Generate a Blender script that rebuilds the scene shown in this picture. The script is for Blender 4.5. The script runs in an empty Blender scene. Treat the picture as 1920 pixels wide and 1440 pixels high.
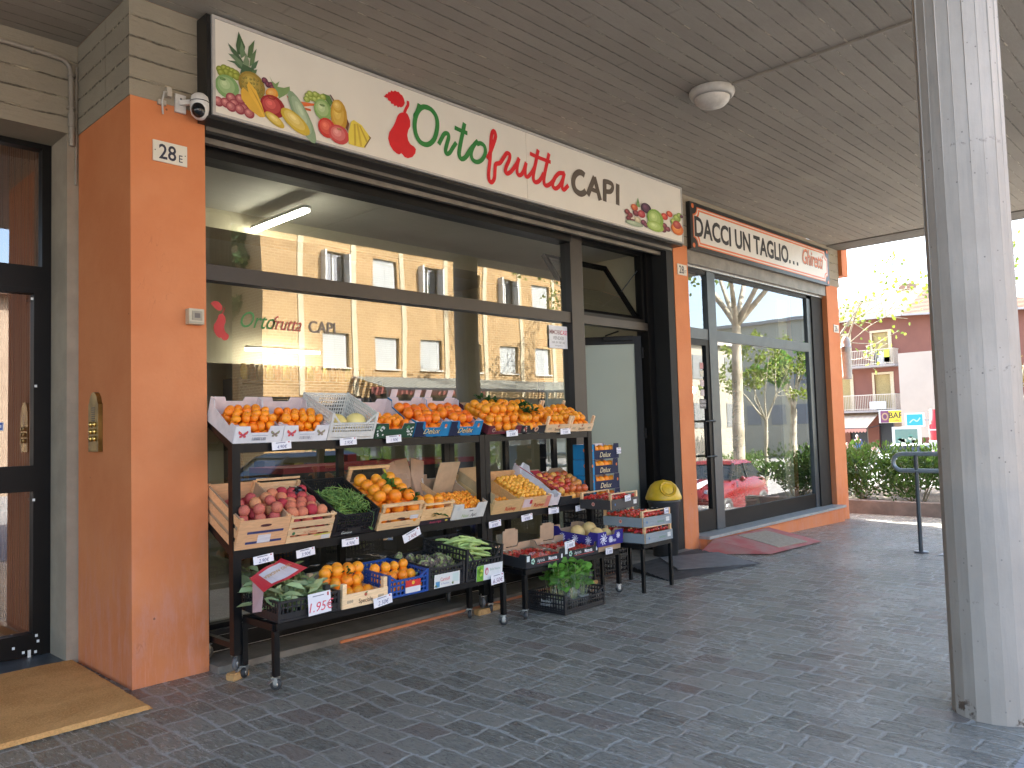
import bpy, bmesh, math, random
from mathutils import Vector, Matrix, noise
random.seed(7)
PI = math.pi
R = math.radians
S = bpy.context.scene
C = S.collection
# ------------------------------------------------------------------ camera
cam = bpy.data.cameras.new("camera"); camo = bpy.data.objects.new("camera", cam); C.objects.link(camo)
cam.sensor_width = 36; cam.lens = 27.917; cam.clip_end = 1000; cam.clip_start = 0.05
_y, _p, _r = R(46.377), R(3.2106), R(-1.7143)
_f = Vector((math.sin(_y)*math.cos(_p), math.cos(_y)*math.cos(_p), math.sin(_p)))
_rt = Vector((math.cos(_y), -math.sin(_y), 0)); _up = _rt.cross(_f)
_r2 = _rt*math.cos(_r)+_up*math.sin(_r); _u2 = -_rt*math.sin(_r)+_up*math.cos(_r)
camo.matrix_world = Matrix(((_r2.x, _u2.x, -_f.x, 0), (_r2.y, _u2.y, -_f.y, 0), (_r2.z, _u2.z, -_f.z, 1.5), (0, 0, 0, 1)))
S.camera = camo
# ------------------------------------------------------------------ light
SUN = Vector((0.27, 0.66, 0.70)).normalized()
W = bpy.data.worlds.new("World"); S.world = W; W.use_nodes = True
_n = W.node_tree.nodes; _bg = _n["Background"]
_sky = _n.new("ShaderNodeTexSky"); _sky.sky_type = 'NISHITA'; _sky.sun_disc = False
_sky.sun_elevation = math.asin(SUN.z); _sky.sun_rotation = math.atan2(SUN.x, SUN.y)
_sky.air_density = 1.0; _sky.dust_density = 3.5; _sky.ozone_density = 0.7
W.node_tree.links.new(_sky.outputs[0], _bg.inputs[0]); _bg.inputs[1].default_value = 0.15
sl = bpy.data.lights.new("sun", 'SUN'); sl.energy = 4.6; sl.angle = R(0.5); sl.color = (1, .95, .86)
so = bpy.data.objects.new("sun", sl); C.objects.link(so); so.rotation_euler = SUN.to_track_quat('Z', 'Y').to_euler()
S.view_settings.view_transform = 'Standard'; S.view_settings.look = 'None'
S.view_settings.exposure = 2.9; S.view_settings.gamma = 1.0
S.cycles.max_bounces = 12; S.cycles.diffuse_bounces = 6; S.cycles.glossy_bounces = 5; S.cycles.transparent_max_bounces = 24
S.cycles.transmission_bounces = 6; S.cycles.caustics_reflective = False; S.cycles.caustics_refractive = False
S.cycles.use_denoising = True; S.cycles.sample_clamp_indirect = 8
# ------------------------------------------------------------------ mesh builder
class MB:
    def __init__(s): s.v = []; s.f = []; s.c = []; s.sm = []
    def add(s, vs, fs, col=(1, 1, 1), sm=False):
        n = len(s.v); s.v += [tuple(v) for v in vs]; s.f += [tuple(i+n for i in f) for f in fs]
        s.c += [col]*len(fs); s.sm += [sm]*len(fs); return s
    def box(s, x0, y0, z0, x1, y1, z1, col=(1, 1, 1), M=None):
        vs = [Vector(p) for p in ((x0, y0, z0), (x1, y0, z0), (x1, y1, z0), (x0, y1, z0), (x0, y0, z1), (x1, y0, z1), (x1, y1, z1), (x0, y1, z1))]
        if M is not None: vs = [M @ v for v in vs]
        return s.add(vs, [(0, 3, 2, 1), (4, 5, 6, 7), (0, 1, 5, 4), (1, 2, 6, 5), (2, 3, 7, 6), (3, 0, 4, 7)], col)
    def bar(s, a, b, w, h=None, col=(1, 1, 1)):
        a, b = Vector(a), Vector(b); h = h or w; d = (b-a).normalized()
        up = Vector((0, 0, 1)) if abs(d.z) < .95 else Vector((0, 1, 0))
        x = d.cross(up).normalized(); z = x.cross(d)
        vs = [p+x*sx*w/2+z*sz*h/2 for p in (a, b) for sx, sz in ((-1, -1), (1, -1), (1, 1), (-1, 1))]
        return s.add(vs, [(0, 1, 2, 3), (7, 6, 5, 4), (0, 4, 5, 1), (1, 5, 6, 2), (2, 6, 7, 3), (3, 7, 4, 0)], col)
    def tube(s, pts, r, n=10, col=(1, 1, 1), cap=True):
        pts = [Vector(p) for p in pts]; m = len(pts); rs = r if isinstance(r, (list, tuple)) else [r]*m
        vs = []; x = None
        for i, p in enumerate(pts):
            d = (pts[min(i+1, m-1)]-pts[max(i-1, 0)]).normalized()
            if x is None:
                u = Vector((0, 0, 1)) if abs(d.z) < .9 else Vector((1, 0, 0)); x = d.cross(u).normalized()
            else: x = (x-d*x.dot(d)).normalized()
            y = d.cross(x)
            vs += [p+(x*math.cos(2*PI*k/n)+y*math.sin(2*PI*k/n))*rs[i] for k in range(n)]
        fs = [(i*n+k, i*n+(k+1) % n, (i+1)*n+(k+1) % n, (i+1)*n+k) for i in range(m-1) for k in range(n)]
        s.add(vs, fs, col, True)
        if cap: s.add([vs[k] for k in range(n)], [tuple(reversed(range(n)))], col); s.add(vs[-n:], [tuple(range(n))], col)
        return s
    def lathe(s, prof, n=24, c=(0, 0, 0), col=(1, 1, 1), sm=True, M=None):
        vs = [Vector((c[0]+r*math.cos(2*PI*k/n), c[1]+r*math.sin(2*PI*k/n), c[2]+z)) for r, z in prof for k in range(n)]
        if M is not None: vs = [M @ v for v in vs]
        return s.add(vs, [(i*n+k, i*n+(k+1) % n, (i+1)*n+(k+1) % n, (i+1)*n+k) for i in range(len(prof)-1) for k in range(n)], col, sm)
    def prism(s, poly, d, M, col=(1, 1, 1)):
        """polygon in local xy, extruded 0..d along local z, placed by M"""
        n = len(poly); vs = [M @ Vector((x, y, z)) for z in (0, d) for x, y in poly]
        return s.add(vs, [tuple(reversed(range(n))), tuple(range(n, 2*n))]+[(k, (k+1) % n, n+(k+1) % n, n+k) for k in range(n)], col)
    def flat(s, poly, M, z=0, col=(1, 1, 1)):
        return s.add([M @ Vector((x, y, z)) for x, y in poly], [tuple(range(len(poly)))], col)
    def ell(s, cx, cy, rx, ry, rot, M, z, col, col2=None, n=20, hx=-.3, hy=.3):
        """printed ellipse, the print running from col at the rim to col2 at the highlight"""
        ca, sa = math.cos(rot), math.sin(rot)
        def P(a, k): 
            u, v = rx*math.cos(a)*k+hx*rx*(1-k), ry*math.sin(a)*k+hy*ry*(1-k)
            return M @ Vector((cx+u*ca-v*sa, cy+u*sa+v*ca, z))
        ks = (1, .72, .42, .2) if col2 else (1,)
        col2 = col2 or col
        vs = [P(2*PI*i/n, k) for k in ks for i in range(n)]
        for j in range(len(ks)-1):
            t = j/(len(ks)-1); cc = tuple(a+(b-a)*t for a, b in zip(col, col2))
            s.add(vs[j*n:(j+2)*n], [(i, (i+1) % n, n+(i+1) % n, n+i) for i in range(n)], cc)
        return s.add(vs[-n:], [tuple(range(n))], col2)
    def stroke(s, pts, w, M, z=0, col=(0, 0, 0), smooth=True, closed=False):
        P = [Vector(p) for p in pts]
        if smooth and len(P) > 2:
            q = []
            m = len(P)
            for i in range(m if closed else m-1):
                p0, p1, p2, p3 = (P[(i-1) % m], P[i], P[(i+1) % m], P[(i+2) % m]) if closed else (P[max(i-1, 0)], P[i], P[i+1], P[min(i+2, m-1)])
                for t in (0, .25, .5, .75):
                    q.append(.5*((2*p1)+(p2-p0)*t+(2*p0-5*p1+4*p2-p3)*t*t+(-p0+3*p1-3*p2+p3)*t**3))
            if not closed: q.append(P[-1])
            P = q
        m = len(P); vs = []
        for i, p in enumerate(P):
            a = P[(i-1) % m] if closed else P[max(i-1, 0)]; b = P[(i+1) % m] if closed else P[min(i+1, m-1)]
            d = (b-a); d = d.normalized() if d.length > 1e-9 else Vector((1, 0)); nn = Vector((-d.y, d.x))
            vs += [p+nn*w/2, p-nn*w/2]
        e = range(m if closed else m-1)
        return s.add([M @ Vector((v.x, v.y, z+(i//2)*4e-5)) for i, v in enumerate(vs)], [(2*i, 2*i+1, (2*i+3) % (2*m), (2*i+2) % (2*m)) for i in e], col)
    def text(s, t, size, M, z=0, col=(0, 0, 0), bold=0, sx=1, shear=0, align='CENTER'):
        vs, fs = glyphs(t, bold, shear, align)
        return s.add([M @ Vector((x*size*sx, y*size, z)) for x, y in vs], fs, col)
    def ico(s, c, r, sub=2, col=(1, 1, 1), sc=(1, 1, 1), jit=0):
        vs, fs = ICO[sub]; c = Vector(c)
        return s.add([c+Vector((v[0]*r*sc[0], v[1]*r*sc[1], v[2]*r*sc[2]))*(1+(random.uniform(-jit, jit) if jit else 0)) for v in vs], fs, col, True)
    def mesh(s, name, mat):
        me = bpy.data.meshes.new(name); me.from_pydata(s.v, [], s.f)
        ca = me.color_attributes.new("Col", 'FLOAT_COLOR', 'CORNER'); buf = []
        for f, c in zip(s.f, s.c): buf += [c[0], c[1], c[2], 1.0]*len(f)
        ca.data.foreach_set("color", buf)
        me.polygons.foreach_set("use_smooth", s.sm)
        for m in (mat if isinstance(mat, (list, tuple)) else [mat]): me.materials.append(m)
        me.update(); return me
    def bb(s):
        xs, ys, zs = zip(*s.v); return Vector(((min(xs)+max(xs))/2, (min(ys)+max(ys))/2, min(zs)))
_bm = bmesh.new(); ICO = {}
for k in (1, 2, 3):
    _bm.clear(); bmesh.ops.create_icosphere(_bm, subdivisions=k, radius=1); _bm.verts.ensure_lookup_table()
    ICO[k] = ([tuple(v.co) for v in _bm.verts], [tuple(v.index for v in f.verts) for f in _bm.faces])
_bm.free()
_gl = {}
def glyphs(t, bold, shear, align):
    k = (t, bold, shear, align)
    if k not in _gl:
        cu = bpy.data.curves.new("t", 'FONT'); cu.body = t; cu.size = 1; cu.offset = bold; cu.shear = shear
        cu.align_x = align; cu.fill_mode = 'FRONT'; cu.resolution_u = 3
        o = bpy.data.objects.new("t", cu); C.objects.link(o)
        dg = bpy.context.evaluated_depsgraph_get(); dg.update()
        me = bpy.data.meshes.new_from_object(o.evaluated_get(dg))
        _gl[k] = ([(v.co.x, v.co.y) for v in me.vertices], [tuple(p.vertices) for p in me.polygons])
        bpy.data.objects.remove(o); bpy.data.curves.remove(cu); bpy.data.meshes.remove(me)
    return _gl[k]
def fm(x, y, z): # frame for things printed on a face that looks toward -Y
    return Matrix(((1, 0, 0, x), (0, 0, -1, y), (0, 1, 0, z), (0, 0, 0, 1)))
def tag(o, label=None, cat=None, group=None, kind=None):
    if label: o["label"] = label
    if cat: o["category"] = cat
    if group: o["group"] = group
    if kind: o["kind"] = kind
    return o
def empty(name, loc=(0, 0, 0), rot=(0, 0, 0), label=None, cat=None, group=None):
    o = bpy.data.objects.new(name, None); C.objects.link(o); o.location = loc; o.rotation_euler = rot
    o.empty_display_size = .1
    return tag(o, label, cat, group)
def obj(name, mb, mat, parent=None, loc=None):
    """link the builder as one object, its vertices being in the parent's frame (or the world); origin at its base"""
    c = Vector(loc) if loc is not None else mb.bb()
    mb.v = [(v[0]-c.x, v[1]-c.y, v[2]-c.z) for v in mb.v]
    o = bpy.data.objects.new(name, mb.mesh(name, mat)); C.objects.link(o); o.location = c
    if parent is not None: o.parent = parent
    return o
def wpart(name, mb, mat, parent):   # world-space builder under an unrotated Empty/mesh chain
    p = Vector((0, 0, 0)); q = parent
    while q is not None: p += q.location; q = q.parent
    mb.v = [(v[0]-p.x, v[1]-p.y, v[2]-p.z) for v in mb.v]
    return obj(name, mb, mat, parent)
def thing(name, mb, mat, label, cat, group=None, kind=None):
    return tag(obj(name, mb, mat), label, cat, group, kind)
def copy_tree(o, parent=None):
    c = o.copy(); C.objects.link(c); c.parent = parent
    for k in [h for h in KIDS.get(o.name, o.children)]: copy_tree(k, c)
    return c
KIDS = {}
# ------------------------------------------------------------------ materials
class X:  # tiny expression layer over shader math nodes
    def __init__(s, nt, sock): s.nt = nt; s.s = sock
    def op(s, o, *a):
        n = s.nt.nodes.new("ShaderNodeMath"); n.operation = o
        for i, v in enumerate((s,)+a):
            if isinstance(v, X): s.nt.links.new(v.s, n.inputs[i])
            else: n.inputs[i].default_value = v
        return X(s.nt, n.outputs[0])
    def __add__(s, o): return s.op('ADD', o)
    def __sub__(s, o): return s.op('SUBTRACT', o)
    def __mul__(s, o): return s.op('MULTIPLY', o)
    def __truediv__(s, o): return s.op('DIVIDE', o)
class Mt:
    def __init__(m, name, rough=.6, metal=0, spec=.5):
        m.m = bpy.data.materials.new(name); m.m.use_nodes = True; m.nt = m.m.node_tree
        m.b = m.nt.nodes["Principled BSDF"]; m.b.inputs["Roughness"].default_value = rough
        m.b.inputs["Metallic"].default_value = metal; m.b.inputs["Specular IOR Level"].default_value = spec
        g = m.nt.nodes.new("ShaderNodeNewGeometry"); m.pos = g.outputs["Position"]
        m.obc = m.nt.nodes.new("ShaderNodeTexCoord").outputs["Object"]
    def L(m, a, b): m.nt.links.new(a.s if isinstance(a, X) else a, b)
    def xyz(m, src=None):
        n = m.nt.nodes.new("ShaderNodeSeparateXYZ"); m.L(src or m.pos, n.inputs[0]); return [X(m.nt, o) for o in n.outputs]
    def comb(m, x, y, z):
        n = m.nt.nodes.new("ShaderNodeCombineXYZ")
        for i, v in enumerate((x, y, z)):
            if isinstance(v, X): m.L(v, n.inputs[i])
            else: n.inputs[i].default_value = v
        return n.outputs[0]
    def scale(m, src, v):
        n = m.nt.nodes.new("ShaderNodeMapping"); n.inputs["Scale"].default_value = v; m.L(src, n.inputs[0]); return n.outputs[0]
    def noise(m, scale, src=None, detail=4, rough=.6, dist=0):
        n = m.nt.nodes.new("ShaderNodeTexNoise"); n.inputs["Scale"].default_value = scale; n.inputs["Detail"].default_value = detail
        n.inputs["Roughness"].default_value = rough; n.inputs["Distortion"].default_value = dist; m.L(src or m.pos, n.inputs["Vector"])
        return X(m.nt, n.outputs[0])
    def white(m, vec):
        n = m.nt.nodes.new("ShaderNodeTexWhiteNoise"); m.L(vec, n.inputs["Vector"]); return X(m.nt, n.outputs["Value"])
    def vor(m, scale, src=None, feat='F1'):
        n = m.nt.nodes.new("ShaderNodeTexVoronoi"); n.feature = feat; n.inputs["Scale"].default_value = scale; m.L(src or m.pos, n.inputs["Vector"])
        return X(m.nt, n.outputs["Distance"])
    def ss(m, x, a, b):   # smooth step a..b
        n = m.nt.nodes.new("ShaderNodeMapRange"); n.interpolation_type = 'SMOOTHSTEP'; m.L(x, n.inputs[0]); n.inputs[1].default_value = a; n.inputs[2].default_value = b
        return X(m.nt, n.outputs[0])
    def mix(m, f, a, b, mode='MIX'):
        n = m.nt.nodes.new("ShaderNodeMix"); n.data_type = 'RGBA'; n.blend_type = mode
        for v, i in ((f, 0), (a, 6), (b, 7)):
            if isinstance(v, (X,)) or hasattr(v, "links"): m.L(v, n.inputs[i])
            elif i == 0: n.inputs[0].default_value = v
            else: n.inputs[i].default_value = (*v, 1)
        return n.outputs[2]
    def vcol(m):
        n = m.nt.nodes.new("ShaderNodeVertexColor"); n.layer_name = "Col"; return n.outputs[0]
    def rnd(m): return X(m.nt, m.nt.nodes.new("ShaderNodeObjectInfo").outputs["Random"])
    def col(m, c):
        if isinstance(c, tuple): m.b.inputs["Base Color"].default_value = (*c, 1)
        else: m.L(c, m.b.inputs["Base Color"])
        return m
    def bump(m, h, strength=.3, dist=.01):
        n = m.nt.nodes.new("ShaderNodeBump"); n.inputs["Strength"].default_value = strength; n.inputs["Distance"].default_value = dist
        m.L(h, n.inputs["Height"]); m.L(n.outputs[0], m.b.inputs["Normal"]); return m
def plain(name, a, b=None, sc=8, rough=.6, metal=0, bump=0, bs=60, spec=.5, src='pos', st=None):
    m = Mt(name, rough, metal, spec); s = m.pos if src == 'pos' else m.obc
    if st: s = m.scale(s, st)
    if b: m.col(m.mix(m.ss(m.noise(sc, s, 6), .3, .7), a, b))
    else: m.col(a)
    if bump: m.bump(m.noise(bs, s, 5), bump)
    return m.m
def vmat(name, rough=.6, metal=0, var=.25, sc=20, bump=0, bs=80, spec=.5, st=None, rnd=0):
    """vertex colour times a little grime"""
    m = Mt(name, rough, metal, spec); s = m.scale(m.obc, st) if st else m.obc
    k = m.ss(m.noise(sc, s, 5), .25, .75)*var+(1-var)
    if rnd: k = k*(m.rnd()*rnd+(1-rnd))
    g = m.comb(k, k, k); m.col(m.mix(1.0, m.vcol(), g, 'MULTIPLY'))
    if bump: m.bump(m.noise(bs, s, 5), bump)
    return m.m
def board(name, a, b, wax, w=.118, seam=2.6, ridge=1.0, dark=.75):
    """board-marked concrete: boards run along x (or y), width along axis wax"""
    m = Mt(name, .85); c = m.xyz(); wv = c[wax]; lv = c[1] if wax == 0 else c[0]
    nn = m.noise(2.2, detail=2); u = wv/w+(m.noise(9)*.10); row = u.op('FLOOR'); fr = u.op('FRACT')
    rn = m.white(m.comb(row, 3.3, 0)); d = fr.op('MINIMUM', fr*-1+1)
    brk = m.ss(m.noise(2.4, m.scale(m.pos, (1, 14, 14) if wax != 0 else (14, 1, 14)), 5), .38, .57)
    fin = m.ss(m.noise(26, detail=3), .35, .62)
    line = m.ss(d+(m.noise(45, detail=3)-.5)*.07, .07, .01)*brk
    sv = (lv/seam+rn*7); sd = sv.op('FRACT'); sl_ = m.ss(sd.op('MINIMUM', sd*-1+1), .003, .0)
    tone = rn*.2+m.noise(1.3)*.65+m.noise(14, m.scale(m.pos, (1, 9, 9) if wax != 0 else (9, 1, 9)))*.35
    base = m.mix(m.ss(tone, .35, 1.05), a, b)
    base = m.mix(line*(fin*.6+.4)*dark*1.15, base, (a[0]*.2, a[1]*.2, a[2]*.2))
    light = m.ss(d, .10, .03)*(brk*-1+1)*m.ss(m.noise(16, m.scale(m.pos, (.5, 2, 2) if wax != 0 else (2, .5, 2))), .52, .60)
    base = m.mix(light*.8, base, (b[0]*1.9, b[1]*1.85, b[2]*1.75))  # pale flecks paint highlights onto the board ridges
    base = m.mix(sl_*.22, base, (a[0]*.4, a[1]*.4, a[2]*.4))
    pit = m.ss(m.vor(38), .10, .03)*m.ss(m.noise(6), .5, .62)
    base = m.mix(pit*.6, base, (a[0]*.3, a[1]*.3, a[2]*.3)); m.col(base)
    m.bump(rn*.3+line*-1.0*ridge+light*1.2*ridge+m.noise(60)*.25+m.noise(12, m.scale(m.pos, (1, 7, 7) if wax != 0 else (7, 1, 7)))*.4-sl_*.15, .8, .012)
    return m.m
def stucco(name, a, b, c):
    m = Mt(name, .72, 0, .35); xyz = m.xyz()
    base = m.mix(m.ss(m.noise(1.7, detail=6), .3, .7), a, b)
    low = m.ss(xyz[2], 1.25, .15)
    st = m.ss(m.noise(5, m.scale(m.pos, (2.5, 2.5, .7)), 7, .7), .42, .7)
    base = m.mix(st*low*.75, base, c)
    streak = m.ss(m.noise(34, m.scale(m.pos, (2, 2, .12)), 4), .55, .75)*m.ss(xyz[2], .75, .0)
    base = m.mix(streak*.55, base, (c[0]*1.15, c[1]*1.1, c[2]*1.1))
    scr = m.ss(m.noise(13, m.scale(m.pos, (1, 1, .35)), 2, .5, 1.5)-.5, .0, .012)*m.ss(m.noise(13, m.scale(m.pos, (1, 1, .35)), 2, .5, 1.5)-.5, .028, .012)
    base = m.mix(scr*m.ss(m.noise(3.1), .62, .72)*.25, base, (a[0]*.4, a[1]*.35, a[2]*.4))
    chip = m.ss(m.noise(10, m.scale(m.pos, (2.2, 2.2, .7)), 3, .8), .715, .735)*m.ss(xyz[2], 1.5, .5)
    base = m.mix(chip*.8, base, (.72, .55, .45))
    dot = m.ss(m.vor(5.5), .045, .035)*m.ss(m.noise(2.3), .52, .56); base = m.mix(dot*.7, base, (.12, .05, .03)); m.col(base)
    m.bump(m.noise(45, detail=6)*.8+m.noise(7)*1.0+chip*-.6, .35, .006); return m.m
def glass(name, tint, refl, rough=0.0, power=1.0):
    m = bpy.data.materials.new(name); m.use_nodes = True; nt = m.node_tree; nt.nodes.clear()
    o = nt.nodes.new("ShaderNodeOutputMaterial"); t = nt.nodes.new("ShaderNodeBsdfTransparent"); g = nt.nodes.new("ShaderNodeBsdfGlossy")
    t.inputs[0].default_value = (*tint, 1); g.inputs["Roughness"].default_value = rough; g.inputs["Color"].default_value = (.97, .98, 1, 1)
    mx = nt.nodes.new("ShaderNodeMixShader"); lw = nt.nodes.new("ShaderNodeLayerWeight"); lw.inputs[0].default_value = .5
    fr = X(nt, lw.outputs["Facing"]).op('POWER', 4.0)*(1-refl)+refl
    nt.links.new(fr.s, mx.inputs[0]); nt.links.new(t.outputs[0], mx.inputs[1]); nt.links.new(g.outputs[0], mx.inputs[2])
    # panes are never perfectly flat
    geo = nt.nodes.new("ShaderNodeNewGeometry"); nz = nt.nodes.new("ShaderNodeTexNoise"); nz.inputs["Scale"].default_value = 1.1; nz.inputs["Detail"].default_value = 1
    nt.links.new(geo.outputs["Position"], nz.inputs["Vector"]); bp = nt.nodes.new("ShaderNodeBump"); bp.inputs["Strength"].default_value = power*.011; bp.inputs["Distance"].default_value = .1
    nt.links.new(nz.outputs[0], bp.inputs["Height"]); nt.links.new(bp.outputs[0], g.inputs["Normal"])
    nt.links.new(mx.outputs[0], o.inputs[0]); return m
def emit(name, c, e):
    m = Mt(name); m.col(c); m.b.inputs["Emission Color"].default_value = (*c, 1); m.b.inputs["Emission Strength"].default_value = e; return m.m
def wood(name, a, b, st=(6, 1, 6), rough=.6, rnd=0):
    m = Mt(name, rough, 0, .3); g = m.noise(9, m.scale(m.obc, st), 6, .65, .6)
    base = m.mix(m.ss(g, .3, .7), a, b); kn = m.ss(m.vor(7, m.scale(m.obc, (st[0]*.4, st[1], st[2]*.4))), .12, .05)
    base = m.mix(kn*.6, base, (a[0]*.4, a[1]*.33, a[2]*.25)); m.col(m.mix(1.0, base, m.vcol(), 'MULTIPLY')); m.bump(g, .25, .003); return m.m
def brick(name, a, b, mortar, bw=.25, bh=.07, ms=.010):
    m = Mt(name, .85, 0, .2); c = m.xyz(); v = m.comb(c[0]+c[1], c[2], 0); n = m.nt.nodes.new("ShaderNodeTexBrick"); m.L(v, n.inputs["Vector"])
    n.inputs["Scale"].default_value = 1; n.inputs["Brick Width"].default_value = bw; n.inputs["Row Height"].default_value = bh; n.inputs["Mortar Size"].default_value = ms
    n.inputs["Color1"].default_value = (*a, 1); n.inputs["Color2"].default_value = (*b, 1); n.inputs["Mortar"].default_value = (*mortar, 1)
    k = m.noise(.6)*.5+.75; m.col(m.mix(1.0, n.outputs[0], m.comb(k, k, k), 'MULTIPLY')); return m.m

M_CEIL = board("board_marked_ceiling_concrete", (.30, .27, .222), (.41, .37, .305), 1, .118, 6.5, dark=.55)
M_BEAM = board("board_marked_beam_concrete", (.27, .235, .175), (.36, .32, .24), 2, .135, 11)
M_CONC = plain("smooth_concrete", (.40, .335, .25), (.31, .26, .195), 3, .8, bump=.25, bs=30)
M_ORG = stucco("orange_stucco", (.59, .19, .068), (.65, .235, .092), (.60, .255, .17))
M_STEP = plain("worn_stone_step", (.21, .19, .16), (.12, .11, .095), 6, .55, bump=.3, bs=40)
M_SILL = plain("grey_stone_sill", (.36, .38, .37), (.26, .28, .27), 14, .4, bump=.15, bs=60)
M_BLACK = plain("black_anodised_metal", (.003, .003, .0035), (.005, .005, .005), 4, .45, spec=.22)
M_BRONZE = plain("dark_bronze_metal", (.032, .026, .023), (.024, .02, .018), 4, .38, .2)
M_STEELG = plain("grey_blue_metal", (.075, .09, .10), (.055, .065, .075), 4, .35, .3)
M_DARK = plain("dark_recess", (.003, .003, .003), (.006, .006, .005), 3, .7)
M_SHUT = plain("rolling_shutter_metal", (.22, .20, .17), (.15, .135, .115), 6, .45, .3)
M_GLASS = glass("shop_window_glass", (.80, .82, .78), .15)
M_GLASS2 = glass("salon_window_glass", (.74, .78, .78), .27)
M_GLASS3 = glass("door_pane_glass", (.80, .8, .78), .22)
M_CLEAR = glass("clear_plastic", (.93, .95, .95), .09)
M_FROST = Mt("pale_green_frosted_glass", .3, 0, .6); M_FROST.col(M_FROST.mix(M_FROST.ss(M_FROST.noise(.8, detail=2), .3, .8), (.24, .255, .175), (.31, .325, .235))); M_FROST = M_FROST.m
M_PRINT = vmat("printed_surface", .5, var=.08)
M_SIGN = vmat("sign_panel", .33, var=.05, sc=3)
M_PAINT = vmat("painted_metal", .35, var=.15)
M_PLAST = vmat("moulded_plastic", .42, var=.2)
M_CARD = vmat("cardboard", .8, var=.18, sc=12)
M_MATTE = vmat("matte_surface", .8, var=.3, bump=.2)
M_WOODC = wood("crate_wood", (.78, .56, .33), (.64, .40, .20), (2, 9, 9))
M_WOODB = wood("wood_block", (.62, .38, .16), (.42, .22, .08), (3, 16, 3))
M_SLAT = wood("brown_wood_slats", (.34, .13, .045), (.20, .065, .022), (9, 9, .6), .35)
M_ZINC = plain("zinc_plated_steel", (.55, .54, .52), (.38, .37, .36), 20, .3, .9)
M_RUB = plain("rubber", (.02, .02, .02), (.04, .04, .04), 12, .6)
M_RUBG = plain("grey_rubber", (.13, .13, .13), (.09, .09, .09), 12, .55)
M_BRASS = plain("brass", (.36, .25, .08), (.18, .12, .035), 9, .30, .9, bump=.1)
M_RACK = plain("black_rack_paint", (.0035, .004, .005), (.007, .0065, .0065), 8, .36, 0, spec=.25)
# ================================================================== the setting
def zs(x):  # the paving falls gently toward the far corner
    return 0.0 if x < 8.2 else -(x-8.2)*.0235
# paving of the portico (stone setts laid in rows across the portico)
m = Mt("stone_setts", .42, 0, 1.0); c = m.xyz()
wx = m.noise(1.6, detail=2)*.13+m.noise(12, detail=4)*.030; wy = m.noise(1.9, m.scale(m.pos, (1.3, 1, 1)), 2)*.11+m.noise(14, detail=4)*.03
ux = (c[0]+wx+m.noise(3.3, m.comb(c[0], 0, 0), 2)*.16)/.150; row = ux.op('FLOOR'); fx = ux.op('FRACT'); r1 = m.white(m.comb(row, 1.7, 0)); r2 = m.white(m.comb(row, 9.1, 2))
uy = (c[1]+wy)/(r1*.07+.205)+r2*5; cel = uy.op('FLOOR'); fy = uy.op('FRACT')
dx = fx.op('MINIMUM', fx*-1+1)*.150; dy = fy.op('MINIMUM', fy*-1+1)*.235
cell = m.comb(row, cel, 0); rc = m.white(cell); rc2 = m.white(m.comb(cel, row, 4.2))
edge = dx.op('SMOOTH_MIN', dy, .015)+(m.noise(24, detail=6, rough=.75)-.5)*.040
jw = m.noise(1.1, detail=3)*.010+.0035
joint = m.ss(edge-jw, .005, -.003)
split = m.noise(15, m.scale(m.comb(c[0]+rc*3, c[1]+rc2*9, 0), (3.4, .8, 1)), 7, .72, .8)
body = m.mix(m.ss(rc*.42+split*1.15-.1, .30, .85), (.155, .150, .120), (.325, .312, .258))
body = m.mix(m.ss(rc2, .82, .95)*.6, body, (.24, .18, .15))
mort = m.mix(m.noise(30), (.38, .385, .35), (.64, .645, .60))
worn = m.ss(m.noise(.55, detail=3), .42, .62)
body = m.mix(m.ss(m.noise(40), .6, .75)*.3, body, (.20, .19, .18))
fade = m.ss(m.noise(1.9, detail=4), .46, .66)
crev_shade = m.ss(m.noise(22, m.scale(m.comb(c[0]+rc*3, c[1]+rc2*9, 0), (3.0, .7, 1)), 5, .7, 1.2), .46, .34)
body = m.mix(crev_shade*.55, body, (.06, .055, .05))  # crevice shade painted into the stone colour as dark streaks
m.col(m.mix(joint*(fade*.4+.48), body, mort))
m.L(m.ss(split*.7+m.noise(1.0)*.5, .2, 1.0)*.22+.13, m.b.inputs["Roughness"])
m.bump(split*1.6+m.noise(50, m.scale(m.pos, (2.5, 1, 1)), 4)*.35+rc*.35-joint*.8+m.noise(5)*.5, .9, .026)
M_SETT = m.m
M_KERB = plain("pale_kerb_stone", (.27, .27, .27), (.19, .19, .19), 7, .6, bump=.3, bs=50)
M_ASPH = plain("asphalt", (.24, .235, .225), (.19, .185, .18), 3, .8, bump=.4, bs=120)
mb = MB(); xs = [-12+.6*i for i in range(44)]
xs = [x for x in xs if x < 14.0]+[14.05]
for a, b in zip(xs, xs[1:]): mb.add([(a, .88, zs(a)), (b, .88, zs(b)), (b, 6.6, zs(b)), (a, 6.6, zs(a))], [(0, 1, 2, 3)])
thing("paving", mb, M_SETT, "dark grey split stone setts with pale joints under the portico", "paving", kind='structure')
mb = MB()
for i in range(26):
    a, b = -12+i*1.0, -12+(i+1)*1.0-.006
    mb.add([(a, .52, zs(a)+.004), (b, .52, zs(b)+.004), (b, .879, zs(b)+.004), (a, .879, zs(a)+.004), (a, .52, zs(a)-1.2), (b, .52, zs(b)-1.2), (b, .879, zs(b)-1.2), (a, .879, zs(a)-1.2)],
           [(0, 1, 2, 3), (4, 5, 1, 0), (5, 6, 2, 1), (6, 7, 3, 2), (7, 4, 0, 3)])
thing("kerb", mb, M_KERB, "pale stone kerb along the open edge of the portico", "kerb", kind='structure')
def rz(x): return -.15 if x < 5 else (-.15-(x-5)*.06 if x < 15 else max(-.75-(x-15)*.016, -1.25))
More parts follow.
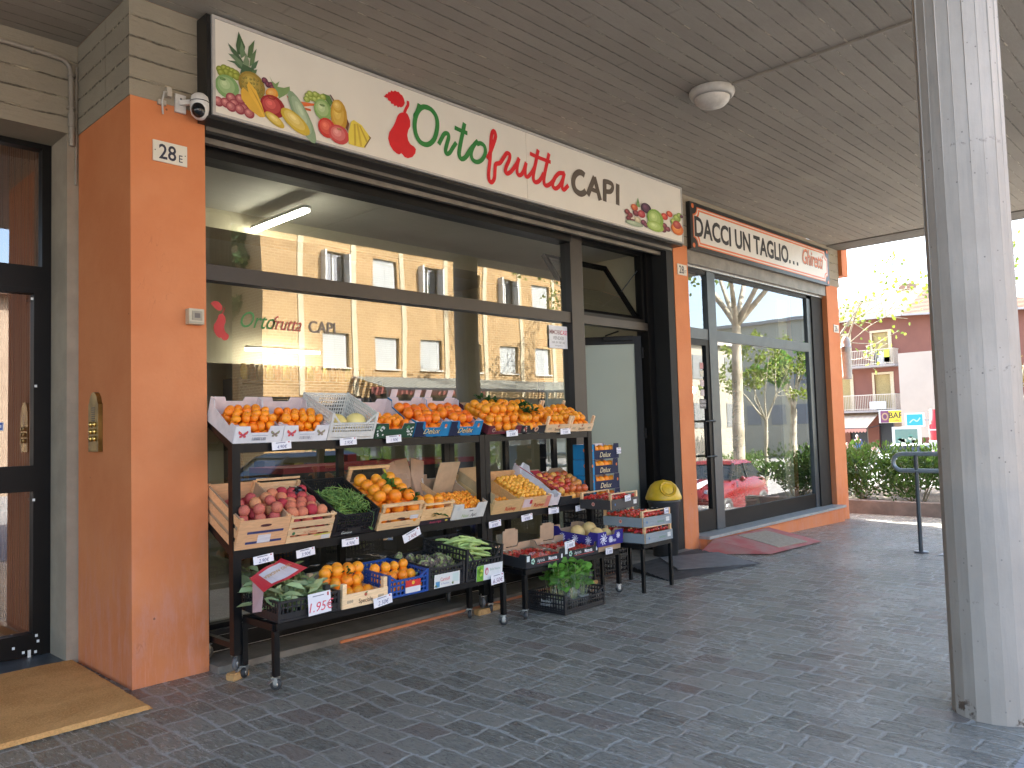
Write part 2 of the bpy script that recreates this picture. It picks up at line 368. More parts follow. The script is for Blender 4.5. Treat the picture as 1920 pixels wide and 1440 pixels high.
mb = MB(); gx = [-150, -40, -12]+[-10+i*2.5 for i in range(30)]+[90, 150, 400]
for a, b in zip(gx, gx[1:]): mb.add([(a, -60, rz(a)), (b, -60, rz(b)), (b, .6, rz(b)), (a, .6, rz(a))], [(0, 1, 2, 3)])
gx2 = [14.3]+[15+i*2.5 for i in range(14)]+[70, 90, 150, 400]
for a, b in zip(gx2, gx2[1:]): mb.add([(a, .6, rz(a)), (b, .6, rz(b)), (b, 120, rz(b)), (a, 120, rz(a))], [(0, 1, 2, 3)])
mb.add([(-400, -400, -1.6), (400, -400, -1.6), (400, 400, -1.6), (-400, 400, -1.6)], [(0, 1, 2, 3)])
thing("road", mb, M_ASPH, "grey asphalt street falling away past the portico", "road", kind='structure')
mb = MB(); mb.box(-12, -14, -.9, 34, -10.6, .02)
mb2 = MB(); mb2.box(14.05, 3.0, -1.1, 14.28, 9.5, .085); mb2.box(14.05, 9.5, -1.1, 14.28, 16, .085)
thing("pavement", mb, M_KERB, "pale pavement in front of the buildings across the street", "pavement", kind='structure')
thing("planter_kerb", mb2, plain("weathered_kerb", (.30, .25, .21), (.20, .17, .145), 5, .8, bump=.3), "low weathered stone kerb in front of the green shrubs", "kerb")
mb = MB(); mb.box(14.28, 3.0, -1.1, 17.9, 16, .03)
thing("planter_soil", mb, plain("soil", (.06, .045, .03), (.22, .19, .15), 26, .9, bump=.8, bs=40), "planting bed of earth and pale chippings behind the low kerb", "soil", kind='structure')

# portico roof and upper building
o = empty("apartment_building", (3, 5, 0), label="orange and concrete apartment building with a deep portico and shops beneath", cat="building")
mb = MB(); mb.box(-12, .9, 4.3, 12.72, 5.039, 4.6); wpart("portico_ceiling", mb, M_CEIL, o)
mb = MB(); mb.box(-12, 5.041, 4.3, 1.899, 16, 4.6); wpart("recess_ceiling", mb, M_CEIL, o)
mb = MB(); mb.box(12.723, .9, 4.285, 13.27, 5.04, 4.6); wpart("ceiling_edge_band", mb, board("edge_concrete", (.16, .145, .12), (.22, .2, .165), 0), o)
mb = MB(); mb.box(-12, .9, 4.603, 13.27, 16, 7.4); wpart("upper_storeys", mb, M_ORG, o)  # mass out of view, kept low so more sunlit street bounces light
mb = MB(); mb.box(1.90, 5.04, 3.66, 13.2, 5.44, 4.299); mb.box(1.9, 5.443, 3.66, 2.39, 5.98, 4.299); wpart("concrete_beam", mb, M_BEAM, o)
mb = MB(); mb.box(-12, 5.98, 3.66, 1.897, 6.5, 4.299); wpart("entrance_lintel", mb, M_BEAM, o)
mb = MB(); mb.box(1.835, 5.985, 0, 1.897, 6.5, 3.658); wpart("entrance_jamb", mb, M_CONC, o)
mb = MB(); mb.box(1.8975, 5.984, 0, 2.385, 6.5, 4.3); mb.box(1.8975, 6.5, 0, 2.385, 11.1, 4.3); wpart("party_wall", mb, M_CONC, o)
mb = MB(); mb.box(-12, 5.98, 0, -.6, 6.5, 3.658); wpart("entrance_wall", mb, M_CONC, o)
mb = MB(); mb.box(13.203, 4.98, 3.86, 13.45, 5.5, 4.6); wpart("orange_corner_block", mb, M_ORG, o)
for (x0, x1, y1) in ((1.905, 2.385, 5.97), (8.14, 8.455, 5.5), (12.655, 13.12, 5.6)):
    p = MB(); n = 1
    z0 = zs(x0)-.02
    p.box(x0, 5.04, z0, x1, y1, 3.659); wpart("pillar", p, M_ORG, o)
mb = MB(); mb.box(13.122, 5.3, -.3, 13.2, 16, 4.3); mb.box(1.9, 11.2, 0, 13.12, 11.4, 4.3); mb.box(-12, 11, 0, 1.89, 11.2, 4.3); wpart("rear_walls", mb, M_ORG, o)
# steps / sills
mb = MB(); mb.box(2.392, 4.93, -.02, 8.135, 6.0, .042); wpart("window_step", mb, M_STEP, o)
mb = MB(); mb.box(3.3, 4.915, -.02, 8.13, 4.929, .018); wpart("orange_step_edge", mb, M_ORG, o)
mb = MB(); mb.box(8.458, 4.90, .115, 12.653, 5.9, .15); wpart("salon_sill", mb, M_SILL, o)
mb = MB(); mb.box(8.458, 4.935, -.2, 12.653, 5.9, .113); wpart("salon_plinth", mb, M_ORG, o)
mb = MB(); mb.box(-12, 5.6, -.02, 1.834, 6.6, .018); wpart("entrance_threshold", mb, plain("slate_threshold", (.10, .11, .12), (.07, .075, .08), 9, .4), o)
# fluted columns
def column(x, y, label):
    mb = MB(); n = 20; prof = []
    rr = [1+random.uniform(-.02, .02) for _ in range(n)]
    for zz, r in ((-.05, .208), (.06, .204), (2.2, .200), (4.299, .196)):
        prof.append([(x+r*rr[k]*math.cos(2*PI*k/n+.1), y+r*rr[k]*math.sin(2*PI*k/n+.1), zz) for k in range(n)])
    for a, b in zip(prof, prof[1:]): mb.add(a+b, [(k, (k+1) % n, n+(k+1) % n, n+k) for k in range(n)])
    # arrises: shallow fins where the formwork boards met
    for k in range(n):
        a = 2*PI*k/n+.1; p = Vector((x+.2*rr[k]*math.cos(a), y+.2*rr[k]*math.sin(a), 0)); d = Vector((math.cos(a), math.sin(a), 0))
        j = [random.uniform(.0, .0035)*(random.random() < .7) for _ in range(6)]
        for i in range(5):
            z0, z1 = .02+i*.855, .02+(i+1)*.855; w = Vector((-d.y, d.x, 0))*.0035
            k0, k1 = .999+(.006 if i == 0 else 0), .999
            q = [p+d*-.004+w, p+d*-.004-w, p+d*j[i], p+d*-.004+w, p+d*-.004-w, p+d*j[i+1]]
            mb.add([(v.x, v.y, z0 if t < 3 else z1) for t, v in enumerate(q)], [(0, 2, 5, 3), (2, 1, 4, 5)])
    return thing("fluted_column", mb, M_COL, label, "column")
m = Mt("column_concrete", .8, 0, .2); c = m.xyz()
base = m.mix(m.ss(m.noise(1.6, detail=7), .3, .7), (.40, .34, .275), (.49, .42, .345))
base = m.mix(m.ss(m.noise(7, m.scale(m.pos, (5, 5, .5)), 5), .45, .75)*.35, base, (.30, .275, .24))
tie = m.ss((c[2]/1.15).op('FRACT')-.5, .02, .0)*m.ss((c[2]/1.15).op('FRACT')-.5, -.02, .0)
base = m.mix(m.ss(m.vor(22), .13, .06)*m.ss(m.noise(5), .46, .56)*.75, base, (.12, .11, .10))
base = m.mix(tie*m.ss(m.noise(36), .56, .64)*.6, base, (.16, .14, .12))
low = m.ss(c[2], 1.18, 1.10); base = m.mix(low*.25, base, (.31, .31, .295))
rust = m.ss(m.noise(9, detail=4), .60, .66)*m.ss(c[2], .20, .04); base = m.mix(rust*.85, base, (.07, .045, .03)); m.col(base)
m.bump(m.noise(50)*.3+m.noise(7, m.scale(m.pos, (4, 4, .6)))*.7-rust*.8, .4, .008); M_COL = m.m
column(4.62, 1.09, "tall pale fluted concrete column standing in the right foreground")
for x in (8.95,): column(x, 1.09, "pale fluted concrete column of the portico seen mirrored in the shop glass")
# ------------------------------------------------------------------ fruit shop front (window plane y = 5.3)
def frame(par, x0, z0, x1, z1, y, w, d, mat, name="window_frame"):
    mb = MB(); mb.box(x0, y-d/2, z0, x0+w, y+d/2, z1); mb.box(x1-w, y-d/2, z0, x1, y+d/2, z1)
    mb.box(x0+w, y-d/2, z0, x1-w, y+d/2, z0+w); mb.box(x0+w, y-d/2, z1-w, x1-w, y+d/2, z1); return wpart(name, mb, mat, par)
def pane(par, x0, z0, x1, z1, y, mat, name="pane"):
    mb = MB(); mb.add([(x0, y, z0), (x1, y, z0), (x1, y, z1), (x0, y, z1)], [(0, 1, 2, 3)]); return wpart(name, mb, mat, par)
sf = empty("glazed_shopfront", (5.2, 5.3, .04), label="wide glazed front of the greengrocer with dark metal frames", cat="shop window")
mb = MB(); mb.box(2.395, 5.05, 3.54, 8.135, 5.5, 3.655); wpart("shutter_box", mb, M_DARK, sf)
mb = MB(); mb.box(2.395, 5.045, 3.56, 8.135, 5.075, 3.60); mb.box(2.395, 5.12, 3.50, 8.135, 5.16, 3.54); wpart("shutter_slat", mb, M_SHUT, sf)
mb = MB(); mb.box(2.395, 5.22, 3.44, 6.44, 5.40, 3.538); mb.box(6.44, 5.22, 3.56, 7.99, 5.4, 3.655); wpart("head_frame", mb, M_BLACK, sf)
mb = MB(); mb.box(2.395, 5.25, 2.59, 6.44, 5.36, 2.70); mb.box(6.641, 5.25, 2.60, 7.89, 5.36, 2.69); wpart("transom", mb, M_BRONZE, sf)
mb = MB(); mb.box(6.44, 5.235, .042, 6.64, 5.37, 3.54); wpart("mullion", mb, M_BRONZE, sf)
mb = MB(); mb.box(7.86, 5.25, .042, 7.99, 5.39, 3.54); wpart("door_post", mb, M_BLACK, sf)
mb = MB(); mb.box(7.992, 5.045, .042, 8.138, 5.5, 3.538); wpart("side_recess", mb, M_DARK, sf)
mb = MB(); mb.box(2.395, 5.27, .042, 6.44, 5.34, .235); wpart("kick_panel", mb, M_BLACK, sf)
mb = MB(); mb.box(2.395, 5.265, .155, 6.44, 5.268, .162); mb.box(2.395, 5.265, .05, 6.44, 5.268, .055); wpart("kick_panel_trim", mb, M_ZINC, sf)
pane(sf, 2.395, .235, 6.44, 2.59, 5.31, M_GLASS); pane(sf, 2.395, 2.70, 6.44, 3.44, 5.31, M_GLASS)
mb = MB(); mb.box(2.395, 5.28, .235, 2.43, 5.33, 2.59, ); mb.box(2.395, 5.28, 2.70, 2.43, 5.33, 3.44); wpart("left_frame_edge", mb, M_BLACK, sf)
# fan light over the door: fixed rim and tilted sash
frame(sf, 6.64, 2.69, 7.86, 3.545, 5.31, .045, .05, M_BLACK, "fanlight_rim")
sa = empty("fanlight_sash", (7.25-5.2, 5.33-5.3, 2.74-.04), (R(-33.5), 0, 0)); sa.parent = sf
mb = MB(); w, h, t = .585, .86, .05
mb.box(-w, 0, 0, -w+t, .045, h); mb.box(w-t, 0, 0, w, .045, h); mb.box(-w+t, 0, 0, w-t, .045, t); mb.box(-w+t, 0, h-t, w-t, .045, h); obj("sash_frame", mb, M_BLACK, sa)
mb = MB(); mb.add([(-w+t, .02, t), (w-t, .02, t), (w-t, .02, h-t), (-w+t, .02, h-t)], [(0, 1, 2, 3)]); obj("sash_pane", mb, M_GLASS3, sa)
mb = MB(); mb.tube([(7.84, 5.36, 3.33), (7.80, 5.60, 3.08)], .006, 6); wpart("sash_stay", mb, M_STEELG, sf)
# open door leaf
dl = empty("shop_door", (7.86, 5.36, .05), (0, 0, R(180-47)), label="open glazed door of the greengrocer with pale frosted glass in a black frame", cat="door")
L = 1.24
mb = MB(); mb.box(0, -.025, 0, .08, .025, 2.50); mb.box(L-.08, -.025, 0, L, .025, 2.50); mb.box(.08, -.025, 0, L-.08, .025, .16); mb.box(.08, -.025, 2.41, L-.08, .025, 2.50); obj("door_frame", mb, M_BLACK, dl)
mb = MB(); mb.box(.08, -.006, .16, L-.08, .006, 2.41); obj("door_glass", mb, M_FROST, dl)
for z in (.5, 1.35, 2.3):
    mb = MB(); mb.tube([(-.012, .03, z-.06), (-.012, .03, z+.06)], .014, 8); mb.box(-.02, -.02, z-.04, .01, .03, z+.04); obj("hinge", mb, M_BLACK, dl)
mb = MB(); mb.box(.10, .03, 2.45, .45, .07, 2.50); mb.bar((.42, .05, 2.51), (.30, .30, 2.53), .015); obj("door_closer", mb, M_BLACK, dl)
# lettering on the window
mb = MB(); F = fm(2.56, 5.302, 2.18)
RED, GRN, BRN = (.62, .01, .015), (.03, .20, .04), (.10, .075, .055)
def pear(mb, F, sc, z, col):
    body = [(170, 195), (190, 192), (205, 203), (214, 222), (222, 245), (222, 280), (210, 300), (204, 330), (210, 362), (225, 388), (245, 400), (256, 415), (252, 440), (235, 462), (208, 470), (188, 462), (177, 448), (168, 438), (157, 447), (140, 440), (120, 422), (100, 390), (90, 350), (97, 312), (120, 278), (134, 248), (144, 218), (154, 202)]
    P = [((x-90)*sc, (470-y)*sc) for x, y in body]
    cx, cy = .0, 0.; n = len(P); ctr = ((165-90)*sc, (470-345)*sc)
    mb.add([F @ Vector((ctr[0], ctr[1], z))]+[F @ Vector((a, b, z)) for a, b in P], [(0, i+1, (i+1) % n+1) for i in range(n)], col)
    mb.stroke([((x-90)*sc, (470-y)*sc) for x, y in ((186, 196), (197, 172), (206, 150), (208, 126))], 9*sc, F, z, col)
    leaf = [(62, 97), (85, 72), (110, 65), (140, 68), (165, 85), (185, 110), (190, 135), (175, 160), (150, 165), (128, 155), (105, 140), (85, 118)]
    q = []
    for (a, b), (c2, d2) in zip(leaf, leaf[1:]+leaf[:1]):
        q += [(a, b), ((a+c2)/2, (b+d2)/2), ((a*.4+c2*.6)*.92+138*.08, (b*.4+d2*.6)*.92+118*.08)]
    P = [((x-90)*sc, (470-y)*sc) for x, y in q]; n = len(P); ctr = ((138-90)*sc, (470-118)*sc)
    mb.add([F @ Vector((ctr[0], ctr[1], z))]+[F @ Vector((a, b, z)) for a, b in P], [(0, i+1, (i+1) % n+1) for i in range(n)], col)
pear(mb, F, .00068, 0, (.5, .02, .02))
mb.text("Orto", .17, fm(2.74, 5.302, 2.285), 0, GRN, 0, .8, .45, 'LEFT'); mb.text("frutta", .15, fm(3.0, 5.302, 2.285), 0, (.5, .1, .08), 0, .75, .45, 'LEFT'); mb.text("CAPI", .13, fm(3.32, 5.302, 2.285), 0, (.25, .2, .16), .01, .9, 0, 'LEFT')
wpart("window_lettering", mb, M_PRINT, sf)
mb = MB(); mb.box(6.13, 5.296, 2.315, 6.42, 5.299, 2.55, (.75, .75, .75)); F = fm(6.275, 5.2955, 2.32)
mb.text("IMMOBIL", .065, F @ Matrix.Translation((-.05, .14, 0)), 0, (.25, .1, .1), .01, .8); mb.text("CASE", .065, F @ Matrix.Translation((.09, .14, 0)), 0, (.7, .02, .12), .01, .7)
mb.text("VENDESI", .05, F @ Matrix.Translation((0, .085, 0)), 0, (.1, .1, .1), 0, .9); mb.text("059 391 787 145", .03, F @ Matrix.Translation((0, .045, 0)), 0, (.1, .1, .1)); mb.text("www.agenzia.it", .02, F @ Matrix.Translation((0, .018, 0)), 0, (.2, .2, .2))
thing("paper_notice", mb, M_PRINT, "white estate agency for-sale notice taped inside the shop window next to the door", "notice")

# ------------------------------------------------------------------ hair salon front (plane y = 5.17)
bf = empty("glazed_salon_facade", (10.5, 5.17, .15), label="glazed front of the hair salon with grey metal frames and glass door", cat="shop window")
yb = 5.17
mb = MB(); mb.box(8.46, 5.05, 3.47, 12.65, 5.4, 3.655); wpart("shutter_box", mb, M_SHUT, bf)
mb = MB(); mb.box(8.46, 5.10, 3.44, 12.65, 5.14, 3.468); wpart("shutter_rail", mb, M_ZINC, bf)
mb = MB(); mb.box(8.46, yb-.03, 2.555, 9.06, yb+.05, 2.69); mb.box(9.262, yb-.03, 2.555, 12.10, yb+.05, 2.69); wpart("transom", mb, M_STEELG, bf)
mb = MB(); mb.box(9.06, yb-.04, .151, 9.26, yb+.06, 3.44); wpart("mullion", mb, M_STEELG, bf)
mb = MB(); mb.box(12.10, yb-.03, .151, 12.24, yb+.06, 3.47); wpart("side_post", mb, M_STEELG, bf)
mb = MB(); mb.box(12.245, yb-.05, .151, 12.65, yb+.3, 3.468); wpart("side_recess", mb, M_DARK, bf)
mb = MB(); mb.box(9.262, yb-.02, .151, 12.10, yb+.04, .36); wpart("bottom_rail", mb, M_BLACK, bf)
mb = MB(); mb.box(8.46, yb-.03, 3.39, 12.65, yb+.05, 3.44); wpart("head_frame", mb, M_BLACK, bf)
for a in ((8.46, 2.69, 9.06, 3.39), (9.262, 2.69, 12.10, 3.39), (9.262, .36, 12.10, 2.555)): pane(bf, *a, yb, M_GLASS2)
sd = empty("salon_door", (8.76, yb, .16), label="glass door of the hair salon with long black pull handle and stickers", cat="door")
mb = MB(); mb.box(8.47, yb-.03, .16, 8.52, yb+.03, 2.55); mb.box(8.98, yb-.03, .16, 9.058, yb+.03, 2.55); mb.box(8.52, yb-.03, .16, 8.98, yb+.03, .42); mb.box(8.52, yb-.03, 2.48, 8.98, yb+.03, 2.55); wpart("door_frame", mb, M_BLACK, sd)
pane(sd, 8.52, .42, 8.98, 2.48, yb, M_GLASS2, "door_glass")
mb = MB(); mb.tube([(9.0, yb-.04, 1.52), (9.0, yb-.10, 1.52), (8.72, yb-.12, 1.52), (8.72, yb-.12, 1.08), (9.0, yb-.10, 1.08), (9.0, yb-.04, 1.08)], .016, 8); wpart("pull_handle", mb, M_BLACK, sd)
mb = MB(); F = fm(8.9, yb-.004, 0)
for z, cc in ((2.22, (.5, .25, .25)), (2.12, (.6, .6, .5)), (2.0, (.6, .5, .5)), (1.88, (.55, .5, .5))): mb.flat([(-.04, z-.04), (.04, z-.04), (.04, z+.04), (-.04, z+.04)], F, 0, cc)
mb.flat([(-.07, 1.68), (.07, 1.68), (.07, 1.80), (-.07, 1.80)], F, 0, (.12, .12, .12)); mb.text("L'OREAL", .04, F @ Matrix.Translation((0, 1.755, .001)), 0, (.8, .8, .8)); mb.text("HOMME", .04, F @ Matrix.Translation((0, 1.705, .001)), 0, (.8, .8, .8))
mb.flat([(-.34, 1.68), (-.24, 1.68), (-.24, 1.80), (-.34, 1.80)], F, 0, (.75, .75, .75)); wpart("stickers", mb, M_PRINT, sd)
# ------------------------------------------------------------------ entrance door at left
ed = empty("entrance_door", (.6, 6.36, .02), label="dark framed glass entrance door with a transom pane, left of the orange pillar", cat="door")
ye = 6.36
mb = MB(); mb.box(1.775, ye-.04, .02, 1.834, ye+.05, 3.66); mb.box(-.6, ye-.04, 2.60, 1.775, ye+.05, 2.76); mb.box(-.6, ye-.04, 3.62, 1.775, ye+.05, 3.66); mb.box(.28, ye-.04, .02, .36, ye+.05, 2.6); wpart("outer_frame", mb, M_BLACK, ed)
mb = MB(); mb.box(1.722, ye-.05, .03, 1.773, ye+.03, 2.598); mb.box(.362, ye-.05, 1.16, 1.722, ye+.03, 1.34); mb.box(.362, ye-.05, .03, 1.722, ye+.03, .18); mb.box(.362, ye-.05, 2.56, 1.722, ye+.03, 2.598); wpart("leaf_frame", mb, M_BLACK, ed)
for a in ((.362, .18, 1.722, 1.16), (.362, 1.34, 1.722, 2.56), (-.6, 2.76, 1.775, 3.62), (-.6, .03, .28, 2.6)): pane(ed, *a, ye, M_GLASS3)
mb = MB()
for x, z in ((1.705, 2.52), (1.73, 1.9), (1.75, .12), (1.735, .05), (1.66, .06), (1.60, .1), (1.72, 1.1), (1.74, .16)): mb.box(x-.004, ye-.053, z-.008, x+.012, ye-.0505, z+.01, (.8, .8, .78))
mb.box(1.69, ye-.053, .02, 1.71, ye-.0505, .07, (.8, .78, .72)); wpart("chipped_paint", mb, M_PRINT, ed)
mb = MB(); F = fm(1.50, ye-.004, 1.62)
mb.flat([(-.12, -.03), (.05, -.03), (.05, .03), (-.12, .03)], F, 0, (.7, .72, .75)); mb.flat([(-.12, -.025), (.044, -.025), (.044, .025), (-.12, .025)], F, .001, (.05, .12, .4)); mb.flat([(-.12, -.010), (.036, -.010), (.036, .010), (-.12, .010)], F, .002, (.7, .72, .75)); wpart("door_sticker", mb, M_PRINT, ed)
# lobby
lo = empty("entrance_lobby", (0, 8, 0), label="dim entrance lobby lined with brown vertical wood slats behind the glass door", cat="lobby")
mb = MB()
for i in range(72):
    y = 6.55+i*.06; mb.box(1.80, y, .1, 1.83, y+.045, 4.25, (1, 1, 1) if i % 3 else (.75, .75, .75))
for i in range(60): mb.box(-2+i*.06, 10.9, .1, -2+i*.06+.045, 10.95, 4.25)
mb.box(1.832, 6.55, .0, 1.834, 10.99, 4.28, (.3, .3, .3)); wpart("slatted_wall", mb, M_SLAT, lo)
mb = MB(); mb.box(-3, 6.6, -.02, 1.8, 10.99, .02); wpart("lobby_floor", mb, plain("lobby_floor_stone", (.45, .36, .25), (.36, .28, .19), 4, .3), lo)
mb = MB(); mb.box(1.77, 6.6, .02, 1.795, 10.9, .12); wpart("skirting", mb, M_SLAT, lo)
# interiors of the shops
M_WALLI = plain("cream_plaster", (.46, .42, .29), (.40, .36, .25), 2, .85)
fi = empty("shop_interior", (5, 8, .04), label="cream painted interior of the greengrocer seen through the glass", cat="room")
mb = MB(); mb.box(2.395, 11.0, .05, 8.13, 11.05, 3.62); mb.box(2.39, 5.98, .05, 2.394, 11, 3.62); mb.box(2.386, 5.5, .05, 2.39, 5.99, 3.62); mb.box(8.12, 5.51, .05, 8.135, 11, 3.62); wpart("interior_wall", mb, M_WALLI, fi)
mb = MB(); mb.box(2.395, 5.51, 3.6, 8.12, 11, 3.65); wpart("interior_ceiling", mb, plain("ceiling_plaster", (.50, .48, .40), (.46, .44, .36), 2, .9), fi)
mb = MB(); mb.box(2.395, 6.0, .02, 8.12, 11, .05); wpart("interior_floor", mb, plain("grey_floor_tile", (.30, .29, .27), (.24, .23, .21), 2, .3), fi)
mb = MB(); mb.box(2.42, 6.9, 3.42, 8.1, 7.3, 3.598); wpart("ceiling_beam", mb, M_WALLI, fi)
mb = MB(); mb.box(4.0, 9.2, 2.4, 8.0, 9.25, 3.598, (.8, .8, .8)); wpart("bulkhead", mb, M_WALLI, fi)
def led(a, b, label):
    t = empty("led_tube", ((a[0]+b[0])/2, (a[1]+b[1])/2, a[2]), label=label, cat="light")
    mb = MB(); mb.bar((a[0], a[1], a[2]+.03), (b[0], b[1], b[2]+.03), .07, .03); wpart("light_housing", mb, M_PLASTW, t)
    mb = MB(); mb.bar(a, b, .05, .028); wpart("diffuser", mb, M_LED, t)
M_PLASTW = plain("white_plastic", (.7, .7, .68), None, rough=.4); M_LED = emit("led_diffuser", (1, .96, .86), 9)
led((3.71, 5.92, 3.44), (3.71, 6.85, 3.44), "lit white LED tube running back from the window under the shop ceiling")
led((4.73, 8.95, 2.56), (5.75, 8.95, 2.56), "lit white LED tube over the jars on the back shelf")
su = empty("wall_shelf", (5.0, 9.05, .05), label="dark shelf unit with jars at the back of the shop", cat="shelf")
mb = MB()
for z in (.4, .9, 1.4, 2.14): mb.box(4.6, 8.8, z, 6.6, 9.18, z+.04, (.02, .02, .02))
mb.box(4.55, 8.8, .05, 4.6, 9.19, 2.2, (.02, .02, .02)); mb.box(6.6, 8.8, .05, 6.65, 9.19, 2.2, (.02, .02, .02)); mb.box(4.6, 8.8, 1.7, 6.6, 9.18, 2.12, (.03, .03, .03)); wpart("shelf_frame", mb, M_PLAST, su)
for i in range(16):
    cc = [(.5, .38, .08), (.12, .06, .03), (.35, .25, .12), (.25, .35, .06), (.5, .12, .05)][i % 5]
    mb = MB(); x = 4.68+i*.115; mb.lathe([(0, 0), (.04, 0), (.042, .15), (.03, .17), (.03, .2), (0, .2)], 12, (x, 8.92, 2.18), cc)
    t = thing("jar", mb, M_PLAST, "small jar standing in the row on the dark back shelf", "jar", "jars on the back shelf")
for i in range(3):
    for j in range(9):
        mb = MB(); cc = random.choice([(.5, .05, .03), (.45, .35, .1), (.1, .25, .06), (.3, .3, .35)]); mb.box(4.7+j*.2, 8.85, .44+i*.5, 4.84+j*.2, 9.1, .44+i*.5+random.uniform(.15, .3), cc)
        thing("packet", mb, M_PRINT, "food packet standing on the lower shelves at the back of the shop", "packet", "packets on the back shelves")
ct = empty("counter", (6.0, 7.6, .05), label="dark shop counter with a curved glass front and red trim", cat="counter")
mb = MB(); mb.box(4.3, 7.4, .05, 7.0, 8.1, 1.1, (.03, .03, .03)); wpart("counter_body", mb, M_PLAST, ct)
mb = MB(); mb.box(4.3, 7.38, 1.1, 7.0, 8.1, 1.16, (.35, .02, .03)); mb.box(4.3, 7.385, .6, 7.0, 7.399, .66, (.35, .02, .03)); wpart("counter_trim", mb, M_PLAST, ct)
si = empty("salon_interior", (10.5, 8, .15), label="pale interior of the hair salon behind its window", cat="room")
mb = MB(); mb.box(8.46, 9.0, .15, 12.65, 9.05, 3.66); mb.box(8.46, 5.9, .15, 8.47, 9, 3.66); mb.box(12.64, 5.9, .15, 12.65, 9, 3.66); mb.box(11.75, 5.45, .16, 12.05, 5.48, 3.4); wpart("interior_wall", mb, M_WALLI, si)
mb = MB(); mb.box(8.46, 5.91, .1, 12.65, 9, .148); mb.box(8.46, 5.45, 3.5, 12.65, 9, 3.52); wpart("interior_floor", mb, M_WALLI, si)
# ================================================================== across the street (seen mirrored in the windows)
M_BRICK = brick("yellow_brick", (.46, .285, .12), (.33, .19, .07), (.55, .43, .26), .27, .10, .016)
M_STRIP = plain("cream_concrete_strip", (.62, .55, .38), (.54, .47, .32), 4, .8)
M_SHUTR = vmat("painted_shutter", .5, var=.1)
M_WGL = glass("far_window_glass", (.25, .28, .3), .35)
M_TILE = Mt("terracotta_roof_tiles", .8); _c = M_TILE.xyz(M_TILE.obc)
_w = (_c[0]*9+_c[1]*9).op('SINE')*.25+((_c[2]*16).op('FRACT'))*.5+M_TILE.noise(3)*.6
M_TILE.col(M_TILE.mix(M_TILE.ss(_w, .1, 1.0), (.10, .055, .032), (.21, .12, .07))); M_TILE.bump(_w, .6, .03); M_TILE = M_TILE.m
def opening(mb_wall, x0, x1, z0, z1, y, wins, d=.22):
    """wall sheet facing +Y between x0..x1, z0..z1 with real window openings (reveals depth d)"""
    xs = sorted({x0, x1, *[w[0] for w in wins], *[w[1] for w in wins]}); zz = sorted({z0, z1, *[w[2] for w in wins], *[w[3] for w in wins]})
    for a, b in zip(xs, xs[1:]):
        for c, e in zip(zz, zz[1:]):
            mx, mz = (a+b)/2, (c+e)/2
            if any(w[0] < mx < w[1] and w[2] < mz < w[3] for w in wins): continue
            mb_wall.add([(a, y, c), (b, y, c), (b, y, e), (a, y, e)], [(3, 2, 1, 0)])
    for a, b, c, e in wins:
        mb_wall.add([(a, y, c), (b, y, c), (b, y, e), (a, y, e), (a, y-d, c), (b, y-d, c), (b, y-d, e), (a, y-d, e)], [(0, 1, 5, 4), (1, 2, 6, 5), (2, 3, 7, 6), (3, 0, 4, 7)])
bb_ = empty("brick_building", (22, -15, 0), label="sunlit yellow brick building with pale vertical strips and shuttered windows across the street", cat="building")
wins = []; xs = [16.0+2.28*i for i in range(8)]
YB = -14.0
for x in xs:
    for z in (3.95, 6.95): wins.append((x, x+1.15, z, z+1.25))
mb = MB(); opening(mb, 13.6, 34, 0, 8.9, YB, wins); mb.add([(13.6, YB, 0), (13.6, -24, 0), (13.6, -24, 8.9), (13.6, YB, 8.9)], [(3, 2, 1, 0)])
mb.box(13.6, -24, 8.9, 34.0, YB, 9.0); wpart("wall", mb, M_BRICK, bb_)
mb = MB()
for i in range(9): mb.box(15.0+2.28*i, YB, 2.9, 15.22+2.28*i, YB+.04, 8.9)
mb.box(13.6, YB, 8.9, 34, YB+.3, 9.15); wpart("concrete_strip", mb, M_STRIP, bb_)
for k, (a, b, c, e) in enumerate(wins):
    f = MB(); f.box(a-.03, YB-.01, c-.06, b+.03, YB+.07, c-.003, (.7, .68, .6)); f.box(a, YB-.22, c, a+.05, YB-.17, e, (.7, .7, .66)); f.box(b-.05, YB-.22, c, b, YB-.17, e, (.7, .7, .66)); f.box((a+b)/2-.03, YB-.22, c, (a+b)/2+.03, YB-.16, e, (.7, .7, .66))
    wo = wpart("window", f, M_SHUTR, bb_)
    if c < 5 or k % 4 == 3:   # closed shutters
        s = MB(); s.box(a+.02, YB-.13, c+.02, (a+b)/2-.01, YB-.09, e-.02, (.66, .68, .66)); s.box((a+b)/2+.01, YB-.13, c+.02, b-.1, YB-.09, e-.02, (.66, .68, .66))
        for t in range(14): s.box(a+.06, YB-.09, c+.06+t*.083, b-.14, YB-.08, c+.11+t*.083, (.5, .53, .52))
    else:
        s = MB(); s.box(a-.02, YB-.1, c+.02, a+.06, YB+.28, e-.02, (.66, .68, .66)); s.box(b-.08, YB-.1, c+.02, b, YB+.22, e-.02, (.66, .68, .66))
    wpart("shutter", s, M_SHUTR, wo)
    g = MB(); g.add([(a, YB-.2, c), (b, YB-.2, c), (b, YB-.2, e), (a, YB-.2, e), (a, YB-.6, c), (b, YB-.6, c), (b, YB-.6, e), (a, YB-.6, e)], [(0, 1, 2, 3)]); wpart("window_pane", g, M_WGL, wo)
mb = MB(); mb.box(13.7, YB-.9, 3, 33.9, YB-.85, 8.8); wpart("inner_dark", mb, M_DARK, bb_)
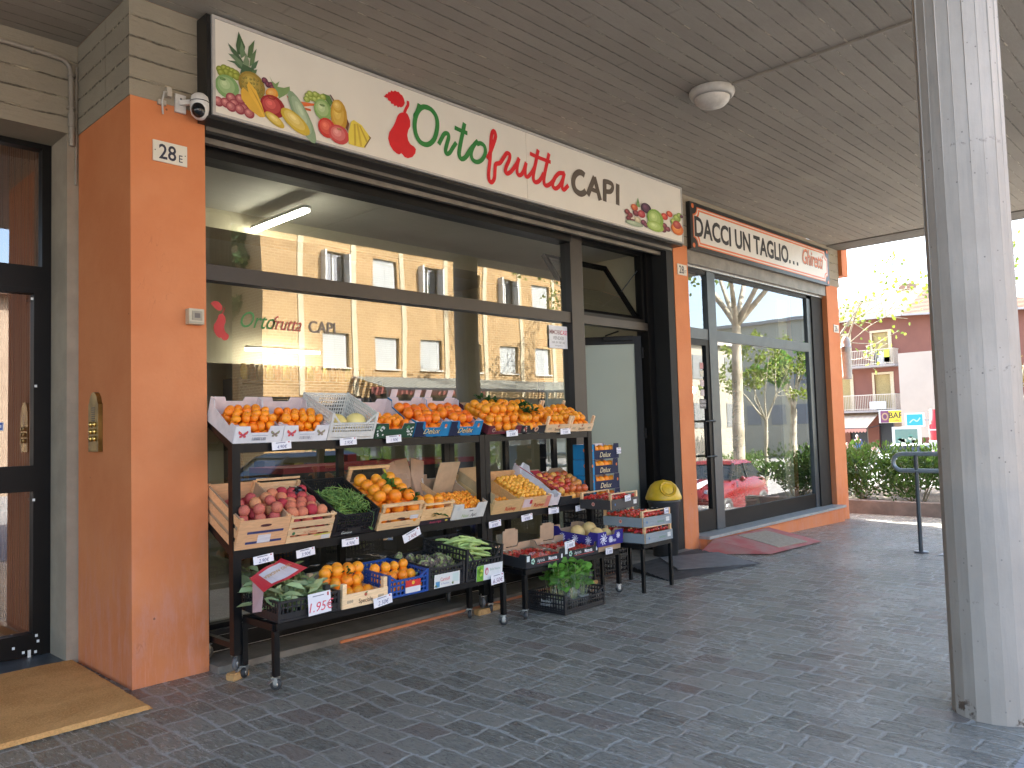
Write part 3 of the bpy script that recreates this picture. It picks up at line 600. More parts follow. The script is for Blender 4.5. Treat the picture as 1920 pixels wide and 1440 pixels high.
# ground-floor canopy and shop
cp = empty("shop_canopy", (23, -12.5, 3), label="long corrugated grey shop canopy on thin posts across the street", cat="canopy")
mb = MB()
for i in range(52): mb.box(17.2+i*.25, YB+.05, 3.55, 17.36+i*.25, YB+.1, 3.6); mb.bar((17.28+i*.25, YB+.08, 3.62), (17.28+i*.25, -11.9, 3.08), .15, .03, (.36, .37, .32))
wpart("slatted_roof", mb, M_MATTE, cp)
mb = MB(); mb.box(17.1, -11.95, 3.0, 30.3, -11.85, 3.1, (.04, .04, .045))
for x in (17.2, 21.5, 25.8, 30.2): mb.box(x-.04, -11.94, .02, x+.04, -11.86, 3.0, (.04, .04, .045))
wpart("canopy_frame", mb, M_PAINT, cp)
mb = MB(); mb.box(16.6, YB+.02, .02, 31, YB+.045, 2.85, (.03, .03, .03))
for i in range(9): mb.box(17+i*1.6, YB+.046, .3, 18.2+i*1.6, YB+.06, 2.5, (.10, .12, .13))
mb.box(18, YB+.06, 2.95, 24, YB+.10, 3.25, (.35, .12, .10)); wpart("shopfront", mb, M_PAINT, cp)
# low house to the left
lh = empty("low_house", (4, -16, 0), label="low pale house with a hipped tile roof across the street, mirrored at the far left", cat="building")
wins = [(-4+3.0*i, -2.9+3.0*i, z, z+1.5) for i in range(4) for z in (.9, 3.7)]
mb = MB(); opening(mb, -6, 8.6, -.1, 5.9, -14.4, wins); mb.add([(8.6, -14.4, -.1), (8.6, -24, -.1), (8.6, -24, 5.9), (8.6, -14.4, 5.9)], [(0, 1, 2, 3)])
wpart("wall", mb, plain("beige_render", (.34, .26, .19), (.28, .21, .15), 2, .85), lh)
mb = MB(); mb.add([(-6.4, -14.0, 5.9), (9.0, -14.0, 5.9), (9.0, -24, 5.9), (-6.4, -24, 5.9), (-1, -19, 7.9), (4, -19, 7.9)], [(0, 1, 5, 4), (1, 2, 5), (2, 3, 4, 5), (3, 0, 4), (0, 3, 2, 1)]); wpart("roof", mb, M_TILE, lh)
for a, b, c, e in wins:
    f = MB(); f.box(a, -14.6, c, a+.08, -14.5, e, (.7, .7, .68)); f.box(b-.08, -14.6, c, b, -14.5, e, (.7, .7, .68)); f.box(a, -14.6, c, b, -14.5, c+.08, (.7, .7, .68)); f.box((a+b)/2-.04, -14.6, c, (a+b)/2+.04, -14.5, e, (.7, .7, .68)); f.box(a, -14.64, c, b, -14.62, e, (.05, .06, .07)); wpart("window", f, M_SHUTR, lh)
# far blocks mirrored in the salon glass
for (x0, x1, y0, y1, h, cc, lab) in ((38, 48, -26, -15, 6.4, (.33, .31, .25), "grey block with a flat roof mirrored behind the plane tree"), (58, 80, -22, -10, 9.0, (.42, .41, .33), "pale cream panelled building mirrored at the right of the salon glass")):
    t = empty("far_building", ((x0+x1)/2, (y0+y1)/2, -1.2), label=lab, cat="building")
    mb = MB(); mb.box(x0, y0, -1.2, x1, y1, h, cc); wpart("wall", mb, M_MATTE, t)
    mb = MB()
    for i in range(int((x1-x0)/2)):
        for z in (1.2, 4.2): mb.box(x0+.5+i*2, y1, z, x0+1.7+i*2, y1+.04, z+1.5, (.17, .18, .18))
    for i in range(int((y1-y0)/2)):
        for z in (1.2, 4.2): mb.box(x0-.04, y0+.5+i*2, z, x0, y0+1.7+i*2, z+1.5, (.2, .22, .24))
    wpart("windows_band", mb, M_PAINT, t)
    mb = MB(); mb.box(x0-.3, y0-.3, h, x1+.3, y1+.3, h+.25, (.35, .34, .32)); wpart("roof_edge", mb, M_MATTE, t)
# ------------------------------------------------------------------ foliage
def leafmat(name, a, b, tr=.35):
    m = Mt(name, .55, 0, .3); k = m.noise(2.2, detail=3)*.7
    cc = m.mix(1.0, m.mix(m.ss(k, .15, .6), a, b), m.vcol(), 'MULTIPLY'); m.col(cc)
    t = m.nt.nodes.new("ShaderNodeBsdfTranslucent"); m.L(m.mix(.5, cc, (b[0]*1.6, b[1]*1.6, b[2])), t.inputs[0])
    mx = m.nt.nodes.new("ShaderNodeMixShader"); mx.inputs[0].default_value = tr; m.nt.links.new(m.b.outputs[0], mx.inputs[1]); m.nt.links.new(t.outputs[0], mx.inputs[2])
    m.nt.links.new(mx.outputs[0], m.nt.nodes["Material Output"].inputs[0]); return m.m
L_PLANE = leafmat("plane_leaf", (.09, .14, .03), (.19, .25, .045), .4); L_GOLD = leafmat("golden_leaf", (.25, .17, .05), (.34, .27, .07), .4)
L_SHRUB = leafmat("shrub_leaf", (.035, .08, .024), (.09, .17, .04), .28); L_HEDGE = leafmat("hedge_leaf", (.05, .10, .02), (.12, .22, .04), .3)
L_GREEN = leafmat("fresh_leaf", (.06, .16, .03), (.14, .30, .05), .4); L_DEEP = leafmat("dark_leaf", (.02, .07, .02), (.05, .13, .03), .25)
M_BARK = plain("plane_bark", (.46, .42, .32), (.22, .20, .14), 2.2, .8, bump=.2, bs=12)
def leaf(mb, p, d, n, l, w, col=(1, 1, 1), fold=.25):
    d = d.normalized(); s = d.cross(n)
    if s.length < 1e-4: s = d.orthogonal()
    s.normalize(); n = s.cross(d)
    q = [p, p+d*l*.35+s*w*.5+n*l*fold*.3, p+d*l*.75+s*w*.38+n*l*fold*.25, p+d*l, p+d*l*.75-s*w*.38+n*l*fold*.25, p+d*l*.35-s*w*.5+n*l*fold*.3, p+d*l*.4, p+d*l*.75]
    if col == (1, 1, 1): g = random.uniform(.55, 1.25); col = (g*random.uniform(.9, 1.1), g, g*.95)
    mb.add(q, [(0, 1, 6), (1, 2, 7, 6), (2, 3, 7), (0, 6, 5), (6, 7, 4, 5), (7, 3, 4)], col)
def rv(): 
    while 1:
        v = Vector((random.uniform(-1, 1), random.uniform(-1, 1), random.uniform(-1, 1)))
        if .05 < v.length < 1: return v
def tree(x, y, zb, H, spread, nleaf, mat, label, seed, size=.13, fork=.45, bare=False, rad=.28, group=None):
    random.seed(seed); t = empty("street_tree", (x, y, zb), label=label, cat="tree", group=group)
    tr = MB(); lf = MB(); tips = []
    f = Vector((x+.2, y, zb+H*fork)); mid = (Vector((x, y, zb))+f)/2+Vector((.15, -.1, 0))
    tr.tube([(x, y, zb-.1), mid, f], [rad, rad*.8, rad*.7], 12)
    for i in range(6):
        a = i*2*PI/6+random.uniform(-.4, .4); e = f+Vector((math.cos(a)*spread*.6, math.sin(a)*spread*.6, H*(1-fork)*random.uniform(.55, 1)))
        m1 = f.lerp(e, .45)+rv()*.35; tr.tube([f, m1, e], [rad*.5, rad*.3, rad*.1], 8)
        for j in range(5):
            s = m1.lerp(e, random.uniform(0, 1)); q = s+Vector((math.cos(a+random.uniform(-1.2, 1.2)), math.sin(a+random.uniform(-1.2, 1.2)), random.uniform(-.2, .9)))*spread*random.uniform(.25, .55)
            k = s.lerp(q, .5)+rv()*.15; tr.tube([s, k, q], [rad*.14, rad*.09, .012], 5); tips.append((k, q))
            for _ in range(3):
                q2 = q+rv()*spread*.22; tr.tube([k.lerp(q, .6), q2], [.012, .006], 4); tips.append((q, q2))
    for i in range(nleaf):
        a, b = random.choice(tips); p = a.lerp(b, random.uniform(.2, 1.1))+rv()*spread*.10
        leaf(lf, p, rv(), rv(), size*random.uniform(.7, 1.3), size*.8)
    wpart("trunk", tr, M_BARK, t)
    if nleaf: wpart("crown", lf, mat, t)
    return t
tree(22, -1.3, -.9, 9.5, 4.2, 2600, L_PLANE, "plane tree with pale mottled trunk mirrored in the salon window", 3, .15, rad=.2, fork=.56)
tree(25.5, -8.5, -.3, 10.5, 3.6, 1500, L_PLANE, "sparse plane tree shading the right part of the brick facade", 5, .15, rad=.25)
tree(44, -9.5, -1.2, 7.5, 2.2, 4500, L_GREEN, "full bright green tree mirrored beside the pale building", 6, .2)
tree(12.0, -17, 0, 12, 2.2, 5500, L_DEEP, "dark evergreen tree added to darken the reflection between the low house and the brick building", 15, .2, fork=.2)  # invented tree, keeps the mirrored gap beside the brick building dark
tree(23.0, 9.7, -.9, 6.6, 3.2, 650, L_PLANE, "sparse yellow-green tree in young leaf beyond the orange corner pillar", 11, .12, rad=.13)
tree(38, 4.6, -1.1, 10.5, 3.6, 500, L_PLANE, "thinly leaved tree with pale branches right of the fluted column", 12, .18, rad=.2)
tree(44, 8.5, -1.2, 6.2, 3.0, 5000, L_GOLD, "golden brown leafy tree behind the fluted column", 14, .2, rad=.2)
tree(29, -3.9, -1.0, 5.6, 1.9, 1500, L_PLANE, "small yellow-green tree mirrored low in the middle of the salon window", 17, .12, rad=.08)
tree(16.3, 11.0, -.9, 10, 2.6, 11000, L_GREEN, "unseen leafy tree added behind the building to shade the planting bed", 31, .2, rad=.2)  # out of view, added so its crown shades shrubs and kerb
tree(18.9, 13.4, -.9, 10, 2.8, 9000, L_GREEN, "second unseen leafy tree added behind the building for shade", 32, .2, rad=.2)  # another hidden tree, added to widen that shade
random.seed(21)
def shrub(x, y, zb, rx, ry, h, n, mat, label, cat, group, name="shrub", size=.07, stem=True):
    t = empty(name, (x, y, zb), label=label, cat=cat, group=group); lf = MB(); st = MB()
    cl = [(x+random.uniform(-.8, .8)*rx, y+random.uniform(-.8, .8)*ry, zb+h*random.uniform(.25, .9), random.uniform(.25, .5)) for _ in range(16)]
    for i in range(n):
        c = random.choice(cl); v = rv(); v = v.normalized()*random.uniform(.5, 1)
        p = Vector((c[0]+v.x*rx*c[3], c[1]+v.y*ry*c[3], max(zb+.05, c[2]+v.z*h*.42*c[3]*1.6)))
        leaf(lf, p, (v+Vector((0, 0, .7))+rv()*.7), rv(), size*random.uniform(.7, 1.5), size*.55)
    for c in cl: st.tube([(x+random.uniform(-.1, .1), y+random.uniform(-.1, .1), zb-.05), (c[0], c[1], c[2])], [.012, .004], 4)
    wpart("foliage", lf, mat, t); wpart("stems", st, M_BARK, t)
for i in range(13):
    y = 3.6+i*.95; shrub(15.0+random.uniform(-.15, .2), y, .0, .75, .75, .86+random.uniform(-.12, .1), 1500, L_SHRUB, "bushy dark green shrub in the planting bed behind the low kerb", "shrub", "shrubs in the planting bed", size=.075)
for i in range(9):
    y = 3.8+i*1.35; shrub(16.4+random.uniform(-.2, .2), y, .0, .9, .9, .88, 1100, L_SHRUB, "dark green shrub in the rear row of the planting bed", "shrub", "shrubs at the back of the planting bed", size=.085)
for i in range(9):
    shrub(24.0+i*.8, -3.2-i*.25, -1.0, .6, .5, 1.15, 900, L_HEDGE, "clipped section of the green hedge mirrored behind the red car", "hedge", "hedge across the side street", "hedge", size=.08)
for i in range(6):
    shrub(13.0+i*1.4, -9.6, -.2, .8, .5, 1.3, 800, L_HEDGE, "section of hedge along the far pavement mirrored between the racks", "hedge", "hedge along the far pavement", "hedge", size=.09)
# ------------------------------------------------------------------ cars mirrored in the glass
def loft(mb, secs, col, sm=True):
    n = len(secs[0]); vs = [p for s in secs for p in s]
    mb.add(vs, [(i*n+k, i*n+k+1, (i+1)*n+k+1, (i+1)*n+k) for i in range(len(secs)-1) for k in range(n-1)], col, sm)
def car(x, y, z, ang, body, roof, label, L=3.8, Wd=1.7, Hc=1.42, stripes=False):
    t = empty("parked_car", (x, y, z), (0, 0, ang), label=label, cat="car")
    prof = [(-L/2, .35, .62), (-L/2+.1, .35, .80), (-L*.30, .33, .92), (-L*.13, .33, .98), (L*.30, .33, .98), (L/2-.08, .33, .92), (L/2, .4, .7)]
    b = MB(); secs = []
    for px, zl, zh in prof:
        w = Wd/2*(.86 if abs(px) > L/2-.15 else 1)
        secs.append([(px, -w*.94, zl-.12), (px, -w, zl+.1), (px, -w*.99, (zl+zh)/2), (px, -w*.93, zh-.05), (px, -w*.8, zh), (px, 0, zh+.03), (px, w*.8, zh), (px, w*.93, zh-.05), (px, w*.99, (zl+zh)/2), (px, w, zl+.1), (px, w*.94, zl-.12)])
    loft(b, secs, body); b.add(secs[0], [tuple(range(11))], body); b.add(secs[-1], [tuple(reversed(range(11)))], body); obj("body", b, M_CARP, t, (0, 0, 0))
    w = Wd/2*.82; w2 = Wd/2*.68
    g = MB(); a0, a1, b0, b1 = -L*.17, -L*.03, L*.30, L*.42
    lo, hi = [(a0, -w, .96), (b1, -w, .96), (b1, w, .96), (a0, w, .96)], [(a1, -w2, Hc-.07), (b0, -w2, Hc-.07), (b0, w2, Hc-.07), (a1, w2, Hc-.07)]
    g.add(lo+hi, [(0, 1, 5, 4), (1, 2, 6, 5), (2, 3, 7, 6), (3, 0, 4, 7)], (.03, .035, .04)); obj("cabin_glass", g, M_CARG, t, (0, 0, 0))
    r = MB(); r.add([(a1-.05, -w2-.03, Hc-.08), (b0+.05, -w2-.03, Hc-.08), (b0+.05, w2+.03, Hc-.08), (a1-.05, w2+.03, Hc-.08), (a1+.12, -w2+.12, Hc), (b0-.1, -w2+.12, Hc), (b0-.1, w2-.12, Hc), (a1+.12, w2-.12, Hc)], [(0, 1, 5, 4), (1, 2, 6, 5), (2, 3, 7, 6), (3, 0, 4, 7), (4, 5, 6, 7)], roof); obj("roof", r, M_CARP, t, (0, 0, 0))
    for sy in (-1, 1):
        pl = MB(); pl.bar((a0, sy*w, .97), (a1, sy*w2, Hc-.06), .06, .05, (.02, .02, .02)); pl.bar(((a1+b0)/2, sy*(w+.0), .97), ((a1+b0)/2, sy*(w2+.01), Hc-.06), .07, .05, (.02, .02, .02)); obj("pillar", pl, M_PAINT, t)
        for px in (-L*.32, L*.31):
            wl = MB(); MM = Matrix.Translation((px, sy*Wd*.46, .30)) @ Matrix.Rotation(PI/2, 4, 'X')
            wl.lathe([(.0, -.09), (.17, -.09), (.19, -.1), (.30, -.1), (.30, .1), (.19, .1), (.17, .09), (0, .09)], 20, (0, 0, 0), (.015, .015, .015), True, MM); wo = obj("wheel", wl, M_RUB, t)
            rm = MB(); rm.lathe([(.0, -.105), (.16, -.1), (.18, -.085), (.18, .085), (.16, .1), (0, .105)], 14, (0, 0, 0), (.5, .5, .5), True, Matrix.Rotation(PI/2, 4, 'X')); rm.v = [(v[0], v[1], v[2]) for v in rm.v]
            ro = obj("rim", rm, M_ZINC, wo, (0, 0, 0)); ro.location = (0, 0, .30)
        hl = MB(); hl.ico((-L/2+.14, sy*Wd*.34, .72), .13, 2, (.8, .8, .8), (.6, 1, .85)); obj("headlight", hl, M_ZINC, t)
        mi = MB(); mi.ico((-L*.10, sy*(Wd/2+.08), 1.0), .10, 1, body, (.7, 1, .75)); obj("mirror", mi, M_CARP, t)
    gr = MB(); gr.box(-L/2-.03, -.4, .50, -L/2+.02, .4, .68, (.05, .05, .05))
    for i in range(4): gr.box(-L/2-.04, -.4, .52+i*.045, -L/2-.02, .4, .535+i*.045, (.6, .6, .6))
    gr.box(-L/2-.02, -.55, .26, -L/2+.05, .55, .40, (.03, .03, .03)); obj("grille", gr, M_PAINT, t)
    if stripes:
        s = MB()
        for sy in (-.38, .12): s.add([(-L/2+.13, sy, .845), (-L*.30, sy, .957), (-L*.17, sy, .99), (-L*.17, sy+.26, .99), (-L*.30, sy+.26, .957), (-L/2+.13, sy+.26, .845)], [(0, 1, 2, 3, 4, 5)], (.75, .75, .75))
        obj("bonnet_stripe", s, M_CARP, t)
M_CARP = vmat("car_paint", .22, var=.03); M_CARG = plain("car_glass", (.02, .025, .03), None, rough=.05)
car(18.7, -.30, -.93, R(-6), (.12, .005, .006), (.14, .006, .007), "small red car with pale bonnet stripes mirrored in the salon window", stripes=True)
car(7.6, -2.6, -.32, R(2), (.03, .11, .20), (.03, .11, .20), "dark blue car parked in the street, mirrored between the rack shelves", L=4.2, Wd=1.75, Hc=1.5)
car(40.5, 12.0, -1.2, R(80), (.62, .66, .68), (.62, .66, .68), "pale silver car parked in front of the bar beyond the shrubs", L=4.0)
# ================================================================== the corner house and the bar beyond the shrubs
M_RED = plain("brown_red_render", (.24, .095, .065), (.20, .078, .055), .6, .85)
ch = empty("corner_house", (60, 20, -1.2), label="red-brown corner house with hipped tile roof, balconies and a bar below", cat="building")
ZG = -1.2; A = Vector((55, 17.3, 0)); B = Vector((55, 27, 0)); D = Vector((60, 9.2, 0)); E2 = Vector((72, 18, 0))
def wallX(par, wins, x, y0, y1, z0, z1, d, name, mat):
    mb = MB(); ys = sorted({y0, y1, *[w[0] for w in wins], *[w[1] for w in wins]}); zz = sorted({z0, z1, *[w[2] for w in wins], *[w[3] for w in wins]})
    for a, b in zip(ys, ys[1:]):
        for c, e in zip(zz, zz[1:]):
            if any(w[0] < (a+b)/2 < w[1] and w[2] < (c+e)/2 < w[3] for w in wins): continue
            mb.add([(x, a, c), (x, b, c), (x, b, e), (x, a, e)], [(0, 3, 2, 1)])
    for a, b, c, e in wins: mb.add([(x, a, c), (x, b, c), (x, b, e), (x, a, e), (x+d, a, c), (x+d, b, c), (x+d, b, e), (x+d, a, e)], [(0, 1, 5, 4), (1, 2, 6, 5), (2, 3, 7, 6), (3, 0, 4, 7)])
    return wpart(name, mb, mat, par)
wn = [(18.0, 19.0, 2.0, 4.35), (18.0, 19.0, 5.0, 7.15), (20.6, 21.6, 2.0, 4.35), (20.6, 21.6, 5.0, 7.15), (17.9, 18.9, ZG, 1.2), (19.6, 20.8, ZG, 1.2), (21.6, 22.8, ZG, 1.2)]
wallX(ch, wn, 55, 17.3, 27, ZG, 8.1, .3, "side_wall", M_RED)
mb = MB(); mb.add([(55, 17.3, ZG), (60, 9.2, ZG), (60, 9.2, 8.1), (55, 17.3, 8.1)], [(0, 3, 2, 1)]); wpart("front_wall", mb, M_RED, ch); mb = MB(); mb.add([(60, 9.2, ZG), (72, 12, ZG), (72, 12, 8.1), (60, 9.2, 8.1)], [(0, 3, 2, 1)])
mb.add([(55, 27, ZG), (70, 27, ZG), (70, 27, 8.1), (55, 27, 8.1)], [(0, 1, 2, 3)]); wpart("end_wall", mb, M_RED, ch)
mb = MB(); mb.add([(54.4, 16.9, 8.15), (59.6, 8.5, 8.15), (73, 11.5, 8.15), (73, 28, 8.15), (54.4, 28, 8.15), (59.5, 16.6, 10.6), (66, 20, 11.2)], [(0, 5, 1), (1, 5, 6, 2), (2, 6, 3), (3, 6, 4), (4, 6, 5, 0)]); ro = wpart("roof", mb, M_TILE, ch)
mb = MB(); mb.box(64, 19, 9.8, 65, 20, 11.6, (.4, .25, .18)); wpart("chimney", mb, M_MATTE, ro)
mb = MB(); mb.bar((54.35, 16.9, 8.08), (54.35, 28, 8.08), .15, .12, (.45, .42, .40)); mb.bar((54.35, 16.85, 8.08), (59.6, 8.4, 8.08), .15, .12, (.45, .42, .40)); wpart("gutter", mb, M_PAINT, ch)
for k, (a, b, c, e) in enumerate(wn[:4]):
    f = MB(); f.box(54.93, a-.22, c, 54.998, a-.005, e+.15, (.72, .58, .38)); f.box(54.93, b+.005, c, 54.998, b+.14, e+.15, (.72, .58, .38)); f.box(54.94, a-.2, e+.003, 54.998, b+.12, e+.15, (.72, .58, .38)); w_ = wpart("window", f, M_MATTE, ch)
    s = MB(); s.box(55.12, a, c+(e-c)*(.42 if k == 1 else .02), 55.18, b, e, (.48, .36, .15)); wpart("roller_blind", s, M_MATTE, w_)
    g = MB(); g.box(55.2, a, c, 55.24, b, e, (.10, .12, .14)); g.box(55.15, (a+b)/2-.05, c, 55.19, (a+b)/2+.05, c+(e-c)*.42, (.6, .6, .6)); g.box(55.15, a, c, 55.19, a+.08, c+(e-c)*.42, (.6, .6, .6)); wpart("window_pane", g, M_PAINT, w_)
for z in (2.0, 4.95):
    s = MB(); s.box(53.9, 17.35, z-.14, 54.92, 22.2, z, (.38, .33, .30)); bo = wpart("balcony", s, M_MATTE, ch)
    r = MB(); r.bar((53.95, 17.4, z+1.0), (53.95, 22.2, z+1.0), .06, .05, (.6, .52, .42)); r.bar((53.95, 17.4, z+.08), (53.95, 22.2, z+.08), .05, .04, (.6, .52, .42)); r.bar((53.95, 17.4, z+1.0), (54.95, 17.4, z+1.0), .05, .05, (.6, .52, .42))
    for i in range(44): r.box(53.93, 17.4+i*.11, z, 53.955, 17.43+i*.11, z+1.0, (.55, .46, .36))
    for i in range(9): r.box(53.95+i*.11, 17.39, z, 53.97+i*.11, 17.41, z+1.0, (.55, .46, .36))
    wpart("railing", r, M_PAINT, bo)
wallg = MB(); 
for k, (a, b, c, e) in enumerate(wn[4:]): wallg.box(55.2, a, c, 55.25, b, e, (.03, .035, .04)); wallg.box(55.1, a+.02, c, 55.14, a+.10, e, (.25, .22, .18))
wpart("shop_glazing", wallg, M_PAINT, ch)
mb = MB(); mb.box(54.9, 17.32, ZG, 54.997, 17.85, 1.25, (.40, .26, .15)); wpart("stone_cladding", mb, M_MATTE, ch)
mb = MB()
for dx, dy, l in ((0, 0, 2.7),): mb.tube([(58.6, 18.6, 9.2), (58.6, 18.6, 12.6)], .04, 5)
for z, l in ((12.5, .5), (12.2, .65), (11.9, .45)): mb.tube([(58.6, 18.6-l, z), (58.6, 18.6+l, z+.05)], .018, 4)
thing("roof_aerial", mb, M_STEELG, "thin television aerial standing on the tiled roof of the red-brown house", "aerial")
mb = MB(); mb.bar((53.4, 17.9, 3.0), (53.4, 17.9, 3.4), .02); 
# things on the balcony
mb = MB(); mb.box(54.2, 18.1, 4.96, 54.6, 18.5, 5.4, (.75, .75, .72)); mb.box(54.56, 18.1, 5.4, 54.6, 18.5, 5.85, (.75, .75, .72)); thing("balcony_chair", mb, M_PLAST, "white plastic chair on the upper balcony of the red-brown house", "chair")
mb = MB(); mb.box(53.88, 17.62, 5.1, 53.93, 17.95, 5.9, (.55, .62, .08)); mb.box(53.88, 17.62, 5.1, 53.93, 17.95, 5.4, (.5, .08, .08)); thing("hanging_cloth", mb, M_MATTE, "yellow-green and red cloth hung over the upper balcony railing", "cloth")
mb = MB(); mb.box(53.86, 18.0, 2.05, 53.93, 19.0, 2.55, (.7, .72, .72)); thing("railing_screen", mb, M_MATTE, "white screen behind the lower balcony railing", "screen")
mb = MB(); mb.add([(53.0, 17.6, 3.6), (53.0, 22, 3.6), (54.0, 22, 4.9), (54.0, 17.6, 4.9)], [(0, 1, 2, 3)], (.5, .38, .18))
# awning and sign of the bar
aw = empty("bar_awning", (53, 20, .8), label="cream and pink striped awning with scalloped edge over the bar terrace", cat="awning")
mb = MB()
for i in range(20):
    a, b = 18.7+i*.2, 18.9+i*.2; cc = (.66, .50, .36) if i % 2 else (.70, .55, .40)
    mb.add([(55, a, 1.95), (55, b, 1.95), (52.2, b, .85), (52.2, a, .85)], [(0, 1, 2, 3)], cc); mb.add([(52.2, a, .85), (52.2, b, .85), (52.2, b, .66), (52.2, (a+b)/2, .56), (52.2, a, .66)], [(0, 1, 2, 3, 4)], (.55, .26, .20))
wpart("canvas", mb, M_MATTE, aw)
mb = MB(); mb.bar((52.2, 18.7, .85), (55, 18.7, 1.0), .04); mb.bar((52.2, 22.6, .85), (55, 22.6, 1.0), .04); mb.bar((52.2, 18.7, .86), (52.2, 22.7, .86), .05); wpart("awning_arm", mb, M_STEELG, aw)
bs = empty("bar_sign", (52.5, 17.4, 1.3), label="yellow and purple illuminated sign reading BAR on the red-brown house", cat="sign")
FX = lambda x, y, z: Matrix(((0, 0, -1, x), (-1, 0, 0, y), (0, 1, 0, z), (0, 0, 0, 1)))   # printed face toward -X
mb = MB(); mb.box(52.5, 16.5, 1.15, 52.7, 18.0, 1.95, (.7, .7, .66)); wpart("sign_box", mb, M_PLAST, bs)
mb = MB(); F = FX(52.49, 17.9, 1.17)
mb.flat([(.0, 0), (1.36, 0), (1.36, .74), (0, .74)], F, 0, (.75, .55, .03)); mb.flat([(.0, 0), (.5, 0), (.5, .74), (0, .74)], F, .003, (.16, .04, .10)); mb.ell(.27, .38, .2, .24, 0, F, .006, (.35, .22, .12)); mb.ell(.27, .38, .12, .15, 0, F, .009, (.12, .03, .08))
mb.text("BAR", .52, F @ Matrix.Translation((.93, .27, .006)), 0, (.05, .04, .02), .02, .95); mb.text("caffe", .2, F @ Matrix.Translation((.93, .06, .006)), 0, (.4, .1, .05)); wpart("sign_face", mb, M_PRINT, bs)
mb = MB(); mb.box(49, 13.4, .3, 49.25, 15.5, 5.2, (.62, .57, .53)); mb.box(49.05, 13.6, ZG, 49.2, 13.8, .3, (.3, .3, .3)); mb.box(49.05, 15.0, ZG, 49.2, 15.2, .3, (.3, .3, .3)); mb.v = [(v[0], v[1]+.05, v[2]) for v in mb.v]
thing("blank_panel", mb, plain("off_white_panel", (.42, .35, .29), (.39, .325, .27), .8, .7), "large blank off-white panel standing in front of the red-brown corner house", "billboard")
bs = empty("blue_sign", (39.4, 11.9, 1.0), label="small light blue illuminated sign box beside the red pole", cat="sign")
mb = MB(); mb.box(39.3, 11.5, 1.02, 39.5, 12.32, 1.66, (.7, .75, .78)); mb.box(39.37, 11.3, 1.3, 39.42, 11.5, 1.36, (.3, .3, .3)); wpart("sign_box", mb, M_PLAST, bs)
mb = MB(); F = FX(39.29, 12.3, 1.04); mb.flat([(.06, .05), (.74, .05), (.74, .56), (.06, .56)], F, 0, (.02, .30, .70)); mb.stroke([(.18, .18), (.35, .32), (.5, .24), (.64, .4)], .05, F, .003, (.35, .6, .85)); wpart("sign_face", mb, M_PRINT, bs)
mb = MB(); mb.lathe([(.0, 0), (.26, 0), (.26, 2.3), (.2, 2.36), (.2, 3.0), (0, 3.0)], 16, (39.6, 11.15, ZG), (.45, .03, .03)); mb.lathe([(.265, 1.1), (.265, 1.6)], 16, (39.6, 11.15, ZG), (.7, .7, .7)); mb.lathe([(.265, 2.05), (.265, 2.1)], 16, (39.6, 11.15, ZG), (.7, .7, .7))
thing("red_pole", mb, M_PAINT, "thick red pole with a white notice and bands in front of the bar", "pole")
mb = MB(); mb.box(44.4, 13.2, ZG+.4, 44.55, 14.6, .98, (.55, .55, .52)); mb.box(44.38, 13.35, ZG+.6, 44.4, 14.45, .85, (.10, .18, .15)); 
for i in range(16): mb.ell(.1+random.random()*.9, .1+random.random()*1.1, .12, .1, 0, FX(44.375, 14.45, ZG+.6), 0, random.choice([(.25, .35, .28), (.08, .2, .16), (.4, .45, .35)]))
thing("poster_case", mb, M_PRINT, "glazed poster case with a green picture beside the bar entrance", "poster")
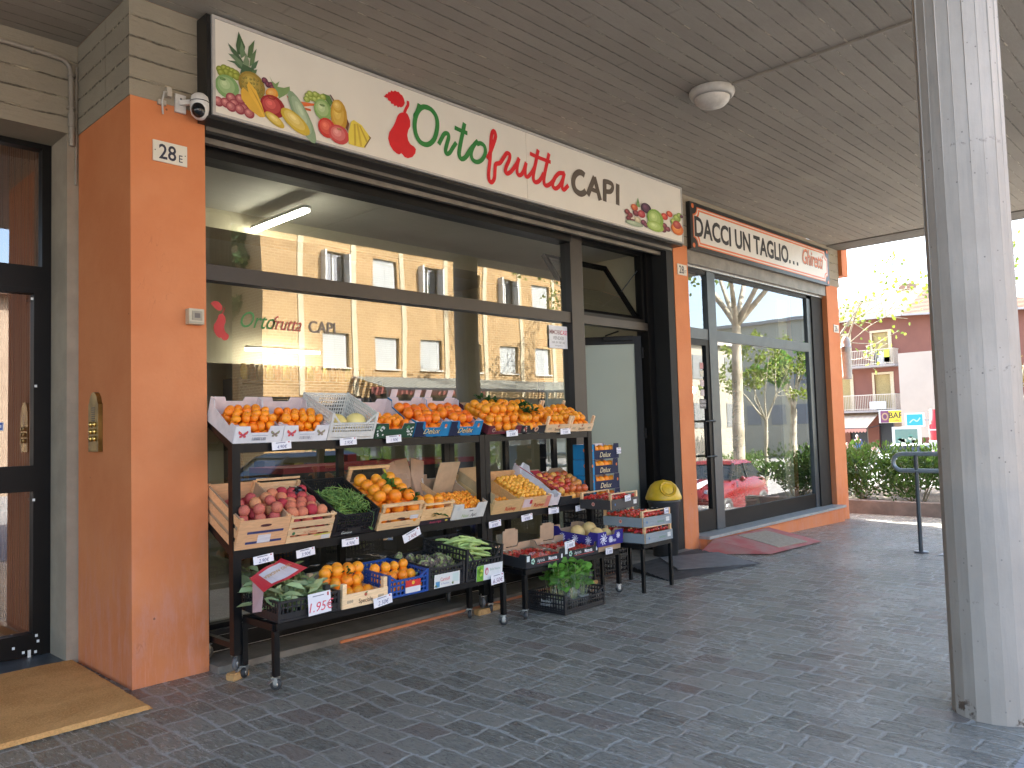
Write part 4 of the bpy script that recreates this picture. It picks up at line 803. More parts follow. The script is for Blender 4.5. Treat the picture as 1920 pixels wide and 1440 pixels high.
# people near the bar: one continuous skinned body each
def person(x, y, z, rz_, pose, shirt, trousers, label, hair=(.25, .22, .2), h=1.72):
    t = empty("person", (x, y, z), (0, 0, rz_), label=label, cat="person", group=None)
    s = h/1.72; sit = pose == 'sit'; pz = .52 if sit else .92
    def body(names, rad, mat, nm):
        vs = [J[n] for n in names[0]]; 
        me = bpy.data.meshes.new(nm); idx = {n: i for i, n in enumerate(names[0])}
        me.from_pydata([Vector(v)*s for v in vs], [(idx[a], idx[b]) for a, b in names[1]], [])
        o = bpy.data.objects.new(nm, me); C.objects.link(o); o.parent = t
        md = o.modifiers.new("skin", 'SKIN'); md.use_smooth_shade = True
        for i, n in enumerate(names[0]): me.skin_vertices[0].data[i].radius = tuple(r*s for r in rad[n])
        me.skin_vertices[0].data[0].use_root = True
        sb = o.modifiers.new("sub", 'SUBSURF'); sb.levels = 1; sb.render_levels = 2; me.materials.append(mat); return o
    J = dict(pel=(0, 0, pz), wa=(0, 0, pz+.17), ch=(0, -.01, pz+.38), nk=(0, 0, pz+.55), hd=(0, -.02, pz+.64), tp=(0, -.01, pz+.76))
    for sx, k in ((-1, 'l'), (1, 'r')):
        J['sh'+k] = (sx*.19, 0, pz+.48); J['el'+k] = (sx*.26, .02 if pose == 'stand' else -.05, pz+.20); J['wr'+k] = (sx*.24, -.10, pz-.04) if pose == 'stand' else (sx*.12, -.30, pz+.22); J['ha'+k] = (J['wr'+k][0], J['wr'+k][1]-.05, J['wr'+k][2]-.09)
        J['hp'+k] = (sx*.10, 0, pz-.04)
        if sit: J['kn'+k] = (sx*.13, -.45, pz-.02); J['an'+k] = (sx*.13, -.42, .08); J['to'+k] = (sx*.14, -.60, .04)
        else: J['kn'+k] = (sx*.11, -.03, .48); J['an'+k] = (sx*.11, .02, .08); J['to'+k] = (sx*.13, -.15, .04)
    Rd = dict(pel=(.15, .11), wa=(.14, .10), ch=(.17, .11), nk=(.055, .055), hd=(.075, .09), tp=(.06, .07), shl=(.07, .07), elr=(.045, .045), wrl=(.03, .03), hal=(.04, .02), hpl=(.09, .09), knl=(.06, .06), anl=(.04, .04), tol=(.045, .03))
    for k in list(Rd):
        if k[-1] == 'l' and len(k) == 3: Rd[k[:-1]+'r'] = Rd[k]
    Rd['ell'] = Rd['elr']
    N = list(J); ed = [('pel', 'wa'), ('wa', 'ch'), ('ch', 'nk'), ('nk', 'hd'), ('hd', 'tp')]
    for k in 'lr': ed += [('ch', 'sh'+k), ('sh'+k, 'el'+k), ('el'+k, 'wr'+k), ('wr'+k, 'ha'+k), ('pel', 'hp'+k), ('hp'+k, 'kn'+k), ('kn'+k, 'an'+k), ('an'+k, 'to'+k)]
    body((N, ed), Rd, M_SKIN, "body")
    n2 = ['wa', 'ch', 'shl', 'ell', 'shr', 'elr', 'pel']; R2 = {k: (Rd[k][0]*1.18, Rd[k][1]*1.18) for k in n2}; R2['ell'] = R2['elr'] = (.062, .062)
    c = Mt("shirt", .8).col(shirt).m; body((n2, [('pel', 'wa'), ('wa', 'ch'), ('ch', 'shl'), ('shl', 'ell'), ('ch', 'shr'), ('shr', 'elr')]), R2, c, "shirt")
    n3 = ['pel', 'hpl', 'knl', 'anl', 'hpr', 'knr', 'anr']; R3 = {k: (Rd[k][0]*1.16, Rd[k][1]*1.16) for k in n3}; R3['anl'] = R3['anr'] = (.06, .06)
    c = Mt("trousers", .85).col(trousers).m; body((n3, [('pel', 'hpl'), ('hpl', 'knl'), ('knl', 'anl'), ('pel', 'hpr'), ('hpr', 'knr'), ('knr', 'anr')]), R3, c, "trousers")
    mb = MB(); hz = (pz+.70)*s; mb.ico((0, .025*s, hz+.02*s), .098*s, 2, hair, (.85, .95, 1.0)); obj("hair", mb, M_MATTE, t)
    mb = MB()
    for sx in (-1, 1): mb.ico((sx*.032*s, -.105*s, hz-.03*s), .010*s, 1, (.05, .04, .03))
    mb.ico((0, -.118*s, hz-.06*s), .016*s, 1, (.45, .25, .18)); mb.ico((0, -.102*s, hz-.10*s), .020*s, 1, (.35, .12, .1), (1.2, .5, .4)); obj("face", mb, M_MATTE, t)
M_SKIN = plain("skin", (.50, .28, .20), None, rough=.55)
person(48, 17.75, ZG, R(-50), 'stand', (.06, .11, .24), (.05, .06, .09), "man in a dark blue shirt standing at the bar terrace", (.5, .45, .4))
person(50, 16.05, ZG, R(-80), 'stand', (.50, .55, .70), (.10, .14, .28), "person in a pale shirt and blue jeans standing by the bar door", (.04, .03, .03))
person(46, 17.6, ZG, R(-70), 'sit', (.05, .05, .05), (.05, .05, .06), "bald person in dark clothes seated at the left of the bar terrace", (.45, .27, .2))
person(46.5, 16.3, ZG, R(-60), 'sit', (.65, .62, .60), (.3, .28, .25), "grey-haired person in white seated with back to the street", (.5, .5, .5))
for i, (x, y) in enumerate(((46, 17.62), (46.5, 16.32), (48.5, 16.8))):
    mb = MB(); mb.box(x-.22, y-.22, ZG+.42, x+.22, y+.22, ZG+.46, (.05, .05, .05)); mb.box(x+.18, y-.22, ZG+.46, x+.22, y+.22, ZG+.85, (.05, .05, .05))
    for a in (-.2, .2):
        for b in (-.2, .2): mb.bar((x+a, y+b, ZG), (x+a, y+b, ZG+.42), .03, .03, (.05, .05, .05))
    thing("terrace_chair", mb, M_PLAST, "dark terrace chair in front of the bar", "chair", "chairs on the bar terrace")
# hand rail beside the steps
hr = empty("hand_rail", (9.7, 2.95, -.035), label="grey tubular hand rail with a rounded end on a dark post", cat="rail")
mb = MB(); y0, y1 = 3.10, 1.35; za, zb = 1.075, .885; rr = (za-zb)/2
pts = [(9.7, y1, za)]+[(9.7, y0+rr*math.sin(t), (za+zb)/2+rr*math.cos(t)) for t in [PI*i/10 for i in range(11)]]+[(9.7, y1, zb)]
mb.tube(pts, .024, 12); wpart("rail_tube", mb, plain("galvanised_tube", (.28, .33, .36), (.20, .24, .26), 9, .4, .4), hr)
mb = MB(); mb.tube([(9.7, 2.95, -.03), (9.7, 2.95, 1.06)], .023, 12); wpart("post", mb, M_STEELG, hr)
mb = MB(); mb.lathe([(0, .012), (.075, .012), (.08, 0)], 16, (9.7, 2.95, -.03)); wpart("base_plate", mb, M_STEELG, hr)
mb = MB(); mb.add([(9.6, 2.75, -.028), (11.5, 2.75, -.07), (11.5, 1.6, -.03), (9.6, 1.6, .03), (9.6, 2.75, -.05), (9.6, 1.6, -.05)], [(0, 3, 2, 1), (0, 4, 5, 3)]); thing("metal_ramp", mb, M_KERB, "pale thin ramp plate lying behind the hand rail", "ramp")
# wall-mounted grey lamp body at the corner
mb = MB(); mb.lathe([(0, 0), (.07, 0), (.075, .05), (.075, .50), (.082, .505), (.082, .54), (.075, .545), (.07, .62), (.04, .70), (0, .71)], 16, (13.32, 5.03, 2.15), (.48, .48, .47)); mb.box(13.2, 5.0, 2.6, 13.3, 5.06, 2.68, (.2, .2, .2)); thing("wall_lamp", mb, M_PAINT, "grey cylindrical lamp fixed to the outer corner behind the last orange pillar", "lamp")
# ================================================================== signs on the facade
F0 = 5.04
sg = empty("shop_sign", (5.24, 4.96, 3.62), label="long cream illuminated shop sign reading Ortofrutta CAPI with a red pear and printed fruit", cat="sign")
CR = (.78, .74, .65)
mb = MB(); mb.box(2.335, 4.90, 3.585, 8.13, 5.038, 4.285, (.012, .012, .012)); wpart("sign_box", mb, M_PAINT, sg)
mb = MB()
for a in ((2.365, 3.61, 8.125, 3.628), (2.365, 4.262, 8.125, 4.282), (2.365, 3.628, 2.385, 4.262), (8.107, 3.628, 8.125, 4.262)): mb.box(a[0], 4.878, a[1], a[2], 4.899, a[3], (.5, .48, .45))
wpart("sign_rim", mb, M_PAINT, sg)
mb = MB(); mb.box(2.386, 4.885, 3.629, 5.410, 4.899, 4.261, CR); mb.box(5.414, 4.885, 3.629, 8.106, 4.899, 4.261, CR); wpart("sign_panel", mb, M_SIGN, sg)
# lettering: traced strokes, u = x, v = z on the panel plane
SGN = fm(0, 4.883, 0)
mb = MB(); OG, RR, BR = (.03, .22, .045), (.68, .012, .02), (.11, .085, .065)
mb.stroke([(4.082, 4.042), (4.073, 4.058), (4.095, 4.092), (4.114, 4.139), (4.122, 4.172)], 0.0354, SGN, .002, OG, True, False)
mb.stroke([(4.173, 4.162), (4.245, 4.161), (4.303, 4.113), (4.313, 4.031), (4.283, 3.931), (4.236, 3.873), (4.181, 3.846), (4.12, 3.856), (4.079, 3.908), (4.068, 3.981), (4.084, 4.061), (4.119, 4.122), (4.164, 4.157), (4.218, 4.166)], 0.0425, SGN, .002, OG, True, False)
mb.stroke([(4.323, 3.884), (4.357, 3.942), (4.392, 3.991), (4.429, 4.0), (4.436, 3.969), (4.417, 3.914), (4.398, 3.852), (4.408, 3.823), (4.443, 3.84), (4.482, 3.894), (4.522, 3.947)], 0.0378, SGN, .002, OG, True, False)
mb.stroke([(4.626, 4.144), (4.599, 4.046), (4.564, 3.921), (4.553, 3.846), (4.579, 3.817), (4.629, 3.846), (4.677, 3.911), (4.723, 3.966)], 0.0425, SGN, .002, OG, True, False)
mb.stroke([(4.508, 4.074), (4.559, 4.068), (4.657, 4.061)], 0.0378, SGN, .002, OG, True, False)
mb.stroke([(4.781, 4.025), (4.733, 3.976), (4.696, 3.901), (4.708, 3.845), (4.762, 3.832), (4.824, 3.867), (4.867, 3.934), (4.861, 3.992), (4.815, 4.011), (4.764, 3.991)], 0.0401, SGN, .002, OG, True, False)
mb.stroke([(4.888, 3.891), (4.926, 3.948), (4.976, 4.05), (5.005, 4.126), (4.985, 4.165), (4.954, 4.121), (4.939, 4.011), (4.924, 3.887), (4.902, 3.762), (4.906, 3.702), (4.936, 3.688), (4.972, 3.731), (4.983, 3.809), (4.996, 3.865), (5.05, 3.888), (5.107, 3.959), (5.141, 3.998), (5.18, 3.995), (5.171, 3.943), (5.129, 3.872), (5.116, 3.823), (5.144, 3.811), (5.2, 3.849), (5.271, 3.934), (5.305, 3.992)], 0.0401, SGN, .002, RR, True, False)
mb.stroke([(5.305, 3.992), (5.278, 3.905), (5.276, 3.845), (5.311, 3.831), (5.358, 3.875), (5.404, 3.972)], 0.0401, SGN, .002, RR, True, False)
mb.stroke([(5.404, 3.972), (5.386, 3.897), (5.389, 3.843), (5.421, 3.842), (5.474, 3.893), (5.529, 3.968)], 0.0378, SGN, .002, RR, True, False)
mb.stroke([(5.579, 4.136), (5.546, 4.028), (5.502, 3.891), (5.499, 3.826), (5.535, 3.812), (5.589, 3.845), (5.65, 3.923)], 0.0425, SGN, .002, RR, True, False)
mb.stroke([(5.736, 4.137), (5.699, 4.031), (5.653, 3.891), (5.65, 3.822), (5.688, 3.811), (5.746, 3.845), (5.805, 3.898)], 0.0425, SGN, .002, RR, True, False)
mb.stroke([(5.459, 4.072), (5.564, 4.061), (5.756, 4.055)], 0.0378, SGN, .002, RR, True, False)
mb.stroke([(5.945, 3.986), (5.876, 3.971), (5.806, 3.907), (5.772, 3.834), (5.806, 3.808), (5.862, 3.836), (5.926, 3.916), (5.958, 3.996), (5.931, 3.917), (5.913, 3.846), (5.942, 3.822), (6.011, 3.88)], 0.0425, SGN, .002, RR, True, False)
mb.stroke([(6.278, 4.037), (6.231, 4.054), (6.171, 4.042), (6.11, 3.988), (6.091, 3.916), (6.119, 3.855), (6.192, 3.832), (6.251, 3.85), (6.288, 3.88)], 0.062, SGN, .002, BR, True, False)
mb.stroke([(6.316, 3.842), (6.444, 4.055)], 0.062, SGN, .002, BR, False, False)
mb.stroke([(6.438, 4.054), (6.526, 3.827)], 0.062, SGN, .002, BR, False, False)
mb.stroke([(6.364, 3.917), (6.497, 3.909)], 0.045, SGN, .002, BR, False, False)
mb.stroke([(6.603, 3.831), (6.616, 4.063)], 0.062, SGN, .002, BR, False, False)
mb.stroke([(6.607, 4.045), (6.676, 4.051), (6.74, 4.041), (6.749, 4.002), (6.714, 3.959), (6.655, 3.944), (6.601, 3.944)], 0.050, SGN, .002, BR, True, False)
mb.stroke([(6.83, 3.835), (6.845, 4.064)], 0.062, SGN, .002, BR, False, False)
_p = [(3.936, 4.048), (3.971, 4.062), (3.996, 4.054), (4.011, 4.032), (4.024, 4.003), (4.022, 3.955), (4.001, 3.922), (3.989, 3.878), (3.998, 3.837), (4.023, 3.807), (4.057, 3.799), (4.076, 3.783), (4.068, 3.747), (4.037, 3.709), (3.99, 3.688), (3.957, 3.691), (3.939, 3.706), (3.924, 3.716), (3.905, 3.699), (3.877, 3.702), (3.844, 3.718), (3.812, 3.754), (3.797, 3.803), (3.81, 3.857), (3.849, 3.913), (3.874, 3.96), (3.892, 4.005), (3.909, 4.031)]; mb.add([SGN @ Vector((a, b, .002)) for a, b in [(3.914, 3.846)]+_p], [(0, i+1, (i+1) % len(_p)+1) for i in range(len(_p))], RR)
_p = [(3.76, 4.131), (3.777, 4.143), (3.784, 4.158), (3.8, 4.16), (3.81, 4.182), (3.827, 4.181), (3.837, 4.201), (3.857, 4.196), (3.874, 4.211), (3.894, 4.206), (3.911, 4.211), (3.927, 4.197), (3.947, 4.192), (3.963, 4.169), (3.973, 4.136), (3.955, 4.104), (3.931, 4.088), (3.914, 4.09), (3.9, 4.078), (3.887, 4.091), (3.864, 4.081), (3.858, 4.096), (3.834, 4.092), (3.828, 4.109), (3.805, 4.111), (3.799, 4.128), (3.776, 4.127)]; mb.add([SGN @ Vector((a, b, .002)) for a, b in [(3.885, 4.143)]+_p], [(0, i+1, (i+1) % len(_p)+1) for i in range(len(_p))], RR)
mb.stroke([(3.964, 4.054), (3.983, 4.093), (4.003, 4.128), (4.004, 4.162)], 0.026, SGN, .002, RR, True, False)
wpart("lettering", mb, M_PRINT, sg)
mb = MB()
_z = .0012
for _l in (0, 1, 2, 3, 4, 5):
    for e in [[(2.417,3.925,0.027,0.025,0,(.20,.24,.02),(.45,.50,.10)),(2.449,3.944,0.028,0.025,0,(.20,.24,.02),(.45,.50,.10)),(2.477,3.940,0.028,0.026,0,(.20,.24,.02),(.45,.50,.10)),(2.505,3.939,0.029,0.025,0,(.20,.24,.02),(.45,.50,.10)),(2.529,3.933,0.029,0.026,0,(.20,.24,.02),(.45,.50,.10)),(2.463,3.921,0.028,0.025,0,(.20,.24,.02),(.45,.50,.10)),(2.496,3.913,0.028,0.025,0,(.20,.24,.02),(.45,.50,.10)),(2.533,3.911,0.029,0.025,0,(.20,.24,.02),(.45,.50,.10)),(2.426,3.905,0.028,0.025,0,(.20,.24,.02),(.45,.50,.10)),(2.467,3.823,0.085,0.080,0,(.20,.36,.13),(.55,.68,.38)),(2.435,3.867,0.022,0.010,0,(.10,.20,.06),(.2,.35,.1)),(2.404,3.705,0.036,0.034,0,(.28,.04,.06),(.72,.30,.28)),(2.456,3.711,0.038,0.034,0,(.28,.04,.06),(.72,.30,.28)),(2.494,3.754,0.038,0.035,0,(.28,.04,.06),(.72,.30,.28)),(2.517,3.719,0.038,0.034,0,(.28,.04,.06),(.72,.30,.28)),(2.560,3.764,0.039,0.035,0,(.28,.04,.06),(.72,.30,.28)),(2.493,3.694,0.038,0.034,0,(.28,.04,.06),(.72,.30,.28)),(2.584,3.706,0.038,0.035,0,(.28,.04,.06),(.72,.30,.28)),(2.622,3.684,0.039,0.035,0,(.28,.04,.06),(.72,.30,.28)),(2.555,3.693,0.038,0.035,0,(.28,.04,.06),(.72,.30,.28)),], [([(2.551, 4.23), (2.531, 4.126), (2.542, 4.066), (2.588, 4.081), (2.598, 4.14)],(.06,.12,.05)),([(2.668, 4.21), (2.623, 4.148), (2.612, 4.07), (2.641, 4.07), (2.657, 4.131)],(.10,.17,.07)),([(2.473, 4.125), (2.497, 4.078), (2.558, 4.006), (2.587, 4.025), (2.531, 4.089)],(.07,.13,.06)),([(2.682, 4.154), (2.637, 4.087), (2.626, 4.009), (2.661, 4.039)],(.12,.20,.09)),([(2.464, 4.002), (2.52, 3.999), (2.548, 3.976), (2.596, 3.972), (2.549, 4.022)],(.07,.14,.07)),([(2.696, 4.078), (2.646, 4.034), (2.635, 3.985), (2.675, 4.016)],(.08,.16,.08)),([(2.474, 4.052), (2.52, 4.022), (2.577, 3.985), (2.587, 4.016), (2.521, 4.059)],(.14,.22,.12)),([(2.603, 4.095), (2.583, 4.033), (2.587, 3.979), (2.621, 3.989), (2.626, 4.047)],(.20,.28,.16)),([(2.57, 4.167), (2.555, 4.097), (2.568, 4.047), (2.603, 4.085)],(.15,.24,.12)),([(2.578, 4.013), (2.558, 3.942), (2.606, 3.943), (2.665, 3.966), (2.66, 4.002), (2.621, 4.008)],(.05,.11,.05)),([(2.685, 4.009), (2.645, 3.988), (2.635, 3.957), (2.675, 3.978)],(.1,.18,.08)),(2.644,3.885,0.100,0.093,-0.3,(.30,.20,.03),(.60,.45,.10)),], [(2.581,3.917,0.009,0.008,0,(.16,.14,.03),(.45,.35,.06)),(2.599,3.925,0.009,0.008,0,(.16,.14,.03),(.45,.35,.06)),(2.634,3.924,0.009,0.008,0,(.16,.14,.03),(.45,.35,.06)),(2.660,3.931,0.009,0.009,0,(.16,.14,.03),(.45,.35,.06)),(2.687,3.930,0.009,0.008,0,(.16,.14,.03),(.45,.35,.06)),(2.715,3.937,0.009,0.008,0,(.16,.14,.03),(.45,.35,.06)),(2.576,3.891,0.008,0.008,0,(.16,.14,.03),(.45,.35,.06)),(2.605,3.889,0.009,0.008,0,(.16,.14,.03),(.45,.35,.06)),(2.635,3.897,0.009,0.009,0,(.16,.14,.03),(.45,.35,.06)),(2.657,3.900,0.009,0.008,0,(.16,.14,.03),(.45,.35,.06)),(2.681,3.904,0.009,0.008,0,(.16,.14,.03),(.45,.35,.06)),(2.713,3.905,0.009,0.008,0,(.16,.14,.03),(.45,.35,.06)),(2.575,3.857,0.008,0.008,0,(.16,.14,.03),(.45,.35,.06)),(2.603,3.863,0.009,0.008,0,(.16,.14,.03),(.45,.35,.06)),(2.628,3.870,0.008,0.009,0,(.16,.14,.03),(.45,.35,.06)),(2.656,3.871,0.009,0.008,0,(.16,.14,.03),(.45,.35,.06)),(2.685,3.866,0.009,0.008,0,(.16,.14,.03),(.45,.35,.06)),(2.715,3.877,0.009,0.008,0,(.16,.14,.03),(.45,.35,.06)),(2.579,3.830,0.009,0.009,0,(.16,.14,.03),(.45,.35,.06)),(2.605,3.831,0.009,0.009,0,(.16,.14,.03),(.45,.35,.06)),(2.632,3.834,0.009,0.008,0,(.16,.14,.03),(.45,.35,.06)),(2.656,3.834,0.009,0.009,0,(.16,.14,.03),(.45,.35,.06)),(2.689,3.846,0.009,0.009,0,(.16,.14,.03),(.45,.35,.06)),(2.715,3.842,0.009,0.008,0,(.16,.14,.03),(.45,.35,.06)),(2.575,3.801,0.008,0.008,0,(.16,.14,.03),(.45,.35,.06)),(2.602,3.800,0.009,0.008,0,(.16,.14,.03),(.45,.35,.06)),(2.739,3.946,0.024,0.023,0,(.09,.02,.05),(.30,.08,.12)),(2.764,3.925,0.024,0.022,0,(.09,.02,.05),(.30,.08,.12)),(2.789,3.928,0.025,0.023,0,(.09,.02,.05),(.30,.08,.12)),(2.799,3.912,0.025,0.023,0,(.09,.02,.05),(.30,.08,.12)),(2.794,3.873,0.053,0.036,0.4,(.75,.30,.03),(.85,.55,.20)),(2.797,3.779,0.096,0.081,0,(.30,.008,.015),(.80,.16,.14)),(2.788,3.838,0.029,0.011,0,(.25,.02,.01),(.5,.1,.05)),], [([(2.62, 3.905), (2.605, 3.873), (2.624, 3.805), (2.701, 3.715), (2.725, 3.684), (2.741, 3.693), (2.712, 3.774), (2.673, 3.856)],(.80,.48,.06)),([(2.576, 3.851), (2.561, 3.823), (2.565, 3.769), (2.622, 3.712), (2.7, 3.678), (2.725, 3.684), (2.672, 3.763), (2.614, 3.83)],(.72,.42,.05)),([(2.62, 3.878), (2.653, 3.832), (2.711, 3.736), (2.733, 3.695), (2.721, 3.739), (2.673, 3.819)],(.55,.30,.03)),([(2.775, 3.99), (2.795, 3.958), (2.82, 3.947), (2.852, 3.976), (2.835, 3.932), (2.887, 3.938), (2.93, 3.961), (2.934, 3.923), (2.886, 3.881), (2.844, 3.849), (2.835, 3.894), (2.805, 3.923)],(.20,.32,.12)),([(2.907, 3.887), (3.003, 3.875), (3.134, 3.893), (3.134, 3.881), (3.046, 3.848), (2.938, 3.847)],(.75,.16,.04)),([(2.918, 3.865), (3.024, 3.842), (3.1, 3.844), (3.1, 3.829), (3.002, 3.821), (2.928, 3.844)],(.65,.12,.03)),([(3.203, 3.992), (3.26, 3.988), (3.288, 3.946), (3.265, 3.909), (3.237, 3.941), (3.192, 3.969)],(.10,.20,.05)),([(3.261, 3.998), (3.272, 4.0), (3.317, 3.949), (3.306, 3.943)],(.08,.05,.05)),([(3.398, 3.885), (3.43, 3.822), (3.417, 3.762), (3.396, 3.783)],(.15,.05,.02)),], [(3.028,3.765,0.195,0.060,-1.02,(.25,.36,.22),(.52,.64,.45)),(3.080,3.936,0.028,0.022,0,(.24,.32,.04),(.60,.68,.22)),(3.107,3.929,0.028,0.022,0,(.24,.32,.04),(.60,.68,.22)),(3.068,3.908,0.028,0.022,0,(.24,.32,.04),(.60,.68,.22)),(3.135,3.927,0.028,0.022,0,(.24,.32,.04),(.60,.68,.22)),(3.158,3.959,0.028,0.023,0,(.24,.32,.04),(.60,.68,.22)),(3.174,3.939,0.029,0.023,0,(.24,.32,.04),(.60,.68,.22)),(3.141,3.964,0.028,0.023,0,(.24,.32,.04),(.60,.68,.22)),(3.203,3.962,0.028,0.023,0,(.24,.32,.04),(.60,.68,.22)),(3.097,3.956,0.028,0.023,0,(.24,.32,.04),(.60,.68,.22)),(3.201,3.867,0.076,0.079,0,(.24,.40,.12),(.62,.72,.42)),(3.196,3.900,0.023,0.009,0,(.12,.22,.06),(.2,.3,.1)),(2.811,3.688,0.081,0.034,-0.45,(.60,.42,.04),(.85,.70,.28)),(2.973,3.717,0.129,0.060,-0.5,(.60,.42,.04),(.88,.74,.30)),(3.339,3.859,0.073,0.122,0.0,(.55,.30,.03),(.85,.62,.15)),(3.329,3.927,0.049,0.049,0,(.6,.35,.04),(.85,.65,.22)),(3.233,3.740,0.076,0.074,0,(.55,.03,.02),(.85,.22,.14)),(3.336,3.716,0.090,0.073,0,(.55,.06,.06),(.85,.38,.35)),(3.339,3.758,0.021,0.008,0,(.35,.15,.05),(.5,.3,.1)),], [([(3.445, 3.841), (3.47, 3.863), (3.542, 3.841), (3.602, 3.784), (3.629, 3.764), (3.569, 3.671), (3.501, 3.665), (3.423, 3.667), (3.419, 3.748)],(.78,.62,.08)),([(3.469, 3.832), (3.487, 3.837), (3.489, 3.673), (3.471, 3.666)],(.55,.38,.04)),([(3.493, 3.839), (3.511, 3.841), (3.544, 3.681), (3.526, 3.671)],(.6,.42,.05)),([(3.517, 3.835), (3.53, 3.833), (3.595, 3.73), (3.582, 3.716)],(.5,.34,.04)),([(3.602, 3.778), (3.629, 3.764), (3.569, 3.671), (3.56, 3.678), (3.614, 3.757)],(.22,.14,.05)),([(7.203, 3.987), (7.164, 3.878), (7.243, 3.883), (7.23, 3.928)],(.2,.35,.12)),(6.994,3.792,0.049,0.029,0,(.14,.02,.03),(.45,.10,.10)),(7.047,3.765,0.050,0.029,0,(.14,.02,.03),(.4,.08,.1)),(7.014,3.723,0.046,0.028,0,(.12,.02,.03),(.4,.08,.1)),(7.131,3.863,0.064,0.037,0,(.5,.06,.02),(.8,.3,.12)),(7.159,3.803,0.057,0.033,0,(.12,.02,.04),(.4,.1,.12)),(7.089,3.699,0.051,0.029,0,(.12,.02,.04),(.4,.1,.12)),(7.264,3.813,0.072,0.042,0,(.40,.02,.03),(.75,.2,.2)),(7.357,3.895,0.099,0.057,0,(.04,.015,.04),(.20,.08,.14)),(7.186,3.734,0.057,0.033,0,(.6,.5,.3),(.85,.78,.6)),(7.297,3.725,0.052,0.030,0,(.10,.02,.05),(.35,.1,.15)),(7.344,3.705,0.049,0.028,0,(.10,.02,.05),(.35,.1,.15)),(7.723,3.865,0.070,0.039,0,(.5,.02,.02),(.8,.2,.12)),(7.831,3.913,0.064,0.035,0,(.55,.04,.02),(.85,.25,.12)),(7.715,3.758,0.056,0.032,0,(.12,.02,.04),(.4,.1,.12)),(7.782,3.730,0.057,0.031,0,(.12,.02,.04),(.4,.1,.12)),(7.694,3.706,0.056,0.031,0,(.12,.02,.04),(.4,.1,.12)),(7.989,3.892,0.081,0.044,0,(.2,.3,.05),(.55,.65,.2)),(7.914,3.840,0.065,0.036,0,(.25,.35,.05),(.6,.7,.25)),(8.046,3.931,0.060,0.032,0,(.2,.3,.05),(.5,.6,.2)),(7.987,3.763,0.132,0.072,0,(.65,.15,.02),(.85,.40,.12)),(7.983,3.812,0.088,0.048,0,(.35,.03,.03),(.6,.15,.12)),(8.086,3.928,0.037,0.020,0,(.08,.02,.05),(.2,.05,.1)),(7.532,3.803,0.165,0.111,0,(.22,.38,.06),(.62,.75,.30)),(7.526,3.717,0.171,0.058,0,(.30,.46,.08),(.65,.78,.35)),(7.119,3.682,0.167,0.029,0,(.28,.36,.24),(.5,.58,.42)),]][_l]:
        _z += .00006
        if len(e) == 2: mb.flat(e[0], SGN, _z, e[1])
        else: mb.ell(e[0], e[1], e[2], e[3], e[4], SGN, _z, e[5], e[6], 16)
wpart("printed_fruit", mb, M_PRINT, sg)
# salon sign
s2 = empty("salon_sign", (10.56, 5.0, 3.63), label="white salon sign with orange and black border reading DACCI UN TAGLIO... Ghiretti", cat="sign")
mb = MB(); mb.box(8.47, 4.985, 3.625, 12.67, 5.038, 4.215, (.02, .02, .02)); wpart("sign_board", mb, M_SIGN, s2)
def notch(x0, z0, x1, z1, r):
    P = []
    for cx, cz, a0 in ((x0, z0, 90), (x1, z0, 180), (x1, z1, 270), (x0, z1, 0)):
        for k in range(7):
            a = R(a0-k*15); P.append((cx+r*math.cos(a), cz+r*math.sin(a)))
    return P
mb = MB(); F = fm(0, 4.984, 0); OR = (.72, .17, .05)
mb.flat(notch(8.53, 3.675, 12.61, 4.165, .10), F, .001, OR); mb.flat(notch(8.545, 3.69, 12.595, 4.15, .10), F, .002, (.70, .66, .58)); mb.flat(notch(8.56, 3.705, 12.58, 4.135, .10), F, .003, OR); mb.flat(notch(8.582, 3.727, 12.558, 4.113, .10), F, .004, (.74, .72, .66))
for x, z in ((8.53, 3.675), (8.53, 4.165), (12.61, 3.675), (12.61, 4.165)): mb.ell(x, z, .03, .03, 0, F, .003, OR)
wpart("border", mb, M_SIGN, s2)
mb = MB(); mb.text("DACCI UN TAGLIO", .345, fm(9.86, 4.983, 3.80), .006, (.02, .02, .025), .028, .88); 
for i in range(3): mb.flat([(0, 0), (.05, 0), (.05, .05), (0, .05)], fm(11.19+i*.13, 4.983, 3.80), .006, (.02, .02, .025))
mb.text("Ghiretti", .33, fm(12.02, 4.983, 3.86), .005, (.05, .03, .03), .012, .72, .35); mb.text("Ghiretti", .33, fm(12.01, 4.983, 3.865), .008, (.75, .25, .14), .010, .72, .35); wpart("lettering", mb, M_PRINT, s2)
# house numbers
def number(x0, z0, w, h, big, small, y, label):
    t = empty("number_plate", (x0+w/2, y, z0), label=label, cat="number plate")
    mb = MB(); mb.box(x0, y, z0, x0+w, y+.008, z0+h, (.72, .66, .54)); wpart("plate", mb, M_SIGN, t)
    mb = MB(); mb.text(big, h*1.0, fm(x0+w*.42, y-.001, z0+h*.16), 0, (.02, .02, .04), .015, .85); mb.text(small, h*.5, fm(x0+w*.80, y-.001, z0+h*.16), 0, (.03, .03, .06), .008, .85)
    for sx in (.06, .94): mb.ell(x0+w*sx, z0+h*.52, .004, .004, 0, fm(0, y-.001, 0), 0, (.05, .05, .05), n=8)
    wpart("numerals", mb, M_PRINT, t)
number(2.04, 3.27, .22, .135, "28", "E", 5.03, "cream house number plate 28 E on the big left orange pillar")
number(8.21, 3.285, .205, .13, "28", "F", 5.03, "cream house number plate 28 F on the slim orange pillar between the shops")
number(12.86, 2.90, .2, .125, "28", "G", 5.03, "small house number plate on the last orange pillar at the right")
